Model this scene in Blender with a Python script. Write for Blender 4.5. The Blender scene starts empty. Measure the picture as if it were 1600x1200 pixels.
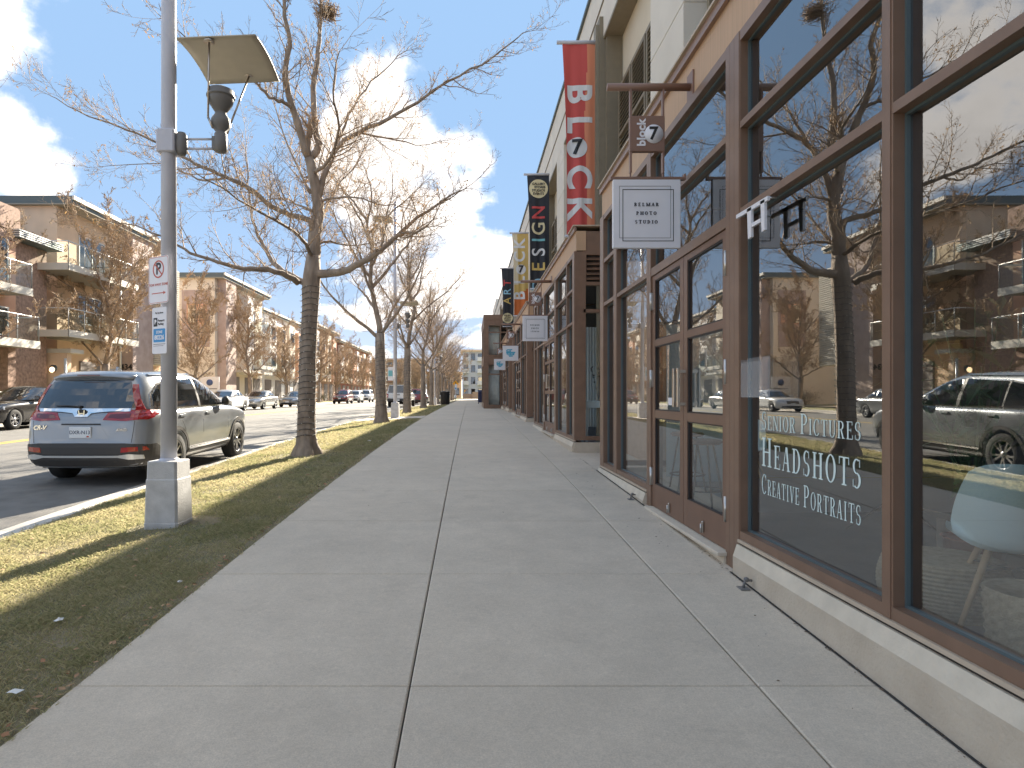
import bpy, bmesh, math, random
from mathutils import Vector, Matrix, Quaternion, noise as mnoise
from mathutils.bvhtree import BVHTree
R = math.radians
PI = math.pi
random.seed(7)
SC = bpy.context.scene
C = SC.collection

# ---------------------------------------------------------------- camera
cam_d = bpy.data.cameras.new('camera')
cam = bpy.data.objects.new('camera', cam_d)
C.objects.link(cam)
cam.location = (0, 0, 1.35)
cam.rotation_euler = (R(90), 0, 0)
cam_d.sensor_width = 36
cam_d.lens = 980 / 1600 * 36
cam_d.shift_x = 66 / 1600
cam_d.shift_y = 18 / 1600
cam_d.clip_start = 0.05
cam_d.clip_end = 6000
SC.camera = cam

# ---------------------------------------------------------------- light
SUN_EL, SUN_AZ = R(25.5), R(15.5)       # azimuth measured from the street direction (+Y) towards +X
SKY_STRENGTH = 0.15
SUN_STRENGTH = 4.1
EXPOSURE = 2.27
w = bpy.data.worlds.new('World')
SC.world = w
w.use_nodes = True
nt = w.node_tree
nt.nodes.clear()
def N(tree, t, **kw):
    n = tree.nodes.new(t)
    for k, v in kw.items():
        if k.startswith('i_'):
            n.inputs[int(k[2:])].default_value = v
        else:
            setattr(n, k, v)
    return n
out = N(nt, 'ShaderNodeOutputWorld')
bg = N(nt, 'ShaderNodeBackground')
sky = N(nt, 'ShaderNodeTexSky')
sky.sky_type = 'NISHITA'
sky.sun_disc = False
sky.sun_elevation = SUN_EL
sky.sun_rotation = SUN_AZ
sky.altitude = 1700
sky.air_density = 1.0
sky.dust_density = 0.15
sky.ozone_density = 1.4
geo = N(nt, 'ShaderNodeNewGeometry')
vm = N(nt, 'ShaderNodeVectorMath', operation='SCALE')
vm.inputs['Scale'].default_value = -1.0
nt.links.new(geo.outputs['Incoming'], vm.inputs[0])      # direction looked at
sep = N(nt, 'ShaderNodeSeparateXYZ')
nt.links.new(vm.outputs[0], sep.inputs[0])
def math_(tree, op, a, b=None, clamp=False):
    n = N(tree, 'ShaderNodeMath', operation=op, use_clamp=clamp)
    for i, v in enumerate((a, b)):
        if v is None: continue
        if isinstance(v, (int, float)): n.inputs[i].default_value = v
        else: tree.links.new(v, n.inputs[i])
    return n.outputs[0]
zc = math_(nt, 'MAXIMUM', sep.outputs['Z'], 0.0)
den = math_(nt, 'ADD', zc, 0.16)
cx_ = math_(nt, 'DIVIDE', sep.outputs['X'], den)
cy_ = math_(nt, 'DIVIDE', sep.outputs['Y'], den)
comb = N(nt, 'ShaderNodeCombineXYZ')
nt.links.new(cx_, comb.inputs[0]); nt.links.new(cy_, comb.inputs[1])
nz = N(nt, 'ShaderNodeTexNoise')
nz.inputs['Scale'].default_value = 1.15
nz.inputs['Detail'].default_value = 9
nz.inputs['Roughness'].default_value = 0.56
nz.inputs['Distortion'].default_value = 0.25
nt.links.new(comb.outputs[0], nz.inputs['Vector'])
nz2 = N(nt, 'ShaderNodeTexNoise')
nz2.inputs['Scale'].default_value = 9.0
nz2.inputs['Detail'].default_value = 7
nz2.inputs['Roughness'].default_value = 0.62
nt.links.new(vm.outputs[0], nz2.inputs['Vector'])
acc = math_(nt, 'ADD', math_(nt, 'MULTIPLY', nz.outputs['Fac'], 0.9), math_(nt, 'MULTIPLY', nz2.outputs['Fac'], 0.55))
# cumulus banks: (pixel x, pixel y, radius in radians, weight) turned into directions
def pdir(px, py):
    v = Vector(((px - 734) / 980, 1.0, (618 - py) / 980))
    return v.normalized()
for (px, py, rad, wt) in ((520, 150, .11, .16), (640, 220, .11, .20), (750, 250, .05, .16), (430, 250, .09, .07),
                          (-10, 80, .13, .42), (40, 275, .06, .16), (760, 400, .10, .10), (700, 500, .14, .05), (590, 300, .07, .10),
                          (260, 130, .18, -.26), (-330, 200, .25, -.10), (860, 130, .15, -.30), (620, 20, .12, -.22), (360, 40, .12, -.16), (300, 330, .14, -.10), (800, 330, .05, -.12)):
    d = pdir(px, py)
    dist = N(nt, 'ShaderNodeVectorMath', operation='DISTANCE')
    dist.inputs[1].default_value = d
    nt.links.new(vm.outputs[0], dist.inputs[0])
    f = math_(nt, 'SUBTRACT', 1.0, math_(nt, 'DIVIDE', dist.outputs['Value'], rad * 1.5), clamp=True)
    f = math_(nt, 'MULTIPLY', math_(nt, 'POWER', f, 0.7), wt)
    acc = math_(nt, 'ADD', acc, f)
rmp = N(nt, 'ShaderNodeMapRange', interpolation_type='SMOOTHERSTEP')
rmp.inputs['From Min'].default_value = 0.69
rmp.inputs['From Max'].default_value = 0.89
nt.links.new(acc, rmp.inputs['Value'])
# thin milky air low over the horizon
hz = math_(nt, 'POWER', math_(nt, 'SUBTRACT', 1.0, zc, clamp=True), 9.0)
fac = math_(nt, 'MAXIMUM', math_(nt, 'MULTIPLY', rmp.outputs[0], 0.93), math_(nt, 'MULTIPLY', hz, 0.42))
mix = N(nt, 'ShaderNodeMix', data_type='RGBA')
nt.links.new(fac, mix.inputs[0])
hs = N(nt, 'ShaderNodeHueSaturation')
hs.inputs['Saturation'].default_value = 1.0
hs.inputs['Value'].default_value = 1.0
nt.links.new(sky.outputs[0], hs.inputs['Color'])
mn = N(nt, 'ShaderNodeVectorMath', operation='MINIMUM')
mn.inputs[1].default_value = (.55, .87, 1.34)      # the open blue stays below the glare round the sun
nt.links.new(hs.outputs[0], mn.inputs[0])
mxm = N(nt, 'ShaderNodeVectorMath', operation='MAXIMUM')
mxm.inputs[1].default_value = (.50, .82, 1.30)     # and never falls far below the blue seen over the street
nt.links.new(mn.outputs[0], mxm.inputs[0])
nt.links.new(mxm.outputs[0], mix.inputs[6])
CLOUD = (2.85, 2.62, 2.4, 1)
# cloud body: soft grey in its thick parts
cr = N(nt, 'ShaderNodeMapRange')
cr.inputs['From Min'].default_value = 0.80; cr.inputs['From Max'].default_value = 1.12
cr.inputs['To Min'].default_value = 1.0; cr.inputs['To Max'].default_value = 0.58
nt.links.new(acc, cr.inputs['Value'])
cs = N(nt, 'ShaderNodeVectorMath', operation='SCALE')
cs.inputs[0].default_value = CLOUD[:3]
nt.links.new(cr.outputs[0], cs.inputs['Scale'])
nt.links.new(cs.outputs[0], mix.inputs[7])
nt.links.new(mix.outputs[2], bg.inputs['Color'])
bg.inputs['Strength'].default_value = SKY_STRENGTH
nt.links.new(bg.outputs[0], out.inputs[0])

sd = bpy.data.lights.new('sun', 'SUN')
sun = bpy.data.objects.new('sun', sd)
C.objects.link(sun)
sd.energy = SUN_STRENGTH
sd.angle = R(0.53)
sd.color = (1.0, 0.90, 0.74)
svec = Vector((math.sin(SUN_AZ) * math.cos(SUN_EL), math.cos(SUN_AZ) * math.cos(SUN_EL), math.sin(SUN_EL)))
sun.rotation_euler = svec.to_track_quat('Z', 'Y').to_euler()
sun.location = (0, 0, 30)
SC.view_settings.view_transform = 'Standard'
SC.view_settings.look = 'None'
SC.view_settings.gamma = 1
SC.view_settings.use_curve_mapping = False
SC.view_settings.exposure = EXPOSURE
SC.render.engine = 'CYCLES'
SC.cycles.max_bounces = 8
SC.cycles.transparent_max_bounces = 16
SC.cycles.caustics_reflective = False
SC.cycles.caustics_refractive = False

# ---------------------------------------------------------------- materials
MAT = {}
def mat(name, col, rough=.6, metal=0, var=0.0, scale=8, bump=0.0, bscale=None, spec=.5, coat=0, hue2=None, detail=6, island=0, emis=None, stretch=None):
    m = bpy.data.materials.new(name); m.use_nodes = True
    t = m.node_tree
    b = t.nodes['Principled BSDF']
    b.inputs['Base Color'].default_value = (*col, 1)
    b.inputs['Roughness'].default_value = rough
    b.inputs['Metallic'].default_value = metal
    b.inputs['Specular IOR Level'].default_value = spec
    if coat:
        b.inputs['Coat Weight'].default_value = coat
        b.inputs['Coat Roughness'].default_value = .04
    tc = N(t, 'ShaderNodeTexCoord')
    vec = tc.outputs['Object']
    if stretch:
        mp = N(t, 'ShaderNodeMapping'); mp.inputs['Scale'].default_value = stretch
        t.links.new(vec, mp.inputs[0]); vec = mp.outputs[0]
    if var or hue2:
        nn = N(t, 'ShaderNodeTexNoise'); nn.inputs['Scale'].default_value = scale; nn.inputs['Detail'].default_value = detail
        t.links.new(vec, nn.inputs['Vector'])
        mr = N(t, 'ShaderNodeMapRange'); mr.inputs['From Min'].default_value = .32; mr.inputs['From Max'].default_value = .68
        t.links.new(nn.outputs['Fac'], mr.inputs['Value'])
        mx = N(t, 'ShaderNodeMix', data_type='RGBA')
        c2 = hue2 if hue2 else tuple(min(1, c * (1 + var)) for c in col)
        c1 = col if hue2 else tuple(c * (1 - var) for c in col)
        mx.inputs[6].default_value = (*c1, 1); mx.inputs[7].default_value = (*c2, 1)
        f = mr.outputs[0]
        if island:
            g = N(t, 'ShaderNodeNewGeometry')
            f = math_(t, 'ADD', math_(t, 'MULTIPLY', f, 1 - island), math_(t, 'MULTIPLY', g.outputs['Random Per Island'], island))
        t.links.new(f, mx.inputs[0])
        t.links.new(mx.outputs[2], b.inputs['Base Color'])
    if bump:
        nb = N(t, 'ShaderNodeTexNoise'); nb.inputs['Scale'].default_value = bscale or scale * 4; nb.inputs['Detail'].default_value = 8
        t.links.new(vec, nb.inputs['Vector'])
        bp = N(t, 'ShaderNodeBump'); bp.inputs['Strength'].default_value = bump; bp.inputs['Distance'].default_value = .02
        t.links.new(nb.outputs['Fac'], bp.inputs['Height'])
        t.links.new(bp.outputs[0], b.inputs['Normal'])
    if emis:
        b.inputs['Emission Color'].default_value = (*emis[:3], 1); b.inputs['Emission Strength'].default_value = emis[3]
    MAT[name] = m
    return m

def glass_mat(name, ior=2.2, tint=(.75, .82, .8), rough=0.0, wave=.0):
    m = bpy.data.materials.new(name); m.use_nodes = True
    t = m.node_tree; t.nodes.clear()
    o = N(t, 'ShaderNodeOutputMaterial')
    ms = N(t, 'ShaderNodeMixShader')
    fr = N(t, 'ShaderNodeFresnel')
    gg = N(t, 'ShaderNodeNewGeometry'); io = N(t, 'ShaderNodeMapRange')      # same reflectance from both faces of the pane
    io.inputs['To Min'].default_value = ior; io.inputs['To Max'].default_value = 1 / ior
    t.links.new(gg.outputs['Backfacing'], io.inputs['Value']); t.links.new(io.outputs[0], fr.inputs['IOR'])
    tr = N(t, 'ShaderNodeBsdfTransparent'); tr.inputs[0].default_value = (*tint, 1)
    gl = N(t, 'ShaderNodeBsdfGlossy'); gl.inputs['Roughness'].default_value = rough
    gl.inputs[0].default_value = (.97, .99, 1.0, 1)
    if wave:
        tc = N(t, 'ShaderNodeTexCoord'); nn = N(t, 'ShaderNodeTexNoise'); nn.inputs['Scale'].default_value = 1.6; nn.inputs['Detail'].default_value = 1
        t.links.new(tc.outputs['Object'], nn.inputs['Vector'])
        bp = N(t, 'ShaderNodeBump'); bp.inputs['Strength'].default_value = wave; bp.inputs['Distance'].default_value = .01
        t.links.new(nn.outputs['Fac'], bp.inputs['Height']); t.links.new(bp.outputs[0], gl.inputs['Normal'])
    t.links.new(fr.outputs[0], ms.inputs[0]); t.links.new(tr.outputs[0], ms.inputs[1]); t.links.new(gl.outputs[0], ms.inputs[2])
    t.links.new(ms.outputs[0], o.inputs[0])
    MAT[name] = m
    return m

# ---------------------------------------------------------------- mesh builder
class MB:
    def __init__(s):
        s.v = []; s.f = []; s.m = []; s.smooth = []
    def add(s, vs, fs, mi=0, smooth=False):
        o = len(s.v)
        s.v.extend([tuple(p) for p in vs])
        for f in fs:
            s.f.append([i + o for i in f]); s.m.append(mi); s.smooth.append(smooth)
        return s
    def box(s, x0, x1, y0, y1, z0, z1, mi=0, M=None, bev=0):
        if x0 > x1: x0, x1 = x1, x0
        if y0 > y1: y0, y1 = y1, y0
        if z0 > z1: z0, z1 = z1, z0
        if bev:
            b = bev
            vs = []
            for z, i in ((z0, b), (z0 + b, 0), (z1 - b, 0), (z1, b)):
                # octagonal outline so vertical edges are chamfered too
                xa, xb, ya, yb = x0 + i, x1 - i, y0 + i, y1 - i
                c = b if i == 0 else b * .6
                vs += [(xa + c, ya, z), (xb - c, ya, z), (xb, ya + c, z), (xb, yb - c, z), (xb - c, yb, z), (xa + c, yb, z), (xa, yb - c, z), (xa, ya + c, z)]
            fs = [list(range(7, -1, -1)), list(range(24, 32))]
            for k in range(3):
                for i in range(8):
                    j = (i + 1) % 8
                    fs.append([k * 8 + i, k * 8 + j, k * 8 + 8 + j, k * 8 + 8 + i])
        else:
            vs = [(x0, y0, z0), (x1, y0, z0), (x1, y1, z0), (x0, y1, z0), (x0, y0, z1), (x1, y0, z1), (x1, y1, z1), (x0, y1, z1)]
            fs = [(3, 2, 1, 0), (4, 5, 6, 7), (0, 1, 5, 4), (1, 2, 6, 5), (2, 3, 7, 6), (3, 0, 4, 7)]
        if M is not None: vs = [M @ Vector(p) for p in vs]
        return s.add(vs, fs, mi)
    def tube(s, pts, rad, n=8, mi=0, caps=True, smooth=True):
        pts = [Vector(p) for p in pts]
        if isinstance(rad, (int, float)): rad = [rad] * len(pts)
        vs = []; fs = []
        up = None
        L = len(pts)
        for i, p in enumerate(pts):
            d = (pts[min(i + 1, L - 1)] - pts[max(i - 1, 0)])
            if d.length < 1e-9: d = Vector((0, 0, 1))
            d.normalize()
            if up is None:
                up = d.orthogonal().normalized()
            else:
                up = up - d * up.dot(d)
                if up.length < 1e-6: up = d.orthogonal()
                up.normalize()
            sd_ = d.cross(up)
            r = rad[i]
            for k in range(n):
                a = 2 * PI * k / n
                vs.append(p + (up * math.cos(a) + sd_ * math.sin(a)) * r)
        for i in range(L - 1):
            for k in range(n):
                k2 = (k + 1) % n
                fs.append((i * n + k, i * n + k2, (i + 1) * n + k2, (i + 1) * n + k))
        if caps:
            fs.append(tuple(range(n - 1, -1, -1))); fs.append(tuple(range((L - 1) * n, L * n)))
        return s.add(vs, fs, mi, smooth)
    def lathe(s, prof, n=24, M=None, mi=0, smooth=True, cap=True):
        vs = []; fs = []
        for (r, z) in prof:
            for k in range(n):
                a = 2 * PI * k / n
                p = Vector((r * math.cos(a), r * math.sin(a), z))
                vs.append(M @ p if M is not None else p)
        for i in range(len(prof) - 1):
            for k in range(n):
                k2 = (k + 1) % n
                fs.append((i * n + k, i * n + k2, (i + 1) * n + k2, (i + 1) * n + k))
        if cap:
            fs.append(tuple(range(n - 1, -1, -1))); fs.append(tuple(range((len(prof) - 1) * n, len(prof) * n)))
        return s.add(vs, fs, mi, smooth)
    def prism(s, poly, a0, a1, axis='x', mi=0, M=None):
        """poly: 2D points; extruded from a0 to a1 along axis (x: poly=(y,z), y: poly=(x,z), z: poly=(x,y))"""
        def P(p, a):
            if axis == 'x': return Vector((a, p[0], p[1]))
            if axis == 'y': return Vector((p[0], a, p[1]))
            return Vector((p[0], p[1], a))
        n = len(poly)
        vs = [P(p, a0) for p in poly] + [P(p, a1) for p in poly]
        if M is not None: vs = [M @ v for v in vs]
        fs = [tuple(range(n - 1, -1, -1)), tuple(range(n, 2 * n))]
        for i in range(n):
            j = (i + 1) % n
            fs.append((i, j, n + j, n + i))
        return s.add(vs, fs, mi)
    def quad(s, a, b, c, d, mi=0):
        return s.add([a, b, c, d], [(0, 1, 2, 3)], mi)
    def mesh(s, name, mats, off=None):
        me = bpy.data.meshes.new(name)
        v = s.v
        if off is not None and off.length > 0:
            v = [(p[0] - off.x, p[1] - off.y, p[2] - off.z) for p in v]
        me.from_pydata(v, [], s.f)
        if not isinstance(mats, (list, tuple)): mats = [mats]
        for m in mats: me.materials.append(MAT[m] if isinstance(m, str) else m)
        if len(mats) > 1: me.polygons.foreach_set('material_index', s.m)
        me.polygons.foreach_set('use_smooth', s.smooth)
        me.update()
        return me
    def build(s, name, mats, parent=None, fix=False):
        off = root_of(parent).location if parent is not None else None
        me = s.mesh(name, mats, off)
        if fix:
            fixn(me)
        o = bpy.data.objects.new(name, me)
        C.objects.link(o)
        if parent is not None: o.parent = parent
        return o
def fixn(me):
    bm = bmesh.new(); bm.from_mesh(me); bmesh.ops.recalc_face_normals(bm, faces=bm.faces); bm.to_mesh(me); bm.free()
def root_of(o):
    while o.parent is not None: o = o.parent
    return o
def thing(name, label, cat, loc=(0, 0, 0), group=None, rz=0):
    o = bpy.data.objects.new(name, None); C.objects.link(o)
    o.empty_display_size = .2
    o.location = loc; o.rotation_euler = (0, 0, rz)
    o['label'] = label; o['category'] = cat
    if group: o['group'] = group
    return o
def tag(o, label=None, cat=None, group=None, kind=None):
    if label: o['label'] = label
    if cat: o['category'] = cat
    if group: o['group'] = group
    if kind: o['kind'] = kind
    return o
def struct(o): o['kind'] = 'structure'; return o
def stuff(o): o['kind'] = 'stuff'; return o
def kids():
    d = {}
    for o in C.objects:
        if o.parent: d.setdefault(o.parent, []).append(o)
    return d
def dup(root, loc, label, group=None, rz=None, scale=None):
    if group: root['group'] = group
    K = kids()
    def rec(o, par):
        c = o.copy(); C.objects.link(c)
        if par is not None: c.parent = par
        for ch in K.get(o, []): rec(ch, c)
        return c
    r = rec(root, None)
    r.location = loc
    if rz is not None: r.rotation_euler = (0, 0, rz)
    if scale is not None: r.scale = scale
    r['label'] = label
    return r
def place(root, parent_part, me, name, M=None):
    """one more instance of a shared mesh as a child"""
    o = bpy.data.objects.new(name, me); C.objects.link(o); o.parent = parent_part
    if M is not None: o.matrix_local = M
    return o

def text_mb(s, size, depth=.004, bold=0.0, spacing=1.0, align='CENTER', shear=0, res=3):
    cu = bpy.data.curves.new('txt', 'FONT')
    cu.body = s; cu.size = size; cu.extrude = depth / 2; cu.offset = bold; cu.space_character = spacing
    cu.align_x = align; cu.align_y = 'CENTER'; cu.resolution_u = res; cu.shear = shear
    o = bpy.data.objects.new('txt', cu); C.objects.link(o)
    dg = bpy.context.evaluated_depsgraph_get()
    me = bpy.data.meshes.new_from_object(o.evaluated_get(dg))
    mb = MB()
    mb.add([tuple(v.co) for v in me.vertices], [list(p.vertices) for p in me.polygons])
    bpy.data.objects.remove(o); bpy.data.curves.remove(cu); bpy.data.meshes.remove(me)
    return mb
def xf(mb, M):
    mb.v = [tuple(M @ Vector(p)) for p in mb.v]; return mb
def frame(origin, right, up):
    """matrix taking local x->right, y->up, z->right x up"""
    r = Vector(right).normalized(); u = Vector(up).normalized(); n = r.cross(u)
    return Matrix(((r.x, u.x, n.x, origin[0]), (r.y, u.y, n.y, origin[1]), (r.z, u.z, n.z, origin[2]), (0, 0, 0, 1)))

# serif capitals drawn from strokes; unit height 1
def serif(s, h, wx=1.0, gap=.12, thick=.15, thin=.045, small=.78, depth=.002):
    mb = MB(); x = 0.0
    kk = [0]
    def q(pts, X, sc):
        kk[0] += 1
        z0 = 0; z1 = depth + (kk[0] % 7) * depth * .02
        P = [((X + p[0] * wx * sc) * h, p[1] * sc * h) for p in pts]
        a = sum(P[i][0] * P[(i + 1) % len(P)][1] - P[(i + 1) % len(P)][0] * P[i][1] for i in range(len(P)))
        if a < 0: P.reverse()
        mb.prism(P, z0, z1, 'z')
    for ch in s:
        if ch == ' ':
            x += .42 * wx; continue
        sc = 1.0
        if ch.islower(): sc = small; ch = ch.upper()
        T, t = thick, thin
        X = x
        def V(a, y0=0, y1=1, w=T, f0=1, f1=1):
            q([(a, y0), (a + w, y0), (a + w, y1), (a, y1)], X, sc)
            if f0: q([(a - .09, y0), (a + w + .09, y0), (a + w + .09, y0 + t), (a - .09, y0 + t)], X, sc)
            if f1: q([(a - .09, y1 - t), (a + w + .09, y1 - t), (a + w + .09, y1), (a - .09, y1)], X, sc)
        def Hh(a, b, y, w=t): q([(a, y), (b, y), (b, y + w), (a, y + w)], X, sc)
        def Dg(a, y0, b, y1, w): q([(a, y0), (a + w, y0), (b + w, y1), (b, y1)], X, sc)
        def A(cx, cy, rx, ry, a0, a1, T=T, t=t, n=14):
            pts_o = []; pts_i = []
            for i in range(n + 1):
                a = R(a0 + (a1 - a0) * i / n)
                pts_o.append((cx + rx * math.cos(a), cy + ry * math.sin(a)))
                pts_i.append((cx + (rx - T) * math.cos(a), cy + (ry - t) * math.sin(a)))
            for i in range(n):
                q([pts_o[i], pts_o[i + 1], pts_i[i + 1], pts_i[i]], X, sc)
        wd = .62
        if ch == 'B': V(.08); A(.30, .74, .30, .26, -90, 90); Hh(.2, .32, .96); Hh(.2, .32, .48); A(.30, .26, .36, .26, -90, 90); Hh(.2, .32, 0); wd = .70
        elif ch == 'E': V(.08); Hh(.2, .58, .96); Hh(.2, .62, 0); Hh(.2, .45, .5); q([(.54, .78), (.58, .78), (.58, 1), (.54, 1)], X, sc); q([(.58, 0), (.62, 0), (.62, .24), (.58, .24)], X, sc); q([(.43, .4), (.46, .4), (.46, .62), (.43, .62)], X, sc); wd = .66
        elif ch == 'L': V(.08); Hh(.2, .58, 0); q([(.54, 0), (.58, 0), (.58, .26), (.54, .26)], X, sc); wd = .62
        elif ch == 'M': V(.08, w=t * 1.3); V(.80); Dg(.06, 1, .42, 0, T); Dg(.44, 0, .80, 1, t * 1.3); wd = 1.04
        elif ch == 'A': Dg(.02, 0, .30, 1, t * 1.3); Dg(.50, 0, .30, 1, T); Hh(.14, .52, .32); Hh(-.05, .14, 0); Hh(.42, .74, 0); wd = .72
        elif ch == 'R': V(.08); A(.30, .74, .32, .26, -90, 90); Hh(.2, .32, .96); Hh(.2, .32, .48); Dg(.52, 0, .30, .5, T); Hh(.46, .74, 0); wd = .74
        elif ch == 'P': V(.08); A(.30, .72, .34, .28, -90, 90); Hh(.2, .32, .96); Hh(.2, .32, .44); wd = .66
        elif ch == 'H': V(.08); V(.58); Hh(.2, .6, .48); wd = .82
        elif ch == 'O': A(.38, .5, .38, .52, 0, 360, n=28); wd = .78
        elif ch == 'C': A(.38, .5, .38, .52, 42, 318, n=22); q([(.62, .70), (.66, .70), (.66, .98), (.62, .98)], X, sc); wd = .72
        elif ch == 'T': V(.28, f1=0); Hh(.0, .70, .96); q([(0, .74), (.04, .74), (.04, 1), (0, 1)], X, sc); q([(.66, .74), (.70, .74), (.70, 1), (.66, 1)], X, sc); wd = .72
        elif ch == 'U': V(.06, .3, 1, f0=0); V(.58, .3, 1, w=t * 1.3, f0=0); A(.345, .3, .285, .31, 180, 360, T=T * .75); wd = .74
        elif ch == 'D': V(.08); A(.30, .5, .42, .5, -90, 90); Hh(.2, .32, .955); Hh(.2, .32, 0); wd = .78
        elif ch == 'I': V(.10); wd = .38
        elif ch == 'N': V(.06, w=t * 1.3); V(.62, w=t * 1.3); Dg(.04, 1, .56, 0, T); wd = .76
        elif ch == 'V': Dg(.26, 0, .02, 1, T); Dg(.30, 0, .58, 1, t * 1.3); Hh(-.05, .24, .955); Hh(.5, .74, .955); wd = .70
        elif ch == 'S':
            A(.27, .745, .25, .265, 50, 270, T=T * .8); A(.27, .265, .27, .275, -130, 90, T=T * .9)
            q([(.44, .72), (.48, .72), (.48, .98), (.44, .98)], X, sc); q([(.02, .02), (.06, .02), (.06, .28), (.02, .28)], X, sc); wd = .58
        x += wd * wx * sc + gap * sc
    W = (x - gap) * h
    mb.v = [(p[0] - W / 2, p[1], p[2]) for p in mb.v]
    mb.W = W
    return mb

# ---------------------------------------------------------------- ground profile
KN = [(-60, -2.4), (-30, -1.22), (-12, -.50), (0, -.035), (2.2, .055), (5, .165), (8, .27), (12, .37), (18, .475), (25, .545), (40, .60), (80, .62), (200, .62), (3000, .62)]
def g(y):
    if y <= KN[0][0]: return KN[0][1]
    for i in range(len(KN) - 1):
        (a, za), (b, zb) = KN[i], KN[i + 1]
        if y <= b:
            def sl(j):
                j = max(1, min(len(KN) - 2, j))
                return (KN[j + 1][1] - KN[j - 1][1]) / (KN[j + 1][0] - KN[j - 1][0])
            h_ = b - a; t = (y - a) / h_
            ma, mb_ = sl(i) * h_, sl(i + 1) * h_
            if i >= 11: ma = mb_ = 0
            return (2*t**3 - 3*t*t + 1) * za + (t**3 - 2*t*t + t) * ma + (-2*t**3 + 3*t*t) * zb + (t**3 - t*t) * mb_
    return KN[-1][1]
X_LEFT = -1.735
CURB_I, CURB_O, GUT_O = -4.20, -4.36, -4.95
XPROF = [(-34, .1), (-23, .05), (-19.6, -.04), (-17.62, -.13), (-17.45, -.14), (-17.44, -.28), (-16.9, -.30), (-11.1, -.20), (GUT_O, -.30), (CURB_O, -.285)]
def road_off(x):
    for (a, za), (b, zb) in zip(XPROF, XPROF[1:]):
        if x <= b: return za + (zb - za) * (x - a) / (b - a)
    return 0
def strip_z(x, y):      # the grass strip between pavement and kerb
    t = (x - X_LEFT) / (CURB_I - X_LEFT)
    return g(y) - .012 - .118 * t
# ---------------------------------------------------------------- material list
mat('slab', (.52, .47, .41), .88, var=.10, scale=2.2, bump=.25, bscale=160, detail=12, island=.25)
mat('joint', (.085, .078, .068), .95)
mat('asphalt', (.185, .175, .16), .85, var=.16, scale=3, bump=.6, bscale=90, detail=14)
mat('gutter', (.44, .42, .385), .85, var=.12, scale=4, bump=.2, bscale=80)
mat('soil', (.25, .20, .125), .95, hue2=(.15, .14, .07), scale=2.5, bump=.8, bscale=40)
mat('grass', (.64, .54, .34), .8, hue2=(.21, .24, .095), scale=1.1, island=.60, spec=.2)
mat('lawn_far', (.40, .34, .18), .95, hue2=(.25, .25, .10), scale=1.1, bump=.9, bscale=30)
mat('leaf_litter', (.28, .13, .06), .8, hue2=(.40, .27, .15), scale=6, island=.9)
mat('paper', (.72, .72, .70), .7)
mat('yellow_line', (.62, .42, .08), .7, var=.15, scale=20)
mat('white_line', (.65, .65, .62), .7, var=.1, scale=20)
mat('frame', (.225, .138, .092), .42, var=.09, scale=6, spec=.45)
mat('frame_dark', (.035, .028, .026), .5)
mat('gasket', (.11, .15, .16), .35)
mat('door_brown', (.20, .112, .072), .42, var=.06, scale=5)
mat('precast', (.60, .52, .41), .85, var=.10, scale=5, bump=.3, bscale=60, hue2=(.52, .44, .34))
mat('precast_lt', (.66, .58, .46), .85, var=.08, scale=7, bump=.2, bscale=60)
mat('fascia', (.55, .36, .22), .6, var=.08, scale=3, stretch=(1, 14, .4))
mat('fascia_lt', (.55, .45, .34), .55, var=.05)
mat('flash', (.30, .19, .14), .4)
mat('cream', (.66, .58, .45), .85, var=.05, scale=1.6, bump=.12, bscale=120)
mat('cream2', (.72, .66, .57), .85, var=.05, scale=1.6, bump=.12, bscale=120)
mat('olive', (.23, .19, .13), .6, var=.05)
mat('olive_lt', (.27, .23, .165), .6, var=.05)
mat('steel', (.55, .53, .50), .28, metal=1)
mat('steel_warm', (.50, .43, .36), .32, metal=1)
mat('sign_white', (.82, .81, .84), .5, var=.02)
mat('ink', (.02, .02, .022), .5)
mat('ink_soft', (.05, .05, .06), .5)
mat('sign_brown', (.25, .145, .105), .45)
mat('blue_ink', (.10, .42, .60), .5)
mat('vinyl', (.74, .88, .85), .5)
mat('clear_plastic', (.75, .78, .80), .12)
MAT['clear_plastic'].node_tree.nodes['Principled BSDF'].inputs['Alpha'].default_value = .10
mat('pole', (.53, .54, .60), .45, var=.05, scale=5)
mat('pole_base', (.48, .48, .48), .7, var=.14, scale=8, bump=.25, bscale=70)
mat('lamp_grey', (.17, .165, .16), .5)
mat('lamp_plate', (.50, .45, .36), .55, var=.04)
mat('bark', (.38, .305, .24), .9, hue2=(.21, .165, .13), scale=9, bump=1.0, bscale=26, stretch=(1, 1, .35))
mat('twig', (.44, .32, .22), .85, hue2=(.27, .20, .14), scale=3)
mat('twig_far', (.46, .33, .215), .85, hue2=(.32, .23, .15), scale=2)
mat('dry_leaf', (.42, .22, .08), .75, hue2=(.52, .36, .18), scale=4, island=.8)
mat('cable', (.03, .03, .028), .6)
mat('bulb', (.7, .7, .66), .2)
mat('tan', (.72, .53, .37), .85, var=.07, scale=1.2, bump=.15, bscale=60)
mat('tan_lt', (.76, .66, .53), .85, var=.05, scale=1.2)
mat('mauve', (.50, .39, .345), .85, var=.12, scale=2.2, hue2=(.40, .30, .26))
mat('orange', (.62, .35, .23), .8, var=.06, scale=2)
mat('brick_red', (.36, .235, .175), .85, var=.3, scale=8)
mat('roof_dark', (.10, .125, .125), .5)
mat('roof_soffit', (.32, .30, .25), .7)
mat('siding', (.62, .58, .50), .6)
mat('white_wall', (.76, .73, .70), .8, var=.04)
mat('brown_wall', (.42, .28, .19), .8, var=.1)
mat('red_wall', (.30, .13, .09), .8, var=.1)
mat('garage', (.20, .17, .155), .6)
mat('rail', (.62, .62, .60), .4, metal=.3)
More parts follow.
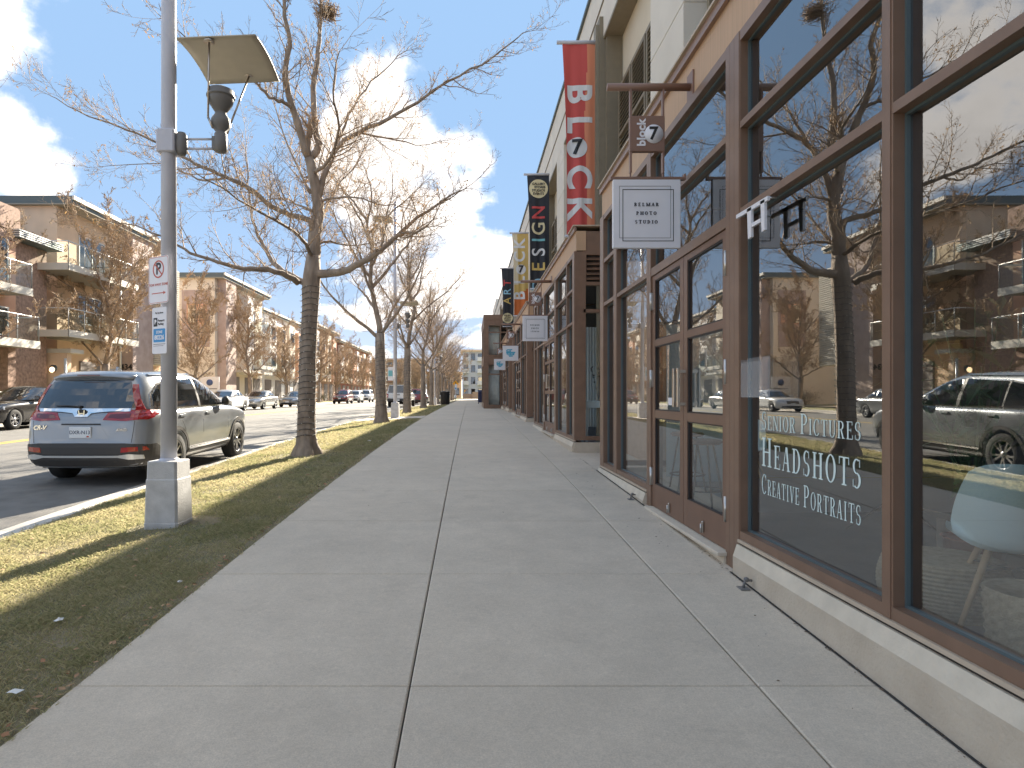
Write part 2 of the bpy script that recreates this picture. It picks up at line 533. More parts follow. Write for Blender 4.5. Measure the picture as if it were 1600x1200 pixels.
mat('dark_inside', (.028, .028, .03), .9)
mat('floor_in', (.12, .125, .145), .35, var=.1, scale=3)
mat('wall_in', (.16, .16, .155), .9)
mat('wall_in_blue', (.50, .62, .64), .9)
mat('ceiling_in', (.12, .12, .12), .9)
mat('curtain', (.88, .90, .87), .9, var=.03)
mat('wood', (.42, .28, .15), .5, var=.15, scale=14)
mat('wood_dark', (.10, .055, .04), .45)
mat('black_metal', (.025, .025, .028), .4, metal=.6)
mat('chair_blue', (.66, .84, .86), .35)
mat('straw', (.46, .385, .27), .9, hue2=(.30, .245, .165), scale=30, bump=.5, bscale=120)
mat('rug', (.045, .05, .06), .95)
mat('cardboard', (.20, .17, .14), .9)
mat('plant', (.05, .12, .06), .45, hue2=(.09, .17, .09), scale=5)
mat('pot', (.25, .05, .04), .4)
mat('table_white', (.62, .72, .74), .4)
mat('lamp_lit', (.9, .7, .4), .5, emis=(1, .70, .38, .9))
mat('lamp_shade', (.8, .78, .7), .4)
glass_mat('glass', 3.1, (.95, .98, .97), wave=.03)
glass_mat('glass_clear', 1.5, (.93, .96, .96))
glass_mat('glass_dark', 2.4, (.10, .12, .13))
glass_mat('glass_rail', 1.5, (.82, .90, .88))
def translucent(name, k):
    t = MAT[name].node_tree; b_ = t.nodes['Principled BSDF']; o = [n for n in t.nodes if n.type == 'OUTPUT_MATERIAL'][0]
    tl = N(t, 'ShaderNodeBsdfTranslucent'); mx = N(t, 'ShaderNodeMixShader'); mx.inputs[0].default_value = k
    src = b_.inputs['Base Color'].links[0].from_socket
    t.links.new(src, tl.inputs[0]); t.links.new(b_.outputs[0], mx.inputs[1]); t.links.new(tl.outputs[0], mx.inputs[2]); t.links.new(mx.outputs[0], o.inputs[0])
translucent('grass', .45); translucent('dry_leaf', .4)
def recess_mat(name, base):
    m = MAT[base].copy(); MAT[name] = m; return m

def concrete(name, base):
    m = bpy.data.materials.new(name); m.use_nodes = True; t = m.node_tree; b_ = t.nodes['Principled BSDF']
    b_.inputs['Roughness'].default_value = .86; b_.inputs['Specular IOR Level'].default_value = .35
    ge = N(t, 'ShaderNodeNewGeometry'); P_ = ge.outputs['Position']
    def nz_(sc, det, ro=.55):
        n = N(t, 'ShaderNodeTexNoise'); n.inputs['Scale'].default_value = sc; n.inputs['Detail'].default_value = det; n.inputs['Roughness'].default_value = ro
        t.links.new(P_, n.inputs['Vector']); return n.outputs['Fac']
    def rg(v, a, b__, c, d):
        r = N(t, 'ShaderNodeMapRange'); r.inputs['From Min'].default_value = a; r.inputs['From Max'].default_value = b__; r.inputs['To Min'].default_value = c; r.inputs['To Max'].default_value = d
        t.links.new(v, r.inputs['Value']); return r.outputs[0]
    k = math_(t, 'MULTIPLY', rg(nz_(.9, 6), .3, .7, .93, 1.06), rg(nz_(4.5, 8, .65), .3, .75, 1.05, .90))
    k = math_(t, 'MULTIPLY', k, rg(nz_(150, 3, .7), .3, .7, .84, 1.14)); k = math_(t, 'MULTIPLY', k, rg(nz_(38, 5, .7), .3, .72, 1.06, .92))
    k = math_(t, 'MULTIPLY', k, rg(nz_(1.7, 5, .75), .58, .72, 1.0, .86))
    vo = N(t, 'ShaderNodeTexVoronoi'); vo.inputs['Scale'].default_value = 1.4; t.links.new(P_, vo.inputs['Vector'])
    k = math_(t, 'MULTIPLY', k, rg(vo.outputs['Distance'], .018, .03, .78, 1.0))
    rnd_ = math_(t, 'ADD', math_(t, 'MULTIPLY', ge.outputs['Random Per Island'], .0), 1.0)
    oi = N(t, 'ShaderNodeObjectInfo')
    k = math_(t, 'MULTIPLY', k, rg(oi.outputs['Random'], 0, 1, .965, 1.03))
    sc_ = N(t, 'ShaderNodeVectorMath', operation='SCALE'); sc_.inputs[0].default_value = base; t.links.new(k, sc_.inputs['Scale'])
    t.links.new(sc_.outputs[0], b_.inputs['Base Color'])
    bp = N(t, 'ShaderNodeBump'); bp.inputs['Strength'].default_value = .35; bp.inputs['Distance'].default_value = .004
    t.links.new(nz_(220, 4), bp.inputs['Height']); t.links.new(bp.outputs[0], b_.inputs['Normal'])
    MAT[name] = m
concrete('slab', (.63, .545, .435))
concrete('gutter', (.58, .54, .48))
# ---------------------------------------------------------------- ground
def ys_list(a, b):
    ys = []; y = a
    while y < b:
        ys.append(y)
        y += .5 if -4 < y < 30 else (2 if y < 120 else (20 if y < 400 else 200))
    ys.append(b)
    return ys
def sheet(name, xs, zf, y0, y1, m):
    ys = ys_list(y0, y1)
    mb = MB()
    n = len(xs)
    vs = [(x, y, zf(x, y)) for y in ys for x in xs]
    fs = [(j * n + i, j * n + i + 1, (j + 1) * n + i + 1, (j + 1) * n + i) for j in range(len(ys) - 1) for i in range(n - 1)]
    mb.add(vs, fs, 0, True)
    return struct(mb.build(name, m))
# the wide terrain under everything, out past the horizon
def terr(x, y):
    base = g(y)
    return base - .62 if y < 130 else base - .05
mb = MB()
ys = [-60, -30, -12, 0, 4, 8, 12, 18, 25, 40, 60, 80, 100, 129, 131, 160, 220, 300, 500, 900, 1600, 3000]
xs = [-3000, -1200, -400, -120, -40, -20, -5, 0, 3, 20, 60, 200, 600, 1500, 3000]
n = len(xs)
mb.add([(x, y, terr(x, y)) for y in ys for x in xs], [(j * n + i, j * n + i + 1, (j + 1) * n + i + 1, (j + 1) * n + i) for j in range(len(ys) - 1) for i in range(n - 1)], 0, True)
struct(mb.build('ground', 'lawn_far'))
ROAD_END = 132
road = sheet('road', [-16.9, -14, -11.1, -8, GUT_O], lambda x, y: g(y) + road_off(x), -40, ROAD_END, 'asphalt')
sheet('cross_street', [-60, -30, -10, 10, 60], lambda x, y: .62 - .12, ROAD_END, 146, 'asphalt')
# gutter pans, kerbs (segments with joints), lane line
sheet('gutter', [GUT_O, -4.6, CURB_O - .002], lambda x, y: g(y) + road_off(x) + .004 - (.012 if x == -4.6 else 0), -40, ROAD_END, 'gutter')
sheet('far_gutter', [-17.44, -16.9], lambda x, y: g(y) + road_off(x) + .004, -40, ROAD_END, 'gutter')
def kerb(name, xa, xb, offt, offb):
    root = bpy.data.objects.new(name, None); C.objects.link(root); struct(root)
    y = -8.0
    L = 3.05
    while y < 128:
        mb = MB()
        k = 4 if y < 40 else 1
        yy = [y + .006 + (L - .012) * i / k for i in range(k + 1)]
        sec = [(xa, offb), (xb, offb), (xb, offt - .02), (xb - .02, offt), (xa + .02, offt), (xa, offt - .02)]
        vs = [(sx, q, g(q) + so) for q in yy for (sx, so) in sec]
        m_ = len(sec)
        fs = [(j * m_ + i, j * m_ + (i + 1) % m_, (j + 1) * m_ + (i + 1) % m_, (j + 1) * m_ + i) for j in range(k) for i in range(m_)]
        fs += [tuple(range(m_ - 1, -1, -1)), tuple(range(k * m_, (k + 1) * m_))]
        mb.add(vs, fs)
        mb.build('kerb_stone', 'gutter', root, fix=True)
        y += L
kerb('kerb', CURB_O, CURB_I, -.13, -.45)
kerb('far_kerb', -17.62, -17.45, -.135, -.45)
for dx in (-.11, .11):
    pass
sheet('center_line', [-11.24, -11.12], lambda x, y: g(y) + road_off(x) + .004, -20, 126, 'yellow_line')
sheet('center_line', [-11.02, -10.90], lambda x, y: g(y) + road_off(x) + .004, -20, 126, 'yellow_line')
# far side: grass strip and pavement up to the houses
sheet('far_lawn', [-19.6, -17.62], lambda x, y: g(y) + road_off(x) + .0, -40, 128, 'lawn_far')
sheet('far_sidewalk', [-21.4, -19.6], lambda x, y: g(y) + .01, -40, 128, 'slab')
sheet('far_yard', [-60, -34, -21.4], lambda x, y: g(y) + .02, -40, 128, 'lawn_far')
# near grass strip: soil sheet (two stretches, parted by the paved landing at the second lamp)
def strip_sheet(y0, y1):
    return sheet('grass_strip', [CURB_I, -3.4, -2.6, X_LEFT - .005], lambda x, y: strip_z(x, y) + .012 * mnoise.noise(Vector((x * 1.3, y * 1.3, 0))), y0, y1, 'soil')
strip_sheet(-12, 22.6); strip_sheet(25.2, 50)
strip_sheet(58, 128)
sheet('paved_landing', [CURB_I, X_LEFT - .01], lambda x, y: strip_z(x, y) + .01, 22.6, 25.2, 'slab')
sheet('paved_landing', [CURB_I, X_LEFT - .01], lambda x, y: strip_z(x, y) + .01, 50, 58, 'slab')

# ---------------------------------------------------------------- sidewalk of separate slabs
sw = bpy.data.objects.new('sidewalk', None); C.objects.link(sw); struct(sw)
COLS = [(X_LEFT, -.263, .008), (-.263, 1.264, .008), (1.264, 2.75, .008)]
PITCH = 1.515
bed = MB()
ysb = ys_list(-6, 70)
bed.add([(x, y, g(y) - .02) for y in ysb for x in (X_LEFT, 2.75)], [(2*j, 2*j+1, 2*j+3, 2*j+2) for j in range(len(ysb) - 1)])
bed.build('joint_bed', 'joint', sw)
slab_me = []
for (xa, xb, gap) in COLS:
    wdt = xb - xa - gap; L = PITCH - .005
    mb = MB()
    e = .007
    q = [(-wdt/2, -L/2), (wdt/2, -L/2), (wdt/2, L/2), (-wdt/2, L/2)]
    qi = [(-wdt/2 + e, -L/2 + e*.6), (wdt/2 - e, -L/2 + e*.6), (wdt/2 - e, L/2 - e*.6), (-wdt/2 + e, L/2 - e*.6)]
    vs = [(a, b, -.05) for a, b in q] + [(a, b, -.005) for a, b in q] + [(a, b, 0) for a, b in qi]
    fs = [(8, 9, 10, 11)] + [(i, (i+1) % 4, 4 + (i+1) % 4, 4 + i) for i in range(4)] + [(4 + i, 4 + (i+1) % 4, 8 + (i+1) % 4, 8 + i) for i in range(4)]
    mb.add(vs, fs)
    slab_me.append(mb.mesh('slab', 'slab'))
rs = random.Random(3)
Y0 = 2.75 - PITCH * 4
for r_ in range(44):
    ya = Y0 + r_ * PITCH; yc = ya + PITCH / 2
    slope = math.atan2(g(ya + PITCH) - g(ya), PITCH)
    for ci, (xa, xb, gap) in enumerate(COLS):
        o = bpy.data.objects.new('slab', slab_me[ci]); C.objects.link(o); o.parent = sw
        o.location = ((xa + xb) / 2, yc, (g(ya) + g(ya + PITCH)) / 2 + rs.uniform(-.0015, .0015))
        o.rotation_euler = (slope, rs.uniform(-.0008, .0008), 0)
YEND = Y0 + 44 * PITCH
sheet('sidewalk_far', [X_LEFT, -.27, 1.264, 3.2], lambda x, y: g(y), YEND, 131, 'slab')

# ---------------------------------------------------------------- grass blades (uncountable)
def grass_field(y0, y1, dens, seed, hmin, hmax, wid):
    rnd = random.Random(seed)
    n = int((y1 - y0) * (X_LEFT - CURB_I) * dens)
    vs = []; fs = []
    for i in range(n):
        x = rnd.uniform(CURB_I - .02, X_LEFT + .02); y = rnd.uniform(y0, y1)
        clump = mnoise.noise(Vector((x * 3.1, y * 3.1, 4.2)))
        if rnd.random() < .35 + (-.5 * clump) and rnd.random() < .8: continue
        edge = min(X_LEFT - x, x - CURB_I)
        if edge < 0.07 and rnd.random() < .72: continue
        # worn bare soil at the foot of lamp and trees
        if (x + 2.75) ** 2 + (y - 5.85) ** 2 < .16 and rnd.random() < .85: continue
        if (x + 2.9) ** 2 + (y - 11.2) ** 2 < .45 and rnd.random() < .7: continue
        z = strip_z(x, y)
        a = rnd.uniform(0, 2 * PI); hh = rnd.uniform(hmin, hmax) * (1 + .5 * clump)
        lean = rnd.uniform(.3, 1.8) * hh
        dx, dy = math.cos(a), math.sin(a)
        b = rnd.uniform(0, 2 * PI)
        wx, wy = math.cos(b) * wid * .5, math.sin(b) * wid * .5
        k = len(vs)
        vs += [(x - wx, y - wy, z), (x + wx, y + wy, z), (x + dx * lean * .45 + wx * .7, y + dy * lean * .45 + wy * .7, z + hh * .75), (x + dx * lean, y + dy * lean, z + hh)]
        fs += [(k, k + 1, k + 2), (k, k + 2, k + 3)]
    mb = MB(); mb.v = vs; mb.f = fs; mb.m = [0] * len(fs); mb.smooth = [False] * len(fs)
    o = mb.build('grass', 'grass'); stuff(o)
    tag(o, 'short half dormant grass, straw and green, growing in the kerb strip', 'grass')
grass_field(1.4, 4.6, 15000, 1, .010, .028, .0026)
grass_field(4.6, 7.5, 9000, 6, .012, .030, .0036)
grass_field(7.5, 13, 3600, 2, .015, .038, .006)
grass_field(13, 22.5, 1200, 3, .025, .05, .014)
grass_field(25.3, 50, 350, 4, .03, .06, .03)
rl = random.Random(11)
mb = MB()
for i in range(620):
    y = 1.5 + 14 * rl.random() ** 1.4; x = rl.uniform(CURB_I, X_LEFT + .03)
    if rl.random() < .45: x = X_LEFT - abs(rl.gauss(0, .05))
    z = strip_z(x, y) + rl.uniform(.012, .04)
    s = rl.uniform(.008, .024); a = rl.uniform(0, 2*PI)
    M = Matrix.Translation((x, y, z)) @ Matrix.Rotation(a, 4, 'Z') @ Matrix.Rotation(rl.uniform(-.6, .6), 4, 'X')
    mb.add([M @ Vector(p) for p in ((-s, 0, 0), (-.2*s, -.5*s, .1*s), (s, -.1*s, .3*s), (.1*s, .55*s, .2*s))], [(0, 1, 2, 3)])
tag(stuff(mb.build('fallen_leaves', 'leaf_litter')), 'dry brown fallen leaves scattered in the grass strip', 'leaves')
for (px, py, s, lb) in ((92, 978, .028, 'small crumpled white paper scrap on the grass, left of the green one'), (23, 1092, .04, 'pale torn paper scrap at the lower left edge of the grass'),
                        (281, 917, .018, 'white paper scrap near the pavement edge below the lamp post'), (577, 691, .05, 'white paper scrap lying on the grass beyond the first tree'),):
    D = 3; 
    for _ in range(12):
        X = (px - 734) / 980 * D
        D = (1.35 - strip_z(X, D)) * 980 / (py - 618)
    X = (px - 734) / 980 * D
    mb = MB(); rr = random.Random(px)
    vs = [(X + s * math.cos(a) * rr.uniform(.5, 1.1), D + s * math.sin(a) * rr.uniform(.5, 1.1), strip_z(X, D) + .03 + rr.uniform(-.01, .012)) for a in [i * PI / 4 for i in range(8)]]
    vs.append((X, D, strip_z(X, D) + .045))
    mb.add(vs, [(i, (i + 1) % 8, 8) for i in range(8)])
    tag(mb.build('paper_scrap', 'paper'), lb, 'litter')

# dark expansion joint between pavement and shop wall
mat('joint_dark', (.035, .033, .032), .95)
sheet('wall_joint', [1.779, 1.796], lambda x, y: g(y) + .0045, 1.2, 4.3, 'joint_dark')
sheet('wall_joint', [1.779, 1.796], lambda x, y: g(y) + .0045, 6.4, 8.85, 'joint_dark')
# grit, bits of leaf and dirt caught along the foot of the shop wall
mat('debris', (.10, .07, .05), .9, hue2=(.22, .15, .09), scale=6, island=.9)
mb = MB(); rl = random.Random(17)
for i in range(520):
    y = 1.6 + 8.5 * rl.random(); x = 1.795 - abs(rl.gauss(0, .014)) - (.0 if rl.random() < .9 else rl.uniform(0, .5))
    z = g(y) + .004; s = rl.uniform(.003, .011); a = rl.uniform(0, 2*PI)
    M = Matrix.Translation((x, y, z)) @ Matrix.Rotation(a, 4, 'Z') @ Matrix.Rotation(rl.uniform(-.5, .5), 4, 'X')
    mb.add([M @ Vector(p) for p in ((-s, 0, 0), (0, -.5*s, .2*s), (s, 0, .1*s), (0, .5*s, .3*s))], [(0, 1, 2, 3)])
tag(stuff(mb.build('leaf_debris', 'debris')), 'fine leaf crumbs and dirt along the foot of the shop wall', 'debris')
mb = MB()
for i in range(26):
    y = 2.2 + 9 * rl.random(); x = rl.uniform(-1.6, 1.7); z = g(y) + .003; s = rl.uniform(.004, .012); a = rl.uniform(0, 6)
    mb.add([(x + s*math.cos(a), y + s*math.sin(a), z), (x + .4*s*math.cos(a+1.5), y + .4*s*math.sin(a+1.5), z+.003), (x - s*math.cos(a), y - s*math.sin(a), z+.002), (x - .4*s*math.cos(a+1.5), y - .4*s*math.sin(a+1.5), z)], [(0, 1, 2, 3)])
tag(stuff(mb.build('pavement_crumbs', 'debris')), 'tiny dark leaf crumbs lying about on the pavement', 'debris')
# ================================================================ retail building on the right
XG = 1.84                      # front face of the storefront framing
XM = 2.45                      # face of the upper wall piers
B = thing('retail_building', 'two storey retail building on the right, brown framed glass shopfronts under a cream upper wall', 'building', (2.6, 0, 0))
P = 9.15
BOX = [(1.10, 8.84)] + [(11.03 + P * k, 17.99 + P * k) for k in range(3)]
H_BARS = [3.17, 2.577]                    # transom bars (bottom edges)
def zt(k): return .05 * k
def sill(k): return .373 + .19 * k if k < 2 else .373 + .19 + .10 * (k - 1)
def window(y0, y1, z0, z1, k, panes_z, name='window', extra=None):
    """one glazed bay in the plane of XG: frame ring + bars, a pane in each field"""
    fr = MB()
    a, b = XG, XG + .115
    t = .055
    fr.box(a, b, y0, y1, z0, z0 + t)                         # bottom
    fr.box(a, b, y0, y1, z1 - .07, z1)                       # head
    w0 = .012
    fr.box(a + .001, b, y0, y0 + w0, z0 + t, z1 - .07)
    fr.box(a + .001, b, y1 - w0, y1, z0 + t, z1 - .07)
    for zb in panes_z:
        fr.box(a + .001, b, y0 + w0, y1 - w0, zb, zb + .047)
    o = fr.build(name, 'frame', B)
    edges = [z0 + t] + sum([[zb, zb + .047] for zb in sorted(panes_z)], []) + [z1 - .07]
    gk = MB()
    for i in range(0, len(edges), 2):
        za, zb = edges[i], edges[i + 1]
        xa, xb = XG + .052, XG + .070
        s = .012
        ya, yb = y0 + w0, y1 - w0
        gk.box(xa, xb, ya, ya + s, za, zb); gk.box(xa, xb, yb - s, yb, za, zb)
        gk.box(xa, xb, ya + s, yb - s, za, za + s); gk.box(xa, xb, ya + s, yb - s, zb - s, zb)
        pn = MB(); xp = XG + .066 + .0
        pn.quad((xp, ya, za), (xp, ya, zb), (xp, yb, zb), (xp, yb, za))
        pn.build('pane', 'glass', o)
    gk.build('gasket', 'gasket', o)
    # dark inner stop seen past the glass edge
    st = MB()
    st.box(XG + .072, XG + .112, y1 - w0 - .02, y1 - w0 + .004, z0 + t, z1 - .07)
    st.build('inner_stop', 'frame_dark', o)
    return o
def post(y0, y1, z0, z1, d=.12, grooves=()):
    mb = MB(); x = XG - .004
    ys_ = [y0] + [y0 + q for q in grooves] + [y1]
    for i in range(len(ys_) - 1):
        mb.box(x, XG + d, ys_[i] + (.003 if i else 0), ys_[i + 1], z0, z1)
    if grooves: mb.box(x + .006, XG + d - .002, y0 + .002, y1 - .002, z0 + .001, z1 - .001)
    return mb.build('post', 'frame', B)
def door(y0, y1, z0, z1, hinge_far, near):
    """one leaf; y0..y1, glass in three lights, pull handle by the meeting stile, hinges on the jamb"""
    mb = MB(); a, b = XG + .012, XG + .058
    st = .088; 
    rel = [(-.885, -.22), (-.147, .493), (.553, 1.165)]
    base = 1.35
    dz = z0 - .235
    L = [(base + p + dz, base + q + dz) for p, q in rel]
    L[2] = (L[2][0], z1 - .05)
    mb.box(a, b, y0, y0 + st, z0, z1); mb.box(a, b, y1 - st, y1, z0, z1)
    zs = [z0] + [q for p in L for q in p] + [z1]
    for i in range(0, len(zs), 2):
        mb.box(a + .0005, b, y0 + st, y1 - st, zs[i], zs[i + 1])
    o = mb.build('door', 'door_brown', B)
    for (p, q) in L:
        pn = MB(); xp = XG + .035
        pn.quad((xp, y0 + st, p), (xp, y0 + st, q), (xp, y1 - st, q), (xp, y1 - st, p)); pn.build('pane', 'glass', o)
        bd = MB()
        for (u0, u1, v0, v1) in ((y0 + st, y0 + st + .012, p, q), (y1 - st - .012, y1 - st, p, q), (y0 + st, y1 - st, p, p + .012), (y0 + st, y1 - st, q - .012, q)):
            bd.box(XG + .018, XG + .033, u0, u1, v0, v1)
        bd.build('glazing_bead', 'frame_dark', o)
    # handle: flat D pull
    ym = (y0 + .05) if hinge_far else (y1 - .05)
    hz0, hz1 = base - .10 + dz, base + .235 + dz
    hd = MB()
    hd.box(XG - .065, XG - .045, ym - .02, ym + .02, hz0, hz1, bev=.004)
    hd.box(XG - .05, XG + .012, ym - .012, ym + .012, hz0 + .015, hz0 + .04); hd.box(XG - .05, XG + .012, ym - .012, ym + .012, hz1 - .04, hz1 - .015)
    hd.build('handle', 'steel_warm', o)
    yh = y1 if hinge_far else y0
    for zz in (z0 + .30, base + .17 + dz, z1 - .25):
        hg = MB()
        hg.tube([(XG - .004, yh, zz - .09), (XG - .004, yh, zz + .09)], .013, 8)
        hg.box(XG - .001, XG + .012, yh - .03, yh + .03, zz - .085, zz + .085)
        hg.build('hinge', 'steel', o)
    bt = MB(); yy = (y0 * .6 + y1 * .4) if hinge_far else (y0 * .5 + y1 * .5)
    bt.box(XG - .004, XG + .012, yy - .012, yy + .012, z0 + .03, z0 + .12, bev=.004); bt.tube([(XG - .01, yy, z0 + .03), (XG - .01, yy, z0 + .10)], .008, 6)
    bt.build('floor_bolt', 'steel', o)
    return o
def storefront(k):
    y0, y1 = BOX[k]
    s = sill(k); top = 3.836 + zt(k); bars = [z + zt(k) for z in H_BARS]
    E = y1
    zb = g(y0) - .2
    # positions from the far end
    e = [.21, .83, .98, 2.33, 2.47, 4.34, 4.56, 6.05, 6.10]
    door_z0 = g(E - 3.4) + .075 if k else .235
    post(E - e[0], E, s, top, .16)
    window(E - e[1], E - e[0], s, top, k, bars)
    post(E - e[2], E - e[1], s, top)
    window(E - e[3], E - e[2], s, top, k, bars)
    post(E - e[4], E - e[3], g(E - e[3]) - .02, top, .12, (.07,))
    # double door with a transom light above
    T2 = bars[1]
    ya, yb = E - e[5], E - e[4]; ym = (ya + yb) / 2
    fr = MB()
    a, b = XG, XG + .115
    fr.box(a, b, ya, yb, T2 - .02, T2 + .06); fr.box(a, b, ya, yb, bars[0], bars[0] + .047); fr.box(a, b, ya, yb, top - .07, top)
    tr = fr.build('transom_window', 'frame', B)
    for (p, q) in ((T2 + .06, bars[0]), (bars[0] + .047, top - .07)):
        pn = MB(); pn.quad((XG + .066, ya, p), (XG + .066, ya, q), (XG + .066, yb, q), (XG + .066, yb, p)); pn.build('pane', 'glass', tr)
        gk = MB()
        for (u0, u1, v0, v1) in ((yb - .014, yb, p, q), (ya, yb, q - .014, q)): gk.box(XG + .05, XG + .064, u0, u1, v0, v1)
        gk.build('gasket', 'gasket', tr)
    door(ym + .004, yb - .006, door_z0, T2 - .026, True, False)
    door(ya + .006, ym - .004, door_z0, T2 - .026, False, True)
    th = MB(); th.box(XG - .07, XG + .10, ya - .02, yb + .01, door_z0 - .035, door_z0 - .006, bev=.004)
    th.box(XG - .02, XG + .115, ya - .01, yb, g(ya) - .03, door_z0 - .035)
    th.build('threshold', 'precast_lt', B)
    post(E - e[6], E - e[5], g(E - e[6]) - .02, top, .12, (.075, .15))
    window(E - e[7], E - e[6], s, top, k, bars)
    post(E - e[8], E - e[7], s, top)
    if k == 0:
        window(E - 7.45, E - e[8], s, top, k, bars[1:])
        post(y0, E - 7.45, s, top, .16)
    else:
        window(y0 + .21, E - e[8], s, top, k, bars)
        post(y0, y0 + .21, s, top, .16)
    # drip flashing + precast base with a bevelled top, left and right of the doors
    for (p, q) in ((E - e[3], E + .02), (y0 - .0, E - e[6])):
        fl = MB(); fl.box(XG - .014, XG + .02, p, q, s - .022, s - .002); fl.box(XG - .002, XG + .03, p, q, s - .036, s - .022, 1)
        fl.build('sill_flashing', ['fascia_lt', 'frame_dark'], B)
        ba = MB()
        n = max(2, int((q - p) / .8))
        for i in range(n + 1): pass
        sec = lambda y: [(XG - .045, g(y) - .10), (XG - .045, s - .115), (XG - .018, s - .036), (XG + .14, s - .036), (XG + .14, g(y) - .10)]
        yy = [p + (q - p) * i / n for i in range(n + 1)]
        vs = [(c[0], y, c[1]) for y in yy for c in sec(y)]
        fs = [(j*5 + i, j*5 + (i+1) % 5, (j+1)*5 + (i+1) % 5, (j+1)*5 + i) for j in range(n) for i in range(5)] + [(0, 1, 2, 3, 4), tuple(n*5 + i for i in (4, 3, 2, 1, 0))]
        ba.add(vs, fs)
        ba.m = [1 if (q < n * 5 and q % 5 == 1) else 0 for q in range(len(fs))]
        ba.build('base_course', ['precast', 'precast_lt'], B, fix=True)
    # fascia over the glass, with its coping
    ft = 4.29 + zt(k)
    fa = MB(); fa.box(XG + .03, XG + .20, y0 - .02, y1 + .02, top + .012, ft - .10); fa.build('fascia', 'fascia', B)
    sh = MB(); sh.box(XG + .045, XG + .15, y0, y1, top, top + .012); sh.build('fascia_joint', 'frame_dark', B)
    cp = MB(); cp.box(XG - .03, XM + .3, y0 - .05, y1 + .05, ft - .02, ft); cp.box(XG - .005, XG + .03, y0 - .03, y1 + .03, ft - .10, ft - .02, 1)
    cp.build('coping', ['fascia_lt', 'flash'], B)
    for (yy, nm) in ((y0, 'n'), (y1, 'f')):
        # end walls of the projecting shopfront (the near one faces the camera)
        sgn = 1 if nm == 'n' else -1
        pa, pb = (yy, yy + .1) if nm == 'n' else (yy - .1, yy)
        ew = MB()
        x0, x1 = XG + .16, XM + .5
        ew.box(x0, x1, pa, pb, top - .06, ft - .1)
        ew.box(x0, x1, pa, pb, s, s + .07)
        ew.box(x0, x1, pa, pb, 3.24 + zt(k), 3.30 + zt(k))
        ew.box(x0, x1, pa, pb, 2.93 - .12, 2.93 - .06)
        ew.box(x0, x0 + .04, pa, pb, s + .07, 3.24 + zt(k)); ew.box(x0, x0 + .05, pa, pb, 3.30 + zt(k), top - .06)
        wo = ew.build('end_wall_frame', 'frame', B)
        gl = MB(); yq = pa + .05
        gl.quad((x0 + .04, yq, s + .07), (x1, yq, s + .07), (x1, yq, 2.81), (x0 + .04, yq, 2.81)); gl.quad((x0 + .04, yq, 2.87), (x1, yq, 2.87), (x1, yq, 3.24 + zt(k)), (x0 + .04, yq, 3.24 + zt(k)))
        gl.build('pane', 'glass_clear', wo)
        bk = MB(); bk.box(x0 + .05, x1, pa + .07, pb, 3.30 + zt(k), top - .06); bk.build('louver_back', 'frame_dark', wo)
        if nm == 'n':
            for i in range(5):
                zz = 3.34 + zt(k) + i * .086
                lv = MB(); M = Matrix.Translation((0, pa + .035, zz + .03)) @ Matrix.Rotation(R(38), 4, 'X')
                lv.box(x0 + .06, x1, -.045, .045, -.006, .006, M=M); lv.build('louver_slat', 'frame', wo)
        be = MB(); be.box(x0 - .16, x1, pa - .04 if nm == 'n' else pa, pb + (.04 if nm == 'f' else 0), g(yy) - .1, s - .036); be.build('base_course', 'precast', B)
for k in range(4): storefront(k)
# piers, recesses, shutters, frieze of the upper wall; one module per shopfront
ZL, ZR = 7.94, 9.32
MODS = [-12.9 + P * i for i in range(14)]
fz = MB(); fz.box(XM, XM + 3, -14, 112, ZL, ZR); fzo = fz.build('frieze_wall', 'cream2', B)
pc = MB(); pc.box(XM - .05, XM + 3.1, -14.1, 112.1, ZR, ZR + .07); pc.box(XM - .02, XM - .001, -14, 112, ZL + .62, ZL + .645, 1); pc.build('roof_coping', ['roof_dark', 'olive'], B)
rw = MB(); rw.box(XM + .33, XM + .5, -14, 112, 4.06, ZL); rw.build('upper_wall', 'cream', B)
rw = MB(); rw.box(XM + .33, XM + .5, -14, 1.0, -1, 4.05); rw.box(XM + .33, XM + .5, 43.5, 112, .3, 4.05); rw.build('lower_wall', 'brown_wall', B)
lt = MB(); lt.box(XM + .002, XM + .33, -14, 112, ZL - .05, ZL - .002); lt.build('lintel_soffit', 'olive_lt', B)
sh_me = None
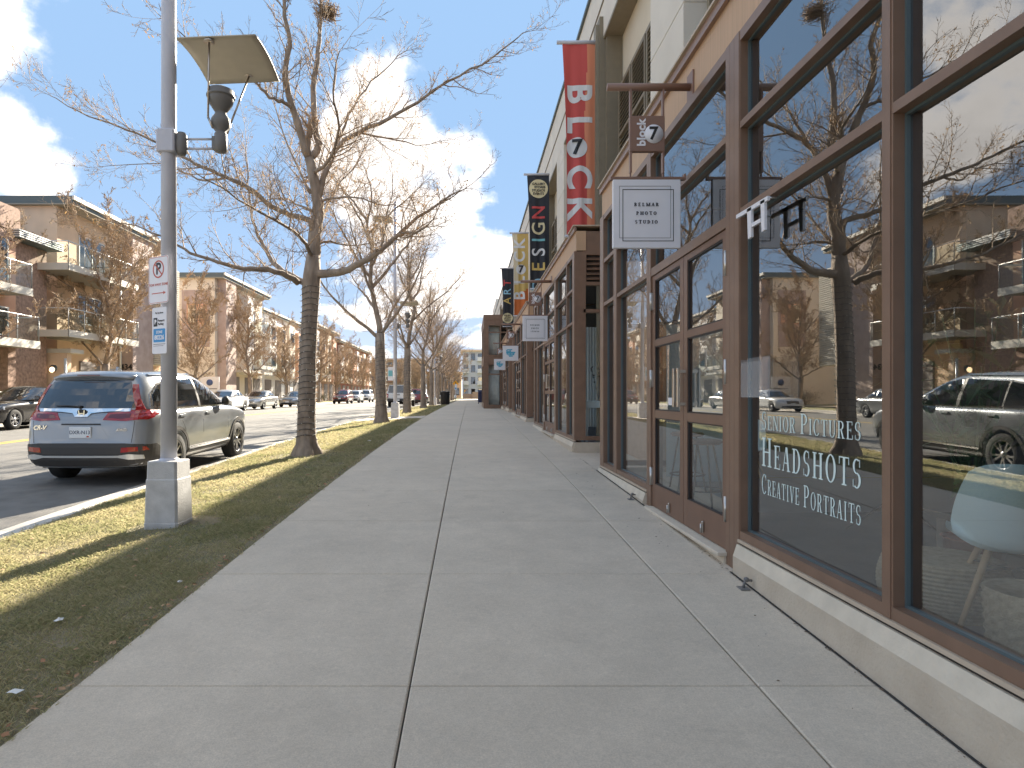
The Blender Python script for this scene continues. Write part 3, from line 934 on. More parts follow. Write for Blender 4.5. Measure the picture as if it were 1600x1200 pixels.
for i, m0 in enumerate(MODS):
    f = 11.5 + m0 - (-12.9 + P * 2) + 5.4      # far end of the recess: 11.5 for the module at the first gap
    f = 11.5 + P * (i - 2)
    vis = -2 < f < 60
    # pilaster of two steps carrying the banner
    pl = MB(); pl.box(XM - .07, XM + .33, f, f + .30, g(f) - .1, 8.30); pl.box(XM + .04, XM + .32, f - .10, f - .001, g(f) - .1, 7.93, 0)
    pl.box(XM - .13, XM - .071, f + .05, f + .25, 4.0, 8.18, 1)
    pl.build('pilaster', ['olive', 'olive_lt'], B)
    # pier between the recesses
    p0, p1 = f - 4.31, f - 3.0
    for (a0, a1) in ((p0, p1), (f - 8.85 + .30, f - 7.35)):
        pi_ = MB(); z = 4.10
        zz = [z, 5.02, 5.86, 6.70, 7.54, ZL]
        for j in range(4 if False else 5):
            pi_.box(XM, XM + .33, a0, a1, zz[j] + .008, zz[j + 1] - .008)
        pi_.box(XM + .012, XM + .32, a0 + .01, a1 - .01, z, ZL)
        pi_.build('wall_pier', 'cream2', B)
    for (a0, a1) in ((p1, f - .10), (f - 7.35, p0)):
        if not vis: continue
        fo = MB(); L = a1 - a0
        fo.box(XM + .25, XM + .33, a0, a1, 6.86, 6.95); fo.box(XM + .22, XM + .30, a0, a1, 4.95, 5.05, 1)
        fo.box(XM + .27, XM + .33, a0, a0 + .08, 5.05, 6.86); fo.box(XM + .27, XM + .33, a1 - .08, a1, 5.05, 6.86)
        w_ = fo.build('upper_window', ['olive_lt', 'fascia_lt'], B)
        pn = MB(); pn.quad((XM + .315, a0 + .08, 5.05), (XM + .315, a0 + .08, 6.86), (XM + .315, a1 - .08, 6.86), (XM + .315, a1 - .08, 5.05)); pn.build('pane', 'glass_dark', w_)
        for s_ in range(3):
            y_a = a0 + .12 + s_ * (L - .24) / 3; y_b = y_a + (L - .24) / 3 - .08
            sf = MB()
            sf.box(XM + .20, XM + .26, y_a, y_a + .05, 5.08, 6.84); sf.box(XM + .20, XM + .26, y_b - .05, y_b, 5.08, 6.84)
            sf.box(XM + .20, XM + .26, y_a + .05, y_b - .05, 5.08, 5.14); sf.box(XM + .20, XM + .26, y_a + .05, y_b - .05, 6.78, 6.84); sf.box(XM + .20, XM + .26, y_a + .05, y_b - .05, 5.93, 5.99)
            so = sf.build('shutter', 'olive', B)
            if f < 22:
                for q in range(22):
                    z_ = 5.17 + q * .0745
                    if abs(z_ + .02 - 5.96) < .045: continue
                    M = Matrix.Translation((XM + .23, 0, z_ + .015)) @ Matrix.Rotation(R(-40), 4, 'Y')
                    sl = MB(); sl.box(-.03, .03, y_a + .051, y_b - .051, -.004, .004, M=M); sl.build('shutter_slat', 'olive_lt', so)
            else:
                sl = MB()
                for q in range(22):
                    z_ = 5.17 + q * .0745
                    M = Matrix.Translation((XM + .23, 0, z_ + .015)) @ Matrix.Rotation(R(-40), 4, 'Y')
                    sl.box(-.03, .03, y_a + .051, y_b - .051, -.004, .004, M=M)
                stuff(sl.build('shutter_slats', 'olive_lt', so))
# saw-tooth roof blocks that step above the parapet far down the street
for (ya, yb, hgt) in ((58, 66, .9), (74, 82, 1.3), (92, 104, 1.6)):
    rb = MB(); rb.box(XM - .02, XM + 3, ya, yb, ZR + .07, ZR + .07 + hgt); rb.build('roof_block', 'cream2', B)
# solid body behind (closes the building, carries roof and back wall)
bd = MB(); bd.box(9.0, 9.2, -14, 112, -3, ZR - .1); bd.box(XM + .5, 9.0, -14, 112, ZR - .35, ZR - .15); bd.box(XM + .5, 9.2, -14.2, -14, -3, ZR - .1); bd.box(XM + .5, 9.2, 112, 112.2, -.2, ZR - .1); bd.build('back_wall', 'cream', B)
bw = MB(); bw.box(XM + .33, 9, 44, 112, .3, 4.2); bw.build('rear_shop_block', 'brown_wall', B)
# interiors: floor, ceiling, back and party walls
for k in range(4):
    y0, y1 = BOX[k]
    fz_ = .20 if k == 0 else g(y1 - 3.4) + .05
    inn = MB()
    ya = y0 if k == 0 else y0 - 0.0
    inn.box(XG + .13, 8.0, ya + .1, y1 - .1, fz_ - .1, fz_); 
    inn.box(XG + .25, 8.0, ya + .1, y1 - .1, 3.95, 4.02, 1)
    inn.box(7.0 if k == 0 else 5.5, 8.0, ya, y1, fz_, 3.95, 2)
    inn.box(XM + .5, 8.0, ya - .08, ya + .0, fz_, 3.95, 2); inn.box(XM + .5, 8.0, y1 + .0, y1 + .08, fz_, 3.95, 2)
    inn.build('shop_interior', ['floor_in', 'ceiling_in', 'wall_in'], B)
# gap walls between the shopfronts
for k in range(4):
    ya = BOX[k][1] + .08; yb = ya + 2.0
    gw = MB(); gw.box(XM + .26, XM + .48, ya, yb, g(ya), 4.4); gw.build('recess_wall', 'brown_wall', B)

# two storey glazed bay standing further out at the far end
VY, VX = 36.45, .80
TB = thing('corner_bay', 'brown framed two storey glass bay jutting out at the far end of the shops', 'building', (VX + .9, VY + 3, g(VY)))
mb = MB(); zt_ = 6.05; z0 = g(VY)
mb.box(VX, XM + .6, VY, VY + 7, zt_ - .28, zt_); mb.box(VX + .02, XM + .6, VY + .02, VY + 7, zt_ - .62, zt_ - .28)
mb.box(VX + .02, XM + .6, VY + .02, VY + 7, 3.15, 3.72)
mb.box(VX + .01, VX + .30, VY + .01, VY + .32, z0 - .1, zt_ - .28); mb.box(VX + .02, XM + .6, VY + .02, VY + .2, z0 - .1, z0 + .22)
mb.box(VX + .02, VX + .12, VY + .32, VY + 7, z0 - .1, z0 + .3)
mb.box(VX + .95, VX + 1.02, VY + .03, VY + .14, z0 + .22, 3.15); mb.box(VX + .95, VX + 1.02, VY + .03, VY + .14, 3.72, 5.43)
mb.box(VX + .3, XM + .6, VY + .04, VY + .13, 2.55, 2.63); mb.box(VX + .3, XM + .6, VY + .04, VY + .13, 5.0, 5.07)
for j in range(4): mb.box(VX + .03, VX + .13, VY + 1.8 + j * 1.6, VY + 1.9 + j * 1.6, z0, 5.5)
mb.build('frame', 'frame', TB)
pn = MB(); pn.quad((VX + .3, VY + .1, z0 + .2), (XM + .6, VY + .1, z0 + .2), (XM + .6, VY + .1, 3.2), (VX + .3, VY + .1, 3.2)); pn.quad((VX + .3, VY + .1, 3.7), (XM + .6, VY + .1, 3.7), (XM + .6, VY + .1, 5.45), (VX + .3, VY + .1, 5.45))
pn.build('pane', 'glass_clear', TB)
pn = MB(); pn.quad((VX + .09, VY + .3, z0 + .2), (VX + .09, VY + .3, 5.45), (VX + .09, VY + 7, 5.45), (VX + .09, VY + 7, z0 + .2)); pn.build('pane', 'glass', TB)
cu = MB()
for (za, zb) in ((z0 + .1, 3.1), (3.75, 5.4)):
    for j in range(16):
        x = VX + .32 + j * .04
        cu.tube([(x, VY + .5 + .03 * (j % 2), za), (x, VY + .5 + .03 * (j % 2), zb)], .025, 6)
cu.build('curtain', 'curtain', TB)
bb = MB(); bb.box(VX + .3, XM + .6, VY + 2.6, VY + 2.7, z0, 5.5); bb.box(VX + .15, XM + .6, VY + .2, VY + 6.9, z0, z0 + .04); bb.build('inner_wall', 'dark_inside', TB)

# ================================================================ signs and banners
SG = 'projecting shop signs along the right facade'
def block_sign(D, lab, nb=True):
    t = thing('blade_sign', lab, 'sign', (1.88, D, 3.95), 'brown block 7 blade signs')
    mb = MB(); mb.tube([(1.16, D, 3.95), (1.86, D, 3.95)], .031, 14); mb.build('arm', 'sign_brown', t)
    mb = MB(); mb.box(1.855, 1.872, D - .07, D + .07, 3.83, 4.07, bev=.003); mb.build('wall_plate', 'sign_brown', t)
    for x in (1.355, 1.628):
        mb = MB(); mb.box(x - .008, x + .008, D - .02, D + .02, 3.225, 3.93); mb.build('hanger', 'sign_brown', t)
    mb = MB(); mb.box(1.344, 1.638, D - .025, D + .019, 3.40, 3.70, bev=.004); pl = mb.build('panel', 'sign_brown', t)
    F = frame((1.548, D - .027, 3.548), (1, 0, 0), (0, 0, 1))
    mb = MB(); mb.lathe([(.079, 0), (.079, .004)], 28, M=frame((1.545, D - .0255, 3.545), (1, 0, 0), (0, 0, 1))); mb.build('disc', 'sign_white', pl)
    tx = xf(text_mb('7', .15, .003, .004), frame((1.541, D - .031, 3.545), (1, 0, 0), (0, 0, 1))); tx.build('numeral', 'ink', pl)
    tx = xf(text_mb('block', .098, .003, .0035, 1.05), frame((1.443, D - .027, 3.555), (0, 0, 1), (-1, 0, 0))); tx.build('lettering', 'sign_white', pl)
    return t
def photo_sign(D, lab, full=True):
    t = thing('hanging_sign', lab, 'sign', (1.49, D, 3.2), 'white hanging shop signs')
    x0, x1, z0, z1 = 1.204, 1.772, 2.590, 3.165
    mb = MB(); mb.box(x0, x1, D - .022, D + .018, z0, z1, bev=.003); p = mb.build('panel', 'sign_white', t)
    mb = MB(); mb.box(x0 - .02, x1 + .045, D - .02, D + .02, z1 + .001, z1 + .024); mb.box(x1 + .03, x1 + .045, D - .02, D + .02, z1 + .024, z1 + .05)
    mb.box(1.35, 1.36, D - .01, D + .01, z1 + .02, 3.235); mb.box(1.623, 1.633, D - .01, D + .01, z1 + .02, 3.235); mb.build('bracket', 'sign_brown', t)
    F = D - .0245
    def border(a, b, c, d, t_, nm):
        m = MB()
        for (u0, u1, v0, v1) in ((a, b, c, c + t_), (a, b, d - t_, d), (a, a + t_, c + t_, d - t_), (b - t_, b, c + t_, d - t_)):
            m.box(u0, u1, F, F + .002, v0, v1)
        m.build(nm, 'ink', p)
    cx, cz = (x0 + x1) / 2, (z0 + z1) / 2
    border(cx - .205, cx + .225, cz - .232, cz + .205, .0055, 'border')
    border(cx - .232, cx + .20, cz - .205, cz + .232, .0022, 'border')
    for s_, z_ in (('BELMAR', .075), ('PHOTO', .002), ('STUDIO', -.071)):
        m = serif(s_, .028, 1.2, .40, thick=.22, thin=.12)
        xf(m, frame((cx - .005, F, cz + z_ - .013), (1, 0, 0), (0, 0, 1))); m.build('lettering', 'ink_soft', p)
    return t
def blue_sign(D, lab):
    t = thing('hanging_sign', lab, 'sign', (1.49, D, 3.2), 'white hanging shop signs')
    x0, x1, z0, z1 = 1.204, 1.772, 2.62, 3.165
    mb = MB(); mb.box(x0, x1, D - .022, D + .018, z0, z1, bev=.003); p = mb.build('panel', 'sign_white', t)
    mb = MB(); mb.box(x0 - .02, x1 + .045, D - .02, D + .02, z1 + .001, z1 + .024); mb.box(1.35, 1.36, D - .01, D + .01, z1 + .02, 3.235); mb.box(1.623, 1.633, D - .01, D + .01, z1 + .02, 3.235); mb.build('bracket', 'sign_brown', t)
    mb = MB(); F = D - .0245
    # loose blue brush-lettered mark: a few fat strokes
    st = [(-.13, .12, .06, .13), (-.14, .055, .02, .06), (-.12, .00, .15, .005), (-.10, -.06, .13, -.05), (-.14, .12, -.12, -.05), (-.02, .13, .0, -.08), (.08, .05, .12, -.06), (-.06, -.11, .08, -.10), (-.16, .02, .17, .03)]
    for i, (a, b, c, d) in enumerate(st):
        u = Vector((c - a, d - b)); n = Vector((-u.y, u.x)).normalized() * .021
        x_, z_ = (x0 + x1) / 2, (z0 + z1) / 2
        mb.prism([(x_ + a - n.x, z_ + b - n.y), (x_ + c - n.x, z_ + d - n.y), (x_ + c + n.x, z_ + d + n.y), (x_ + a + n.x, z_ + b + n.y)], F - i * .0002, F + .002, 'y')
    mb.build('brush_mark', 'blue_ink', p, fix=True)
    return t
SD = [5.29, 14.3, 22.9, 31.2]
block_sign(SD[0], 'nearest brown block 7 blade sign, right above the large white photo studio sign')
block_sign(SD[1], 'second brown block 7 blade sign, above the smaller photo studio sign')
block_sign(SD[2], 'third brown block 7 blade sign down the shops, above the first blue marked sign')
block_sign(SD[3], 'farthest brown block 7 blade sign, by the two storey bay')
photo_sign(SD[0], 'large white square sign reading BELMAR PHOTO STUDIO in a double black border, nearest the camera')
photo_sign(SD[1], 'smaller looking white photo studio sign further down the shops')
blue_sign(SD[2], 'white square sign with a blue brush mark, the nearer and larger of two')
blue_sign(SD[3], 'white square sign with a blue brush mark, the farther and lower of two')

mat('ban_red', (.58, .09, .08), .75); mat('ban_orange', (.72, .27, .15), .75); mat('ban_black', (.025, .027, .035), .7)
mat('ban_yellow', (.62, .43, .14), .75); mat('ban_pale', (.70, .60, .42), .75); mat('ban_white', (.74, .74, .75), .7)
mat('ban_rust', (.60, .16, .04), .75); mat('c_red', (.62, .08, .08), .7); mat('c_yel', (.70, .50, .16), .7); mat('c_teal', (.20, .50, .55), .7); mat('c_cream', (.72, .62, .38), .7); mat('c_blue', (.30, .55, .70), .7)
def banner(D, z0, z1, lab, kind):
    x0, x1 = 1.713, 2.372
    zf = z1 - z0
    t = thing('banner', lab, 'banner', (x1, D, z0), 'vertical banners on the pilasters')
    rr = random.Random(int(D * 10)); ph = rr.uniform(0, 6)
    def rip(x, z):
        u = (x - x0) / (x1 - x0)
        fall = (z1 - z) / zf
        return D + (.028 * math.sin(u * 9 + ph + fall * 1.5) + .014 * math.sin(u * 19 + ph * 2 - fall * 2)) * (.25 + .75 * fall) * (1 if kind != 'x' else 1)
    def edge(z):   # the free left edge bellies slightly
        fall = (z1 - z) / zf
        return x0 + .085 * math.sin(min(1, fall * 1.4) * PI * .5)
    mb = MB(); nx, nz_ = 26, 40
    vs = [];
    for j in range(nz_ + 1):
        z = z0 + zf * j / nz_
        for i in range(nx + 1):
            x = edge(z) + (x1 - edge(z)) * i / nx
            vs.append((x, rip(x, z), z))
    fs = []; mi = []
    for j in range(nz_):
        for i in range(nx):
            fs.append((j*(nx+1)+i, j*(nx+1)+i+1, (j+1)*(nx+1)+i+1, (j+1)*(nx+1)+i))
            u = i / nx; v = j / nz_
            k = 0
            if kind == 'red': k = 1 if u > .62 + .06 * math.sin(v * 7 + 1) * (1 if v > .4 else .3) else 0
            if kind == 'yellow': k = 2 if (v < .20 + .12 * u) else (1 if u < .3 and v > .35 else 0)
            mi.append(k)
    mb.add(vs, fs, 0, True); mb.m = mi
    mats = {'red': ['ban_red', 'ban_orange'], 'black': ['ban_black'], 'black2': ['ban_black'], 'yellow': ['ban_yellow', 'ban_pale', 'ban_rust']}[kind]
    o = mb.build('cloth', mats, t)
    def letter(ch, size, zc, xc, up, m, bold=.012):
        if up: F = frame((xc, 0, zc), (0, 0, 1), (-1, 0, 0))      # reads upward
        else: F = frame((xc, 0, zc), (0, 0, -1), (1, 0, 0))       # reads downward
        tx = xf(text_mb(ch, size, .002, bold, res=6), F)
        # subdivide long letters a little so that they follow the folds
        bm = bmesh.new(); vv = [bm.verts.new(p) for p in tx.v]
        for f in tx.f:
            try: bm.faces.new([vv[i] for i in f])
            except ValueError: pass
        for c in [x0 + q * .05 for q in range(1, 14)]:
            bmesh.ops.bisect_plane(bm, geom=bm.verts[:] + bm.edges[:] + bm.faces[:], plane_co=(c, 0, 0), plane_no=(1, 0, 0))
        for v in bm.verts: v.co.y = rip(v.co.x, v.co.z) - .007 + (v.co.y * 1.0)
        me = bpy.data.meshes.new('letter'); bm.to_mesh(me); bm.free(); me.materials.append(MAT[m])
        for v in me.vertices: v.co -= t.location
        ob = bpy.data.objects.new('letter', me); C.objects.link(ob); ob.parent = o
    def disc(zc, xc, r, m, txt, num):
        mb = MB(); n = 36
        vs = [(xc, rip(xc, zc) - .010, zc)]
        for ring in (.33, .66, 1):
            for i in range(n):
                a = 2*PI*i/n; x = xc + r*ring*math.cos(a); z = zc + r*ring*math.sin(a)
                vs.append((x, rip(x, z) - .010, z))
        fs = [(0, 1 + i, 1 + (i+1) % n) for i in range(n)]
        for q in range(2):
            fs += [(1+q*n+i, 1+(q+1)*n+i, 1+(q+1)*n+(i+1) % n, 1+q*n+(i+1) % n) for i in range(n)]
        mb.add(vs, fs, 0, True); mb.build('disc', m, o)
        if num:
            tx = xf(text_mb('7', r * 2.0, .002, .012), frame((xc, 0, zc), (1, 0, 0), (0, 0, 1)))
            tx.v = [(p[0], rip(p[0], p[2]) - .030 + p[1], p[2]) for p in tx.v]; tx.build('numeral', 'ink', o)
        if txt:
            for i, s_ in enumerate(('GALLERY', 'STORES', 'STUDIOS', 'EVENTS')):
                tx = xf(text_mb(s_, r * .34, .002, .003), frame((xc + (.15 * r if i == 1 else 0), 0, zc + r * (.50 - .35 * i)), (1, 0, 0), (0, 0, 1)))
                tx.v = [(p[0], rip(p[0], p[2]) - .018 + p[1], p[2]) for p in tx.v]; tx.build('lettering', 'ink', o)
    if kind == 'red':
        pz = lambda py: 1.35 + (618 - py) * D / 980
        for ch, py in (('B', 146), ('L', 194), ('C', 277), ('K', 325)):
            letter(ch, .62, pz(py), x0 + .30, False, 'ban_white', .020)
        disc(pz(231), x0 + .27, .19, 'ban_white', None, True)
    elif kind == 'black':
        cols = ['c_blue', 'c_yel', 'ban_white', 'c_teal', 'c_cream', 'c_red']
        hz = [445, 417, 394, 375, 357, 332]
        for ch, py, m in zip('DESIGN', hz, cols):
            letter(ch, .55, 1.35 + (618 - py) * D / 980, x0 + .36, True, m, .006)
        disc(1.35 + (618 - 295) * D / 980, x0 + .34, .28, 'c_cream', True, False)
    elif kind == 'yellow':
        for ch, py in (('K', 381), ('C', 401), ('L', 438), ('B', 462)):
            letter(ch, .62, 1.35 + (618 - py) * D / 980, x0 + .32, True, 'ban_white', .016)
        disc(1.35 + (618 - 421) * D / 980, x0 + .36, .20, 'ban_white', None, True)
    else:
        for ch, py, m in (('A', 470, 'c_yel'), ('R', 456, 'c_blue'), ('T', 442, 'c_red')):
            letter(ch, .55, 1.35 + (618 - py) * D / 980, x0 + .33, True, m, .006)
        disc(1.35 + (618 - 497) * D / 980, x0 + .33, .28, 'c_cream', True, False)
    mb = MB(); mb.tube([(x0 - .10, D, z1 + .03), (XM - .07, D, z1 + .03)], .035, 10); mb.build('top_arm', 'pole', t)
    mb = MB(); mb.tube([(x0 + .05, D, z0 - .02), (XM - .07, D, z0 - .02)], .028, 10); mb.build('bottom_arm', 'pole', t)
banner(11.62, 4.32, 7.86, 'nearest banner, red and orange cloth reading BLOCK with a 7 in a white disc', 'red')
banner(18.75, 4.56, 7.93, 'black banner reading DESIGN in coloured letters under a cream disc', 'black')
banner(25.4, 4.60, 7.90, 'yellow banner with pale BLOCK lettering, between the two black ones', 'yellow')
banner(33.9, 5.10, 8.20, 'farthest banner, black cloth reading ART above a cream disc', 'black2')

# ---------------------------------------------------------------- lettering and fittings on the nearest windows
def yz(px, X): return 980 * X / (px - 734)
XL = XG + .0655
wl = thing('window_lettering', 'pale green serif lettering reading SENIOR PICTURES HEADSHOTS CREATIVE PORTRAITS on the window', 'lettering', (XL, 3.5, 1.0))
def winline(s, h, wx, yc, zc, Wd, th, tn, gp=.13):
    m = serif(s, h, wx, gp, thick=th, thin=tn, depth=.0008)
    k = Wd / m.W
    m.v = [(p[0] * k, p[1], p[2]) for p in m.v]
    xf(m, frame((XL - .001, yc, zc), (0, -1, 0), (0, 0, 1)))
    m.build('lettering', 'vinyl', wl, fix=True)
yA, yB = yz(1191, XL), yz(1345, XL)
yc_ = (yA + yB) / 2; W_ = yA - yB
def zr(py, px): return 1.35 + (618 - py) * yz(px, XL) / 980
winline('Senior Pictures', .115, .75, yc_ - .0, zr(671, 1193), W_, .13, .04)
winline('Headshots', .185, .60, yc_, zr(728, 1193), W_, .15, .045)
winline('Creative Portraits', .125, .62, yc_, zr(771, 1193), W_, .13, .045)
# white H shaped sign fixed to the frame
hs_ = thing('letter_sign', 'white metal letter H sign with a long top bar, fixed over the window corner', 'sign', (XG - .05, 4.0, 2.5))
X_ = XG - .05
def hz_(px, py): 
    D = 980 * X_ / (px - 734); return (D, 1.35 + (618 - py) * D / 980)
def hq(pts):
    mb.prism([hz_(*p) for p in pts], X_ - .008, X_ + .008, 'x')
mb = MB(); hq([(1152, 336), (1201, 306), (1201, 313), (1152, 342)]); mb.build('top_bar', 'sign_white', hs_, fix=True)
mb = MB(); hq([(1169, 327), (1175.5, 323), (1175.5, 370), (1170.5, 374)]); mb.build('leg', 'sign_white', hs_, fix=True)
mb = MB(); hq([(1190, 315), (1196.5, 311), (1196.5, 359), (1192, 363)]); mb.build('leg', 'sign_white', hs_, fix=True)
mb = MB(); hq([(1176, 349), (1190, 341), (1190, 347), (1176, 355)]); mb.build('cross_bar', 'sign_white', hs_, fix=True)
mb = MB(); mb.tube([(X_, hz_(1154, 338)[0], hz_(1154, 338)[1]), (XG, hz_(1154, 338)[0] , hz_(1154, 338)[1])], .006, 6); mb.build('fixing', 'steel', hs_); mb = MB(); mb.tube([(X_, hz_(1200, 309)[0], hz_(1200, 309)[1]), (XG, hz_(1200, 309)[0], hz_(1200, 309)[1])], .006, 6); mb.build('fixing', 'steel', hs_)
# clear brochure holder
bh = thing('brochure_holder', 'clear plastic brochure box fixed to the window by the door post', 'holder', (XG - .02, 4.2, 1.45))
y_a, y_b = yz(1161, XG - .03), yz(1196, XG - .03)
mb = MB(); z0_, z1_ = 1.35 - .012, 1.35 + .215
mb.box(XG - .045, XG - .043, y_b, y_a, z0_, z1_); mb.box(XG - .045, XG - .001, y_a - .002, y_a, z0_, z1_ + .02); mb.box(XG - .045, XG - .001, y_b, y_b + .002, z0_, z1_ + .02); mb.box(XG - .045, XG - .001, y_b, y_a, z0_, z0_ + .003); mb.box(XG - .004, XG - .002, y_b, y_a, z0_, z1_ + .03)
mb.build('box', 'clear_plastic', bh)
# hose-bib like anchors at the foot of the wall
def anchor(y, lab):
    t = thing('pipe_stub', lab, 'pipe', (XG - .10, y, g(y)), 'small pipe stubs at the wall foot')
    t.scale = (.75, .75, .75)
    x = XG - .09; z = g(y)
    mb = MB(); mb.tube([(XG - .04, y, z + .07), (x, y, z + .075), (x - .015, y, z + .045), (x - .02, y, z + .012)], .011, 8); mb.tube([(x + .005, y - .012, z + .08), (x + .005, y + .012, z + .08)], .02, 8); mb.build('elbow', 'lamp_grey', t)
    mb = MB(); mb.box(x - .06, x + .02, y - .05, y + .05, z + .002, z + .012, bev=.003); mb.build('foot_plate', 'lamp_grey', t)
anchor(980 * (XG - .09) / (1166 - 734), 'small black pipe stub at the wall foot beside the near door post')
anchor(980 * (XG - .09) / (988 - 734), 'small black pipe stub at the base wall just past the double door')
st = MB(); yq0, yq1 = 5.78, 5.92
st.quad((XG + .0335, yq1, 1.26), (XG + .0335, yq1, 1.33), (XG + .0335, yq0, 1.33), (XG + .0335, yq0, 1.26))
tag(st.build('sticker', 'sign_white'), 'small white sticker low on the glass of the far door leaf', 'sticker')
# ================================================================ things seen inside the shop
def stool(x, y, lab, rz=0, seat='wood_dark', h=.70):
    t = thing('bar_stool', lab, 'stool', (x, y, .20), 'stools inside the photo studio', rz)
    L = t.location
    mb = MB(); mb.lathe([(.02, .20 + h - .03), (.17, .20 + h - .025), (.19, .20 + h), (.17, .20 + h + .02), (.0, .20 + h + .005)], 22, M=Matrix.Translation((x, y, 0))); mb.build('seat', seat, t)
    for a in (45, 135, 225, 315):
        c, s = math.cos(R(a)), math.sin(R(a))
        mb = MB(); mb.tube([(x + .11 * c, y + .11 * s, .20 + h - .03), (x + .23 * c, y + .23 * s, .20)], .011, 8); mb.build('leg', 'black_metal', t)
    mb = MB(); mb.tube([(x + .195 * math.cos(R(a)), y + .195 * math.sin(R(a)), .43) for a in range(0, 361, 20)], .008, 6, caps=False); mb.build('foot_ring', 'black_metal', t)
    return t
stool(2.28, 6.15, 'dark topped stool standing behind the double door glass, nearer the door')
stool(2.55, 7.35, 'dark topped stool farther inside, behind the first one')
def shell_chair(x, y, rz, lab):
    t = thing('shell_chair', lab, 'chair', (0, 0, 0), None, 0)
    # bucket: grid surface
    n, m_ = 14, 16; vs = []
    for j in range(m_ + 1):
        v = j / m_
        for i in range(n + 1):
            u = i / n * 2 - 1
            if v < .5:
                yy = .22 - v * 2 * .42; zz = .44 - .03 * math.sin(v * 2 * PI * .5) 
                wd = .235 + .02 * math.sin(v * 6)
                zz += .10 * abs(u) ** 3.5 * (.35 + v)
            else:
                q = (v - .5) * 2
                yy = -.20 - .10 * q - .02 * q * q; zz = .44 + .03 * (1 - q) * 0 + .40 * q ** 1.05
                wd = .245 - .05 * q * q
                yy += .13 * abs(u) ** 2.6 * (1 - .45 * q)
                zz += .10 * abs(u) ** 3.5 * (1 - q) * .85 
                zz -= .05 * abs(u) ** 4 * q
            vs.append((u * wd, yy, zz))
    fs = [(j*(n+1)+i, j*(n+1)+i+1, (j+1)*(n+1)+i+1, (j+1)*(n+1)+i) for j in range(m_) for i in range(n)]
    k = len(vs)
    vs2 = [(p[0], p[1] - .004, p[2] - .008) for p in vs]
    mb = MB(); mb.add(vs + vs2, fs + [tuple(k + q for q in reversed(f)) for f in fs], 0, True); mb.build('seat_shell', 'chair_blue', t)
    for (sx, sy) in ((1, 1), (-1, 1), (1, -1), (-1, -1)):
        mb = MB(); mb.tube([(sx * .10, sy * .10 - .02, .41), (sx * .24, sy * .23 - .02, .0)], [.017, .011], 8); mb.build('leg', 'wood', t)
    mb = MB(); mb.tube([(-.15, .12, .30), (.15, -.14, .30)], .006, 6); mb.tube([(.15, .12, .30), (-.15, -.14, .30)], .006, 6); mb.box(-.11, .11, -.12, .09, .40, .412); mb.build('base_frame', 'black_metal', t)
    t.location = (x, y, .20); t.rotation_euler = (0, 0, rz)
    return t
shell_chair(2.66, 3.08, R(-32), 'pale blue moulded shell chair with wooden legs behind the nearest window')
shell_chair(3.6, 8.2, R(150), 'pale shell chair far inside, beyond the second stool')
def rings(r0, z0, z1, n, prof, amp=.006):
    pr = []
    for i in range(n * 4 + 1):
        q = i / (n * 4); pr.append((prof(q) + amp * math.sin(q * n * 2 * PI), z0 + (z1 - z0) * q))
    return pr
t = thing('woven_pouf', 'round woven straw pouf on the floor behind the nearest window', 'pouf', (2.55, 3.38, .20))
mb = MB(); pr = rings(0, .205, .47, 13, lambda q: .27 + .03 * math.sin(q * PI), .007)
pr = [(.01, .202)] + pr + [(.27 - .022 * i + .005 * (i % 2), .478 + .004 * (i % 2)) for i in range(12)] + [(.0, .478)]
mb.lathe(pr, 48, M=Matrix.Translation((2.55, 3.38, 0))); mb.build('body', 'straw', t)
t = thing('woven_basket', 'open woven seagrass basket under the pale blue chair at the right', 'basket', (2.36, 2.6, .20))
mb = MB(); M = Matrix.Translation((2.36, 2.6, 0))
n = 56; vs = []; fs = []; rows = 30
for j in range(rows + 1):
    q = j / rows
    for i in range(n):
        a = 2*PI*i/n
        r_ = .165 + .02 * q + .009 * math.sin(i * PI / 2 + (j // 2) * PI) * (1 if j % 2 else .2) + .004 * math.sin(j * PI)
        vs.append((2.36 + r_ * math.cos(a), 2.6 + r_ * math.sin(a), .205 + .33 * q))
fs = [(j*n+i, j*n+(i+1) % n, (j+1)*n+(i+1) % n, (j+1)*n+i) for j in range(rows) for i in range(n)]
mb.add(vs, fs, 0, True); mb.lathe([(.0, .21), (.15, .21), (.17, .53), (.18, .54), (.186, .535)], 40, M=M); mb.build('body', 'straw', t)
t = thing('cardboard_box', 'low cardboard box with a loose flap on the studio floor behind the pouf', 'box', (3.6, 4.1, .2))
mb = MB(); mb.box(3.2, 4.1, 3.9, 4.3, .2, .52); mb.build('carton', 'cardboard', t)
mb = MB(); mb.prism([(3.2, .52), (3.0, .60), (3.0, .605), (3.2, .525)], 3.9, 4.3, 'y'); mb.build('flap', 'cardboard', t)
t = MB(); t.box(2.4, 5.2, 3.3, 6.1, .204, .214); tag(t.build('rug', 'rug'), 'dark rug on the studio floor behind the lettered window', 'rug')
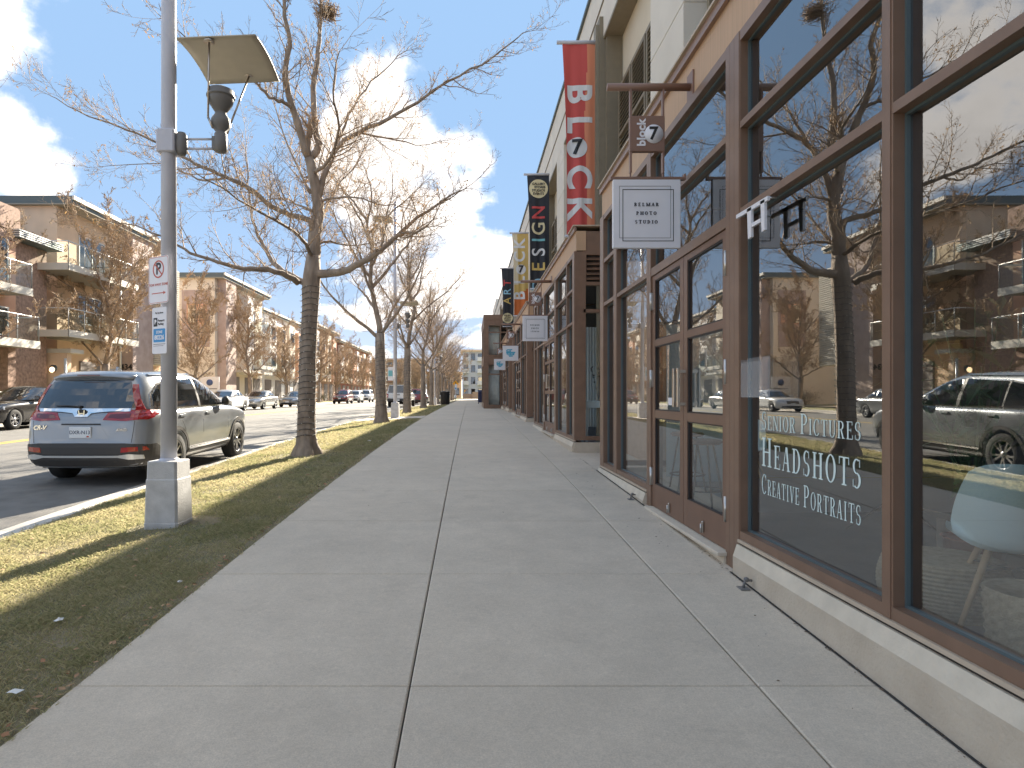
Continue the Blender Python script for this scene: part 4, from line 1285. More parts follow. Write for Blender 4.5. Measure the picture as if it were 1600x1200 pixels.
# big leafy plant
def leafy(x, y, z0, h, n, L, lab, cat='plant', pot=True, seed=1, m='plant'):
    t = thing('potted_plant', lab, cat, (x, y, z0))
    rr = random.Random(seed)
    if pot:
        mb = MB(); mb.lathe([(.11, z0), (.16, z0 + .30), (.17, z0 + .30), (.14, z0 + .28), (.0, z0 + .27)], 24, M=Matrix.Translation((x, y, 0))); mb.build('pot', 'pot', t)
    st = MB(); lf = MB()
    for s in range(n):
        a = rr.uniform(0, 2*PI); sp = rr.uniform(.12, .5) * h * .6; hh = h * rr.uniform(.6, 1)
        pts = [Vector((x + math.cos(a) * sp * (q ** 1.6), y + math.sin(a) * sp * (q ** 1.6), z0 + .25 * pot + hh * q * (1 - .12 * q))) for q in [i / 6 for i in range(7)]]
        st.tube(pts, [.008 * (1 - .6 * i / 6) for i in range(7)], 5)
        for q in range(16):
            u = .30 + .7 * q / 16; i0 = min(5, int(u * 6)); p = pts[i0].lerp(pts[i0 + 1], u * 6 - i0)
            d = Vector((rr.uniform(-1, 1), rr.uniform(-1, 1), rr.uniform(-.2, .9))).normalized(); ll = L * rr.uniform(.6, 1.1); wv = d.cross(Vector((0, 0, 1))).normalized() * ll * .11
            e = p + d * ll - Vector((0, 0, ll * .25)); mdl = p + d * ll * .5
            lf.add([p, mdl + wv, e, mdl - wv], [(0, 1, 2, 3)])
    st.build('stem', 'plant', t); stuff(lf.build('foliage', m, t))
leafy(3.02, 3.75, .2, 1.75, 14, .26, 'large leafy green plant behind the nearest window, above the blue chair', seed=4)
# softbox on a stand
t = thing('studio_light', 'dark studio light on a thin stand behind the lettered window', 'light', (3.4, 5.0, .2))
mb = MB(); mb.tube([(3.4, 5.0, .2), (3.4, 5.0, 1.55)], .012, 8)
for a in (0, 120, 240): mb.tube([(3.4, 5.0, .55), (3.4 + .4 * math.cos(R(a)), 5.0 + .4 * math.sin(R(a)), .21)], .009, 6)
mb.build('stand', 'black_metal', t)
mb = MB(); mb.box(3.3, 3.5, 4.9, 5.2, 1.5, 1.75, bev=.02); mb.build('lamp_head', 'black_metal', t)
t = thing('backdrop', 'pale blue grey paper backdrop hung inside behind the double door', 'backdrop', (3.1, 8.3, .2))
mb = MB(); mb.quad((2.6, 8.3, .21), (3.6, 8.3, .21), (3.6, 8.3, 2.3), (2.6, 8.3, 2.3)); mb.build('paper', 'wall_in_blue', t)
mb = MB(); mb.tube([(2.5, 8.3, 2.32), (3.7, 8.3, 2.32)], .03, 8); mb.build('roller', 'black_metal', t)
# second shop: curtain, console table with a vase of dark sprigs, warm bulbs further on
def curtain(xa, xb, y, z0, z1, lab):
    mb = MB(); n = 60; vs = []
    for z, am in ((z0, 1.3), (z1, .8)):
        for i in range(n + 1):
            x = xa + (xb - xa) * i / n; vs.append((x, y + .035 * am * math.sin(i * .95) + .012 * math.sin(i * 2.3), z))
    mb.add(vs, [(i, i + 1, n + 2 + i, n + 1 + i) for i in range(n)], 0, True)
    tag(mb.build('curtain', 'curtain'), lab, 'curtain')
zf2 = g(BOX[1][1] - 3.4) + .05
curtain(2.1, 2.62, 12.6, zf2 + .25, 2.72, 'long white curtain behind the end window of the second shop')
t = thing('console_table', 'pale blue white console table behind the end window of the second shop', 'table', (2.5, 11.6, zf2))
mb = MB(); mb.box(2.06, 3.1, 11.3, 11.85, zf2 + .66, zf2 + .78); mb.build('table_top', 'table_white', t)
for (x, y) in ((2.12, 11.35), (3.0, 11.35), (2.12, 11.8), (3.0, 11.8)):
    mb = MB(); mb.box(x - .02, x + .02, y - .02, y + .02, zf2, zf2 + .66); mb.build('leg', 'table_white', t)
t = thing('vase', 'clear glass vase of dark leafy sprigs on the console table', 'vase', (2.36, 11.5, zf2 + .78))
mb = MB(); mb.lathe([(.05, zf2 + .78), (.06, zf2 + .90), (.03, zf2 + 1.0), (.04, zf2 + 1.04)], 16, M=Matrix.Translation((2.36, 11.5, 0)), cap=False); mb.build('glass_body', 'clear_plastic', t)
rr = random.Random(5); mb = MB(); lf = MB()
for s in range(5):
    dx, dy = rr.uniform(-.16, .16), rr.uniform(-.15, .15); top = Vector((2.36 + dx, 11.5 + dy, zf2 + 1.45 + rr.uniform(-.1, .1)))
    mb.tube([(2.36, 11.5, zf2 + .8), top], .004, 4)
    for q in range(9):
        p = Vector((2.36, 11.5, zf2 + .8)).lerp(top, .5 + .5 * q / 9); d = Vector((rr.uniform(-1, 1), rr.uniform(-1, 1), rr.uniform(-.3, 1))).normalized() * .07; wv = Vector((d.y, -d.x, 0)) * .35
        lf.add([p, p + d * .5 + wv, p + d, p + d * .5 - wv], [(0, 1, 2, 3)])
mb.build('stem', 'ink', t); stuff(lf.build('leaves', 'ink', t))
for i, (x, y, z) in enumerate(((2.9, 20.9, 2.55), (3.1, 21.2, 2.75), (2.7, 21.4, 2.35))):
    t = thing('pendant_lamp', 'small lit round pendant lamp inside the third shop, ' + ('middle' if i == 0 else 'topmost' if i == 1 else 'lowest') + ' of three', 'lamp', (x, y, z), 'lit pendant lamps in the third shop')
    mb = MB(); mb.tube([(x, y, z + .05), (x, y, 3.9)], .006, 5); mb.build('cord', 'cable', t)
    mb = MB(); mb.lathe([(.0, z - .06), (.04, z - .045), (.06, z), (.04, z + .045), (.0, z + .06)], 14, M=Matrix.Translation((x, y, 0)), cap=False); mb.build('bulb', 'lamp_lit', t)

# ================================================================ street lamps
def street_lamp(x, y, lab, detail=True):
    z0 = strip_z(x, y)
    t = thing('street_lamp', lab, 'street lamp', (x, y, z0), 'grey street lamps on square concrete bases', 0)
    M = Matrix.Translation((x, y, z0)) @ Matrix.Rotation(R(-2), 4, 'Z')
    def ring(w, z): return [(-w, -w, z), (w, -w, z), (w, w, z), (-w, w, z)]
    mb = MB()
    secs = [(.160, -.08), (.160, .035), (.157, .04), (.149, .435), (.143, .445), (.143, .449), (.140, .60), (.134, .607)]
    vs = []; c = .02
    for w_, z in secs:
        vs += [(-w_ + c, -w_, z), (w_ - c, -w_, z), (w_, -w_ + c, z), (w_, w_ - c, z), (w_ - c, w_, z), (-w_ + c, w_, z), (-w_, w_ - c, z), (-w_, -w_ + c, z)]
    fs = [(j*8+i, j*8+(i+1) % 8, (j+1)*8+(i+1) % 8, (j+1)*8+i) for j in range(len(secs) - 1) for i in range(8)] + [tuple(range(7, -1, -1)), tuple(range(56, 64))]
    mb.add([M @ Vector(p) for p in vs], fs); mb.build('base', 'pole_base', t)
    X0 = x
    mb = MB(); mb.tube([(x, y, z0 + .6), (x, y, z0 + 4.5), (x, y, z0 + 8.4)], [.072, .066, .055], 20); mb.lathe([(.088, z0 + .60), (.088, z0 + .615), (.07, z0 + .63)], 20, M=Matrix.Translation((x, y, 0)), cap=False)
    mb.build('pole', 'pole', t)
    def head(side, za):
        # bracket drum, twin rods, body, bowl light and the reflector plate on two struts
        s = side
        mb = MB(); mb.box(x - .085, x + .085, y - .085, y + .085, za - .10, za + .12, bev=.012)
        mb.build('bracket', 'pole', t)
        mb = MB(); Mx = Matrix.Translation((x + s * .125, y - .01, za))
        mb.lathe([(.0, -.115), (.035, -.11), (.05, -.075), (.055, 0), (.05, .075), (.035, .10), (0, .105)], 18, M=Mx, cap=False)
        mb.build('drum', 'lamp_grey', t)
        xb = x + s * .49
        mb = MB(); mb.tube([(x + s * .16, y, za + .045), (xb - s * .05, y, za + .045)], .012, 8); mb.tube([(x + s * .16, y, za - .045), (xb - s * .05, y, za - .045)], .012, 8); mb.build('arm', 'pole', t)
        mb = MB(); Mx = Matrix.Translation((xb, y, za))
        mb.lathe([(.0, -.085), (.045, -.08), (.058, -.065), (.058, .09), (.05, .10), (.045, .115), (.075, .15), (.088, .19), (.085, .23), (.06, .265), (.05, .29), (.055, .30), (.075, .33), (.105, .375), (.118, .42), (.118, .435), (.128, .437), (.128, .452), (.118, .455), (.118, .50), (.112, .503)], 26, M=Mx)
        mb.box(xb - s * .03 - .04, xb - s * .03 + .01, y - .04, y + .04, za - .06, za + .06)
        bdy = mb.build('lamp_head', 'lamp_grey', t)
        mb = MB(); mb.lathe([(.0, .504), (.10, .504), (.06, .53), (0, .54)], 20, M=Mx, cap=False); mb.build('lens', 'lamp_shade', bdy)
        # plate: slightly arched square with rounded look
        zp = za + .88; xc, yc = xb + s * .02, y + .19; h = .365
        n = 10; vs = []
        for kz in (0, .012):
            for j in range(n + 1):
                for i in range(n + 1):
                    u = -1 + 2 * i / n; v = -1 + 2 * j / n
                    vs.append((xc + h * u, yc + h * v * 1.0, zp + .045 * (1 - v * v) - .03 * v + kz + .015 * u * s))
        q = (n + 1) ** 2
        fs = [(j*(n+1)+i, (j+1)*(n+1)+i, (j+1)*(n+1)+i+1, j*(n+1)+i+1) for j in range(n) for i in range(n)]
        fs += [tuple(q + a for a in reversed(f)) for f in fs]
        rim = [i for i in range(n)] + [i * (n + 1) + n for i in range(n)] + [n * (n + 1) + i for i in range(n, 0, -1)] + [i * (n + 1) for i in range(n, 0, -1)]
        fs += [(rim[i], rim[(i+1) % len(rim)], q + rim[(i+1) % len(rim)], q + rim[i]) for i in range(len(rim))]
        mb = MB(); mb.add(vs, fs, 0, True); pl = mb.build('reflector', 'lamp_plate', t, fix=True)
        for (dx, dy, y2) in ((-.09, -.12, -.33), (.07, .10, .30)):
            mb = MB(); a = Vector((xb + dx, y + dy * .6, za + .22)); b = Vector((xc + dx * .8 + (0 if dx < 0 else .02), yc + y2, zp + .01))
            mb.tube([a, b], .0095, 8); mb.lathe([(.0, -.012), (.05, -.012), (.05, .002), (0, .002)], 14, M=Matrix.Translation(b), cap=False)
            mb.tube([a, a + Vector((-dx * .5, 0, -.10))], .012, 6)
            mb.build('strut', 'steel_warm', t)
    head(1, z0 + 3.59)
    head(-1, z0 + 6.9)
    return t
LAMP1 = street_lamp(-2.84, 5.92, 'nearest grey street lamp post on its square concrete base, carrying two signs')
street_lamp(-2.9, 24.4, 'second grey street lamp, standing on the paved landing in front of the white pickup')
street_lamp(-2.92, 52.5, 'far grey street lamp beside the black litter bin')

def sign_frame(cx, cy, z, ang): # outward normal given by ang measured from -Y towards -X
    n = Vector((-math.sin(ang), -math.cos(ang), 0)); r = Vector((math.cos(ang), -math.sin(ang), 0))
    return Matrix(((r.x, 0, n.x, cx), (r.y, 0, n.y, cy), (0, 1, 0, z), (0, 0, 0, 1)))
def rounded(wd, hg, rad, n=5):
    P_ = []
    for (cx, cy, a0) in ((wd/2-rad, hg/2-rad, 0), (-wd/2+rad, hg/2-rad, 90), (-wd/2+rad, -hg/2+rad, 180), (wd/2-rad, -hg/2+rad, 270)):
        for i in range(n + 1):
            a = R(a0 + 90 * i / n); P_.append((cx + rad * math.cos(a), cy + rad * math.sin(a)))
    return P_
ANG = R(30)
mat('sign_red', (.55, .12, .08), .5); mat('sign_blue', (.05, .30, .62), .5)
lx, ly = -2.84, 5.92
c0 = Vector((lx, ly, 0)) + Vector((-math.sin(ANG), -math.cos(ANG), 0)) * .085 - Vector((math.cos(ANG), -math.sin(ANG), 0)) * .03
def zpx(py): return 1.35 + (618 - py) * 5.85 / 980
t = thing('parking_sign', 'white no parking sign with red ring and arrow, upper sign on the nearest lamp post', 'sign', (c0.x, c0.y, zpx(437)))
F = sign_frame(c0.x, c0.y, zpx(437), ANG)
mb = MB(); mb.prism(rounded(.30, .44, .03), -.002, .001, 'z', M=F); mb.build('plate', 'sign_white', t, fix=True)
def ring_(rad, th, z0, z1, M, m, par, name='ring'):
    mb = MB(); n = 40; vs = []
    for r_ in (rad, rad - th):
        for z in (z0, z1):
            vs += [M @ Vector((r_ * math.cos(2*PI*i/n), r_ * math.sin(2*PI*i/n), z)) for i in range(n)]
    fs = []
    for i in range(n):
        j = (i + 1) % n
        fs += [(n+i, n+j, 3*n+j, 3*n+i), (i, n+i, n+j, j), (2*n+i, 2*n+j, 3*n+j, 3*n+i)]
    mb.add(vs, fs); mb.build(name, m, par, fix=True)
ring_(.083, .013, .001, .003, F @ Matrix.Translation((0, .10, 0)), 'sign_red', t)
xf(text_mb('P', .15, .001, .004), F @ Matrix.Translation((0, .10, .0022))).build('letter', 'ink', t)
mb = MB(); M = F @ Matrix.Translation((0, .10, .0035)) @ Matrix.Rotation(R(-45), 4, 'Z'); mb.box(-.075, .075, -.006, .006, 0, .001, M=M); mb.build('slash', 'sign_red', t)
xf(text_mb('TOW AWAY ZONE', .032, .001, .0008), F @ Matrix.Translation((0, -.045, .002))).build('lettering', 'sign_red', t)
mb = MB(); mb.box(-.10, .075, -.128, -.120, .001, .0025, M=F); mb.prism([(.075, -.108), (.11, -.124), (.075, -.140)], .001, .0025, 'z', M=F); mb.build('arrow', 'sign_red', t)
mb = MB(); n_ = rounded(.288, .428, .026); n2 = rounded(.280, .420, .023)
for i in range(len(n_)):
    j = (i + 1) % len(n_); mb.add([F @ Vector((*p, .0018)) for p in (n_[i], n_[j], n2[j], n2[i])], [(0, 1, 2, 3)])
mb.build('border', 'sign_red', t)
t = thing('parking_payment_sign', 'narrow white payment sign with a blue zone panel, lower on the nearest lamp post', 'sign', (c0.x, c0.y, zpx(517)))
F = sign_frame(c0.x + .028, c0.y - .04, zpx(517), ANG)
mb = MB(); mb.prism(rounded(.215, .43, .015), -.002, .001, 'z', M=F); mb.build('plate', 'sign_white', t, fix=True)
mb = MB(); mb.box(-.085, -.03, .04, .12, .001, .0025, M=F); mb.build('logo_block', 'ink', t)
xf(text_mb('P', .055, .001, .003), F @ Matrix.Translation((-.057, .08, .003))).build('letter', 'sign_white', t)
xf(text_mb('Passport', .028, .001, .0008, align='LEFT'), F @ Matrix.Translation((-.02, .092, .002))).build('lettering', 'ink', t)
xf(text_mb('Parking', .028, .001, .0008, align='LEFT'), F @ Matrix.Translation((-.02, .060, .002))).build('lettering', 'ink', t)
xf(text_mb('Pay by phone', .022, .001, .0005), F @ Matrix.Translation((0, .165, .002))).build('lettering', 'ink', t)
mb = MB(); mb.prism(rounded(.175, .125, .01), .001, .002, 'z', M=F @ Matrix.Translation((0, -.045, 0))); mb.build('zone_panel', 'sign_blue', t, fix=True)
xf(text_mb('ZONE', .034, .001, .001), F @ Matrix.Translation((0, -.015, .0028))).build('lettering', 'sign_white', t)
xf(text_mb('80226', .058, .001, .002), F @ Matrix.Translation((0, -.065, .0028))).build('numerals', 'sign_white', t)
mb = MB(); mb.box(-.09, .09, -.128, -.124, .001, .002, M=F); mb.box(-.09, .06, -.143, -.140, .001, .002, M=F); mb.build('rule', 'ink', t)

# ================================================================ trees
MINR = [.0022]
def twigs(mb, lf, p, d, L, r, lev, rnd, nseg=4, leafp=.0, sides=3):
    """a wandering shoot with side shoots; returns nothing"""
    pts = [p]; dd = d.normalized(); sl = L / nseg; q = p
    for i in range(nseg):
        dd = (dd + Vector((rnd.gauss(0, .16), rnd.gauss(0, .16), rnd.gauss(.05, .12)))).normalized()
        q = q + dd * sl; pts.append(q)
    mb.tube(pts, [max(MINR[0], r * (1 - .8 * i / nseg)) for i in range(nseg + 1)], sides if r < .02 else 5, caps=False)
    if lev <= 0:
        if rnd.random() < leafp:
            for _ in range(rnd.choice((1, 1, 2))):
                c = pts[rnd.randint(1, nseg)]; s = rnd.uniform(.014, .03)
                a = Vector((rnd.uniform(-1, 1), rnd.uniform(-1, 1), rnd.uniform(-1.2, -.2))).normalized() * s; b = a.orthogonal().normalized() * s * .4
                lf.add([c, c + a + b, c + a * 2, c + a - b], [(0, 1, 2, 3)])
        return
    n = max(2, int(3 + lev * 1.3 + rnd.random() * 2))
    for i in range(n):
        t = (i + .6 + rnd.uniform(-.3, .3)) / n; t = min(.97, max(.08, t))
        k = min(nseg - 1, int(t * nseg)); c = pts[k].lerp(pts[k + 1], t * nseg - k)
        ax = (pts[k + 1] - pts[k]).normalized(); o = ax.orthogonal().normalized()
        o.rotate(Quaternion(ax, rnd.uniform(0, 2 * PI)))
        ang = R(rnd.uniform(28, 58)); nd = ax * math.cos(ang) + o * math.sin(ang) + Vector((0, 0, .12))
        twigs(mb, lf, c, nd, L * rnd.uniform(.38, .62) * (1 - .45 * t), r * .52 * (1 - .4 * t), lev - 1, rnd, 3 if lev <= 1 else 4, leafp, 3)
def limb(tr, cr, lf, pts, r0, r1, rnd, lev, dens, leafp, LT):
    """thick limb polyline + twigs along it"""
    n = len(pts)
    # smooth by Catmull-Rom
    sm = []
    for i in range(n - 1):
        p0 = pts[max(0, i - 1)]; p1 = pts[i]; p2 = pts[i + 1]; p3 = pts[min(n - 1, i + 2)]
        for q in range(3):
            t = q / 3
            sm.append(.5 * ((2 * p1) + (p2 - p0) * t + (2 * p0 - 5 * p1 + 4 * p2 - p3) * t * t + (-p0 + 3 * p1 - 3 * p2 + p3) * t ** 3))
    sm.append(pts[-1]); m = len(sm)
    sm = [p + Vector((rnd.gauss(0, .012), rnd.gauss(0, .012), rnd.gauss(0, .012))) if 0 < i else p for i, p in enumerate(sm)]
    rad = [r0 + (r1 - r0) * (i / (m - 1)) ** .8 for i in range(m)]
    tr.tube(sm, rad, 9 if r0 > .05 else 6, caps=True)
    Ls = [0]
    for i in range(1, m): Ls.append(Ls[-1] + (sm[i] - sm[i - 1]).length)
    tot = Ls[-1]; s = tot * .12 if tot < 1.5 else .25
    while s < tot:
        k = max(i for i in range(m) if Ls[i] <= s); k = min(k, m - 2)
        c = sm[k].lerp(sm[k + 1], (s - Ls[k]) / max(1e-6, Ls[k + 1] - Ls[k])); ax = (sm[k + 1] - sm[k]).normalized()
        o = ax.orthogonal().normalized(); o.rotate(Quaternion(ax, rnd.uniform(0, 2 * PI)))
        ang = R(rnd.uniform(30, 62)); nd = ax * math.cos(ang) + o * math.sin(ang) + Vector((0, 0, .15))
        f = s / tot
        twigs(cr, lf, c, nd, LT * rnd.uniform(.45, 1.1) * (1 - .35 * f), min(rad[k] * .55, .013), lev, rnd, 5, leafp)
        s += dens * rnd.uniform(.6, 1.4)
    twigs(cr, lf, sm[-1], (sm[-1] - sm[-2]), LT * .8, r1 * .9, lev, rnd, 5, leafp)
def trunk_mesh(mb, path, radii, rnd, flare=True, n=22):
    vs = []; fs = []
    for j, (p, r_) in enumerate(zip(path, radii)):
        for i in range(n):
            a = 2 * PI * i / n
            k = 1 + .045 * math.sin(a * 5 + j * .4) + .03 * math.sin(a * 9 - j) + rnd.gauss(0, .012)
            if flare and j < 4: k *= 1 + (.34 - .085 * j) * max(0, math.sin(a * 2.5 + 1.1)) ** 1.5
            vs.append((p[0] + r_ * k * math.cos(a), p[1] + r_ * k * math.sin(a), p[2]))
    L = len(path)
    fs = [(j*n+i, j*n+(i+1) % n, (j+1)*n+(i+1) % n, (j+1)*n+i) for j in range(L - 1) for i in range(n)] + [tuple(range((L-1)*n, L*n))]
    mb.add(vs, fs, 0, True)

# --- the nearest street tree, limbs laid out from the photograph
TX, TY = -2.93, 11.2
TZ = strip_z(TX, TY)
def tp(px, py, dy=0.0):
    D = TY + dy
    return Vector(((px - 734) / 980 * D, D, 1.35 + (618 - py) / 980 * D))
rnd = random.Random(21)
T1 = thing('street_tree', 'large bare street tree nearest the camera, trunk wound with small lights, in the grass strip', 'tree', (TX, TY, TZ), 'bare street trees in the near grass strip')
tr = MB(); cr = MB(); lf = MB()
cp = [(477, 712, 0), (477.5, 704, 0), (478, 695, 0), (478, 680, 0), (479, 640, 0), (480, 600, 0), (481, 560, .0), (483, 520, .0), (485, 480, 0), (486, 455, 0), (488, 430, 0), (490, 400, 0)]
rad = [.25, .215, .180, .160, .150, .146, .144, .142, .142, .155, .152, .118]
pth = [tp(a, b, c) for a, b, c in cp]; pth[0].z = TZ - .08
trunk_mesh(tr, pth, rad, rnd)
LIMBS = [
 ([(489, 410), (491, 380), (495, 345), (497, 318), (491, 285), (484, 248)], [0, 0, .05, .1, .1, .1], .125, .088),
 ([(484, 248), (468, 202), (458, 168), (446, 115), (453, 72), (446, 25), (438, -40), (430, -90)], [.1, .0, -.1, -.3, -.4, -.6, -.8, -1], .080, .018),
 ([(484, 248), (497, 226), (490, 162), (495, 96), (500, 50), (503, 0), (506, -80)], [.1, .2, .3, .4, .5, .6, .8], .078, .02),
 ([(497, 312), (511, 262), (532, 226), (560, 207), (608, 184), (652, 158), (700, 128), (752, 100), (800, 66), (822, 48)], [.1, .2, .3, .3, .2, .1, 0, -.1, -.2, -.3], .062, .006),
 ([(511, 262), (532, 212), (553, 164), (580, 128), (612, 98), (640, 70)], [.2, .5, .9, 1.3, 1.7, 2.0], .036, .006),
 ([(488, 428), (520, 427), (545, 420), (576, 404), (608, 381), (640, 350), (680, 322), (712, 300)], [0, -.1, -.25, -.5, -.8, -1.0, -1.2, -1.3], .088, .010),
 ([(608, 381), (625, 366), (650, 362), (668, 352)], [-.8, -1.0, -1.3, -1.5], .036, .012),
 ([(484, 445), (472, 440), (450, 428), (428, 410), (412, 385), (398, 355), (390, 318), (386, 270), (384, 225)], [0, .1, .3, .6, .9, 1.1, 1.3, 1.5, 1.6], .072, .008),
 ([(466, 442), (440, 428), (404, 420), (370, 419), (340, 411), (300, 395), (262, 376), (228, 358), (180, 346)], [0, -.3, -.6, -.8, -1.0, -1.1, -1.2, -1.2, -1.3], .060, .006),
 ([(489, 372), (484, 346), (455, 336), (428, 325), (392, 297), (352, 277), (318, 260), (285, 245), (232, 216), (178, 196), (120, 172), (78, 150)], [0, -.1, -.2, -.35, -.6, -.8, -.9, -1.0, -1.2, -1.3, -1.4, -1.5], .062, .005),
 ([(352, 277), (320, 282), (285, 268), (230, 255), (150, 262)], [-.8, -.5, -.2, 0, .3], .024, .004),
 ([(458, 168), (444, 160), (428, 156), (408, 138), (392, 124), (345, 96), (300, 66), (250, 26)], [-.1, -.3, -.5, -.7, -.9, -1.2, -1.5, -1.8], .040, .006),
 ([(497, 320), (510, 313), (535, 308), (560, 309), (590, 318), (625, 322), (650, 330)], [.1, 0, -.3, -.6, -.9, -1.2, -1.4], .028, .004),
 ([(492, 380), (515, 378), (545, 384), (585, 380), (640, 372)], [0, .4, .9, 1.4, 2.0], .026, .005),
 ([(560, 207), (600, 214), (650, 225), (700, 218)], [.3, .5, .8, 1.0], .022, .004),
 ([(488, 330), (470, 322), (440, 312), (400, 318), (340, 330)], [.1, .6, 1.2, 1.8, 2.4], .030, .005),
 ([(490, 270), (515, 250), (530, 200), (520, 140), (530, 80)], [.1, -.6, -1.3, -2.0, -2.6], .040, .006),
 ([(485, 300), (470, 270), (450, 225), (430, 170), (420, 110)], [.1, .8, 1.5, 2.1, 2.6], .038, .006),
 ([(490, 390), (500, 360), (520, 300), (560, 250), (590, 190)], [.0, .8, 1.8, 2.7, 3.4], .040, .006),
 ([(488, 400), (470, 370), (420, 340), (370, 310), (310, 270)], [.0, -.8, -1.7, -2.5, -3.2], .040, .006),
]
for pts, dys, r0, r1 in LIMBS:
    limb(tr, cr, lf, [tp(a, b, d) for (a, b), d in zip(pts, dys)], r0, r1, rnd, 2, .18, .22, 1.1)
mb = MB(); c_ = tp(512, 20, .6)     # bird nest high in the crown
tb = tr.build('trunk', 'bark', T1); cb = cr.build('crown', 'twig', T1); stuff(lf.build('dead_leaves', 'dry_leaf', T1))
rn = random.Random(2)
for i in range(260):
    a = c_ + Vector((rn.gauss(0, .09), rn.gauss(0, .09), rn.gauss(0, .06))); d = Vector((rn.gauss(0, 1), rn.gauss(0, 1), rn.gauss(0, .4))).normalized() * .11
    mb.tube([a - d, a + d], .005, 3, caps=False)
tag(mb.build('bird_nest', 'twig'), 'dark twiggy ball of a bird nest high in the nearest tree', 'nest')
def light_string(px, py0, py1, x, y, radf, lab, step=.105, bulbs=True):
    t = thing('light_string', lab, 'string lights', (x, y, strip_z(x, y)), 'small lights wound round trunks')
    mb = MB(); bl = MB(); rr = random.Random(int(y)); pts = []
    z = py0; a = 0
    while z < py1:
        cx, cy, r_ = radf(z)
        pts.append((cx + (r_ + .012) * math.cos(a), cy + (r_ + .012) * math.sin(a), z + .012 * math.sin(a * 3)))
        a += PI / 9; z += step / 18
    mb.tube(pts, .0055, 4); mb.build('cable', 'cable', t)
    if bulbs:
        i = 0
        while i < len(pts):
            p = Vector(pts[i]); cx, cy, r_ = radf(p.z); o = Vector((p.x - cx, p.y - cy, rr.uniform(-.05, .05))).normalized()
            bl.tube([p, p + o * .016 , p + o * .03], [.005, .007, .003], 5); i += rr.choice((3, 4, 5))
        stuff(bl.build('bulbs', 'bulb', t))
def rf1(z):
    for j in range(len(pth) - 1):
        if z <= pth[j + 1].z:
            f = max(0, (z - pth[j].z) / (pth[j + 1].z - pth[j].z)); p = pth[j].lerp(pth[j + 1], f); return p.x, p.y, (rad[j] + (rad[j + 1] - rad[j]) * f) * 1.06
    return pth[-1].x, pth[-1].y, rad[-1]
light_string(0, TZ + .28, 3.35, TX, TY, rf1, 'string of small lights wound round the nearest tree trunk')

def make_tree(seed, H, spread, fork, r0, lab, far=False, lev=2, dens=.45, nl=9, LT=1.3, tname='street_tree'):
    rnd = random.Random(seed)
    t = thing(tname, lab, 'tree')
    tr = MB(); cr = MB(); lf = MB()
    n = 10
    bend = Vector((rnd.uniform(-.12, .12), rnd.uniform(-.12, .12), 0))
    path = [Vector((0, 0, -.1)), Vector((0, 0, .08)), Vector((0, 0, .2))] + [Vector((bend.x * q, bend.y * q, .2 + (fork - .2) * q)) for q in [(i + 1) / 7 for i in range(7)]]
    radii = [r0 * 1.5, r0 * 1.28, r0 * 1.12] + [r0 * (1.03 - .12 * (i + 1) / 7) for i in range(7)]
    trunk_mesh(tr, path, radii, rnd, True, 12 if far else 16)
    top = path[-1]
    ld = [top]
    for i in range(6):
        q = ld[-1] + Vector((rnd.gauss(0, .12), rnd.gauss(0, .12), (H - fork) / 6.5)); ld.append(q)
    limb(tr, cr, lf, ld, r0 * .62, .012, rnd, lev, dens, .12, LT)
    for k in range(nl):
        f = (k / nl) ** 1.1 * .75
        base = ld[0].lerp(ld[-1], f) if k > 2 else top - Vector((0, 0, rnd.uniform(0, .25)))
        i0 = min(5, int(f * 6)); base = ld[i0].lerp(ld[i0 + 1], f * 6 - i0) if k > 2 else base
        a = k * 2.4 + rnd.uniform(-.4, .4); el = R(rnd.uniform(22, 48) + f * 25)
        L = spread * rnd.uniform(.8, 1.1) * (1 - .45 * f)
        d = Vector((math.cos(a) * math.cos(el), math.sin(a) * math.cos(el), math.sin(el)))
        pts = [base]
        for i in range(5):
            d = (d + Vector((rnd.gauss(0, .10), rnd.gauss(0, .10), .07))).normalized(); pts.append(pts[-1] + d * L / 5)
        limb(tr, cr, lf, pts, r0 * rnd.uniform(.32, .45) * (1 - .4 * f), .008, rnd, lev, dens, .12, LT)
    tr.build('trunk', 'bark', t); cr.build('crown', 'twig_far' if far else 'twig', t)
    stuff(lf.build('dead_leaves', 'dry_leaf', t))
    return t
GN = 'bare street trees in the near grass strip'
MINR[0] = .0036
T2 = make_tree(5, 8.6, 4.2, 2.95, .17, 'x', False, 2, .25, 12, 1.4)
T3 = make_tree(9, 8.2, 3.9, 3.0, .16, 'x', False, 2, .25, 12, 1.35)
near = [(-3.0, 1.3, 'T3', 'bare street tree beside the camera whose crown is mirrored in the nearest window'),
        (-2.9, 20.5, 'T2', 'second bare street tree, just left of the second lamp post'),
        (-3.0, 30.0, 'T3', 'third bare street tree, in front of the white pickup'),
        (-2.98, 40.4, 'T2', 'fourth bare street tree, right of the white pickup'),
        (-2.95, 48.6, 'T3', 'fifth bare street tree, in front of the dark red car'),
        (-2.95, 57.5, 'T2', 'sixth bare street tree, leaning just past the litter bin'),
        (-2.95, 67, 'T3', 'seventh bare street tree, past the litter bin'),
        (-2.95, 77, 'T2', 'eighth bare street tree far down the grass strip'),
        (-2.95, 88, 'T3', 'bare street tree left of the yellow sign'),
        (-2.95, 100, 'T2', 'last bare street tree before the yellow sign'),
        (-2.95, 113, 'T3', 'farthest bare street tree of the near row')]
used = {}
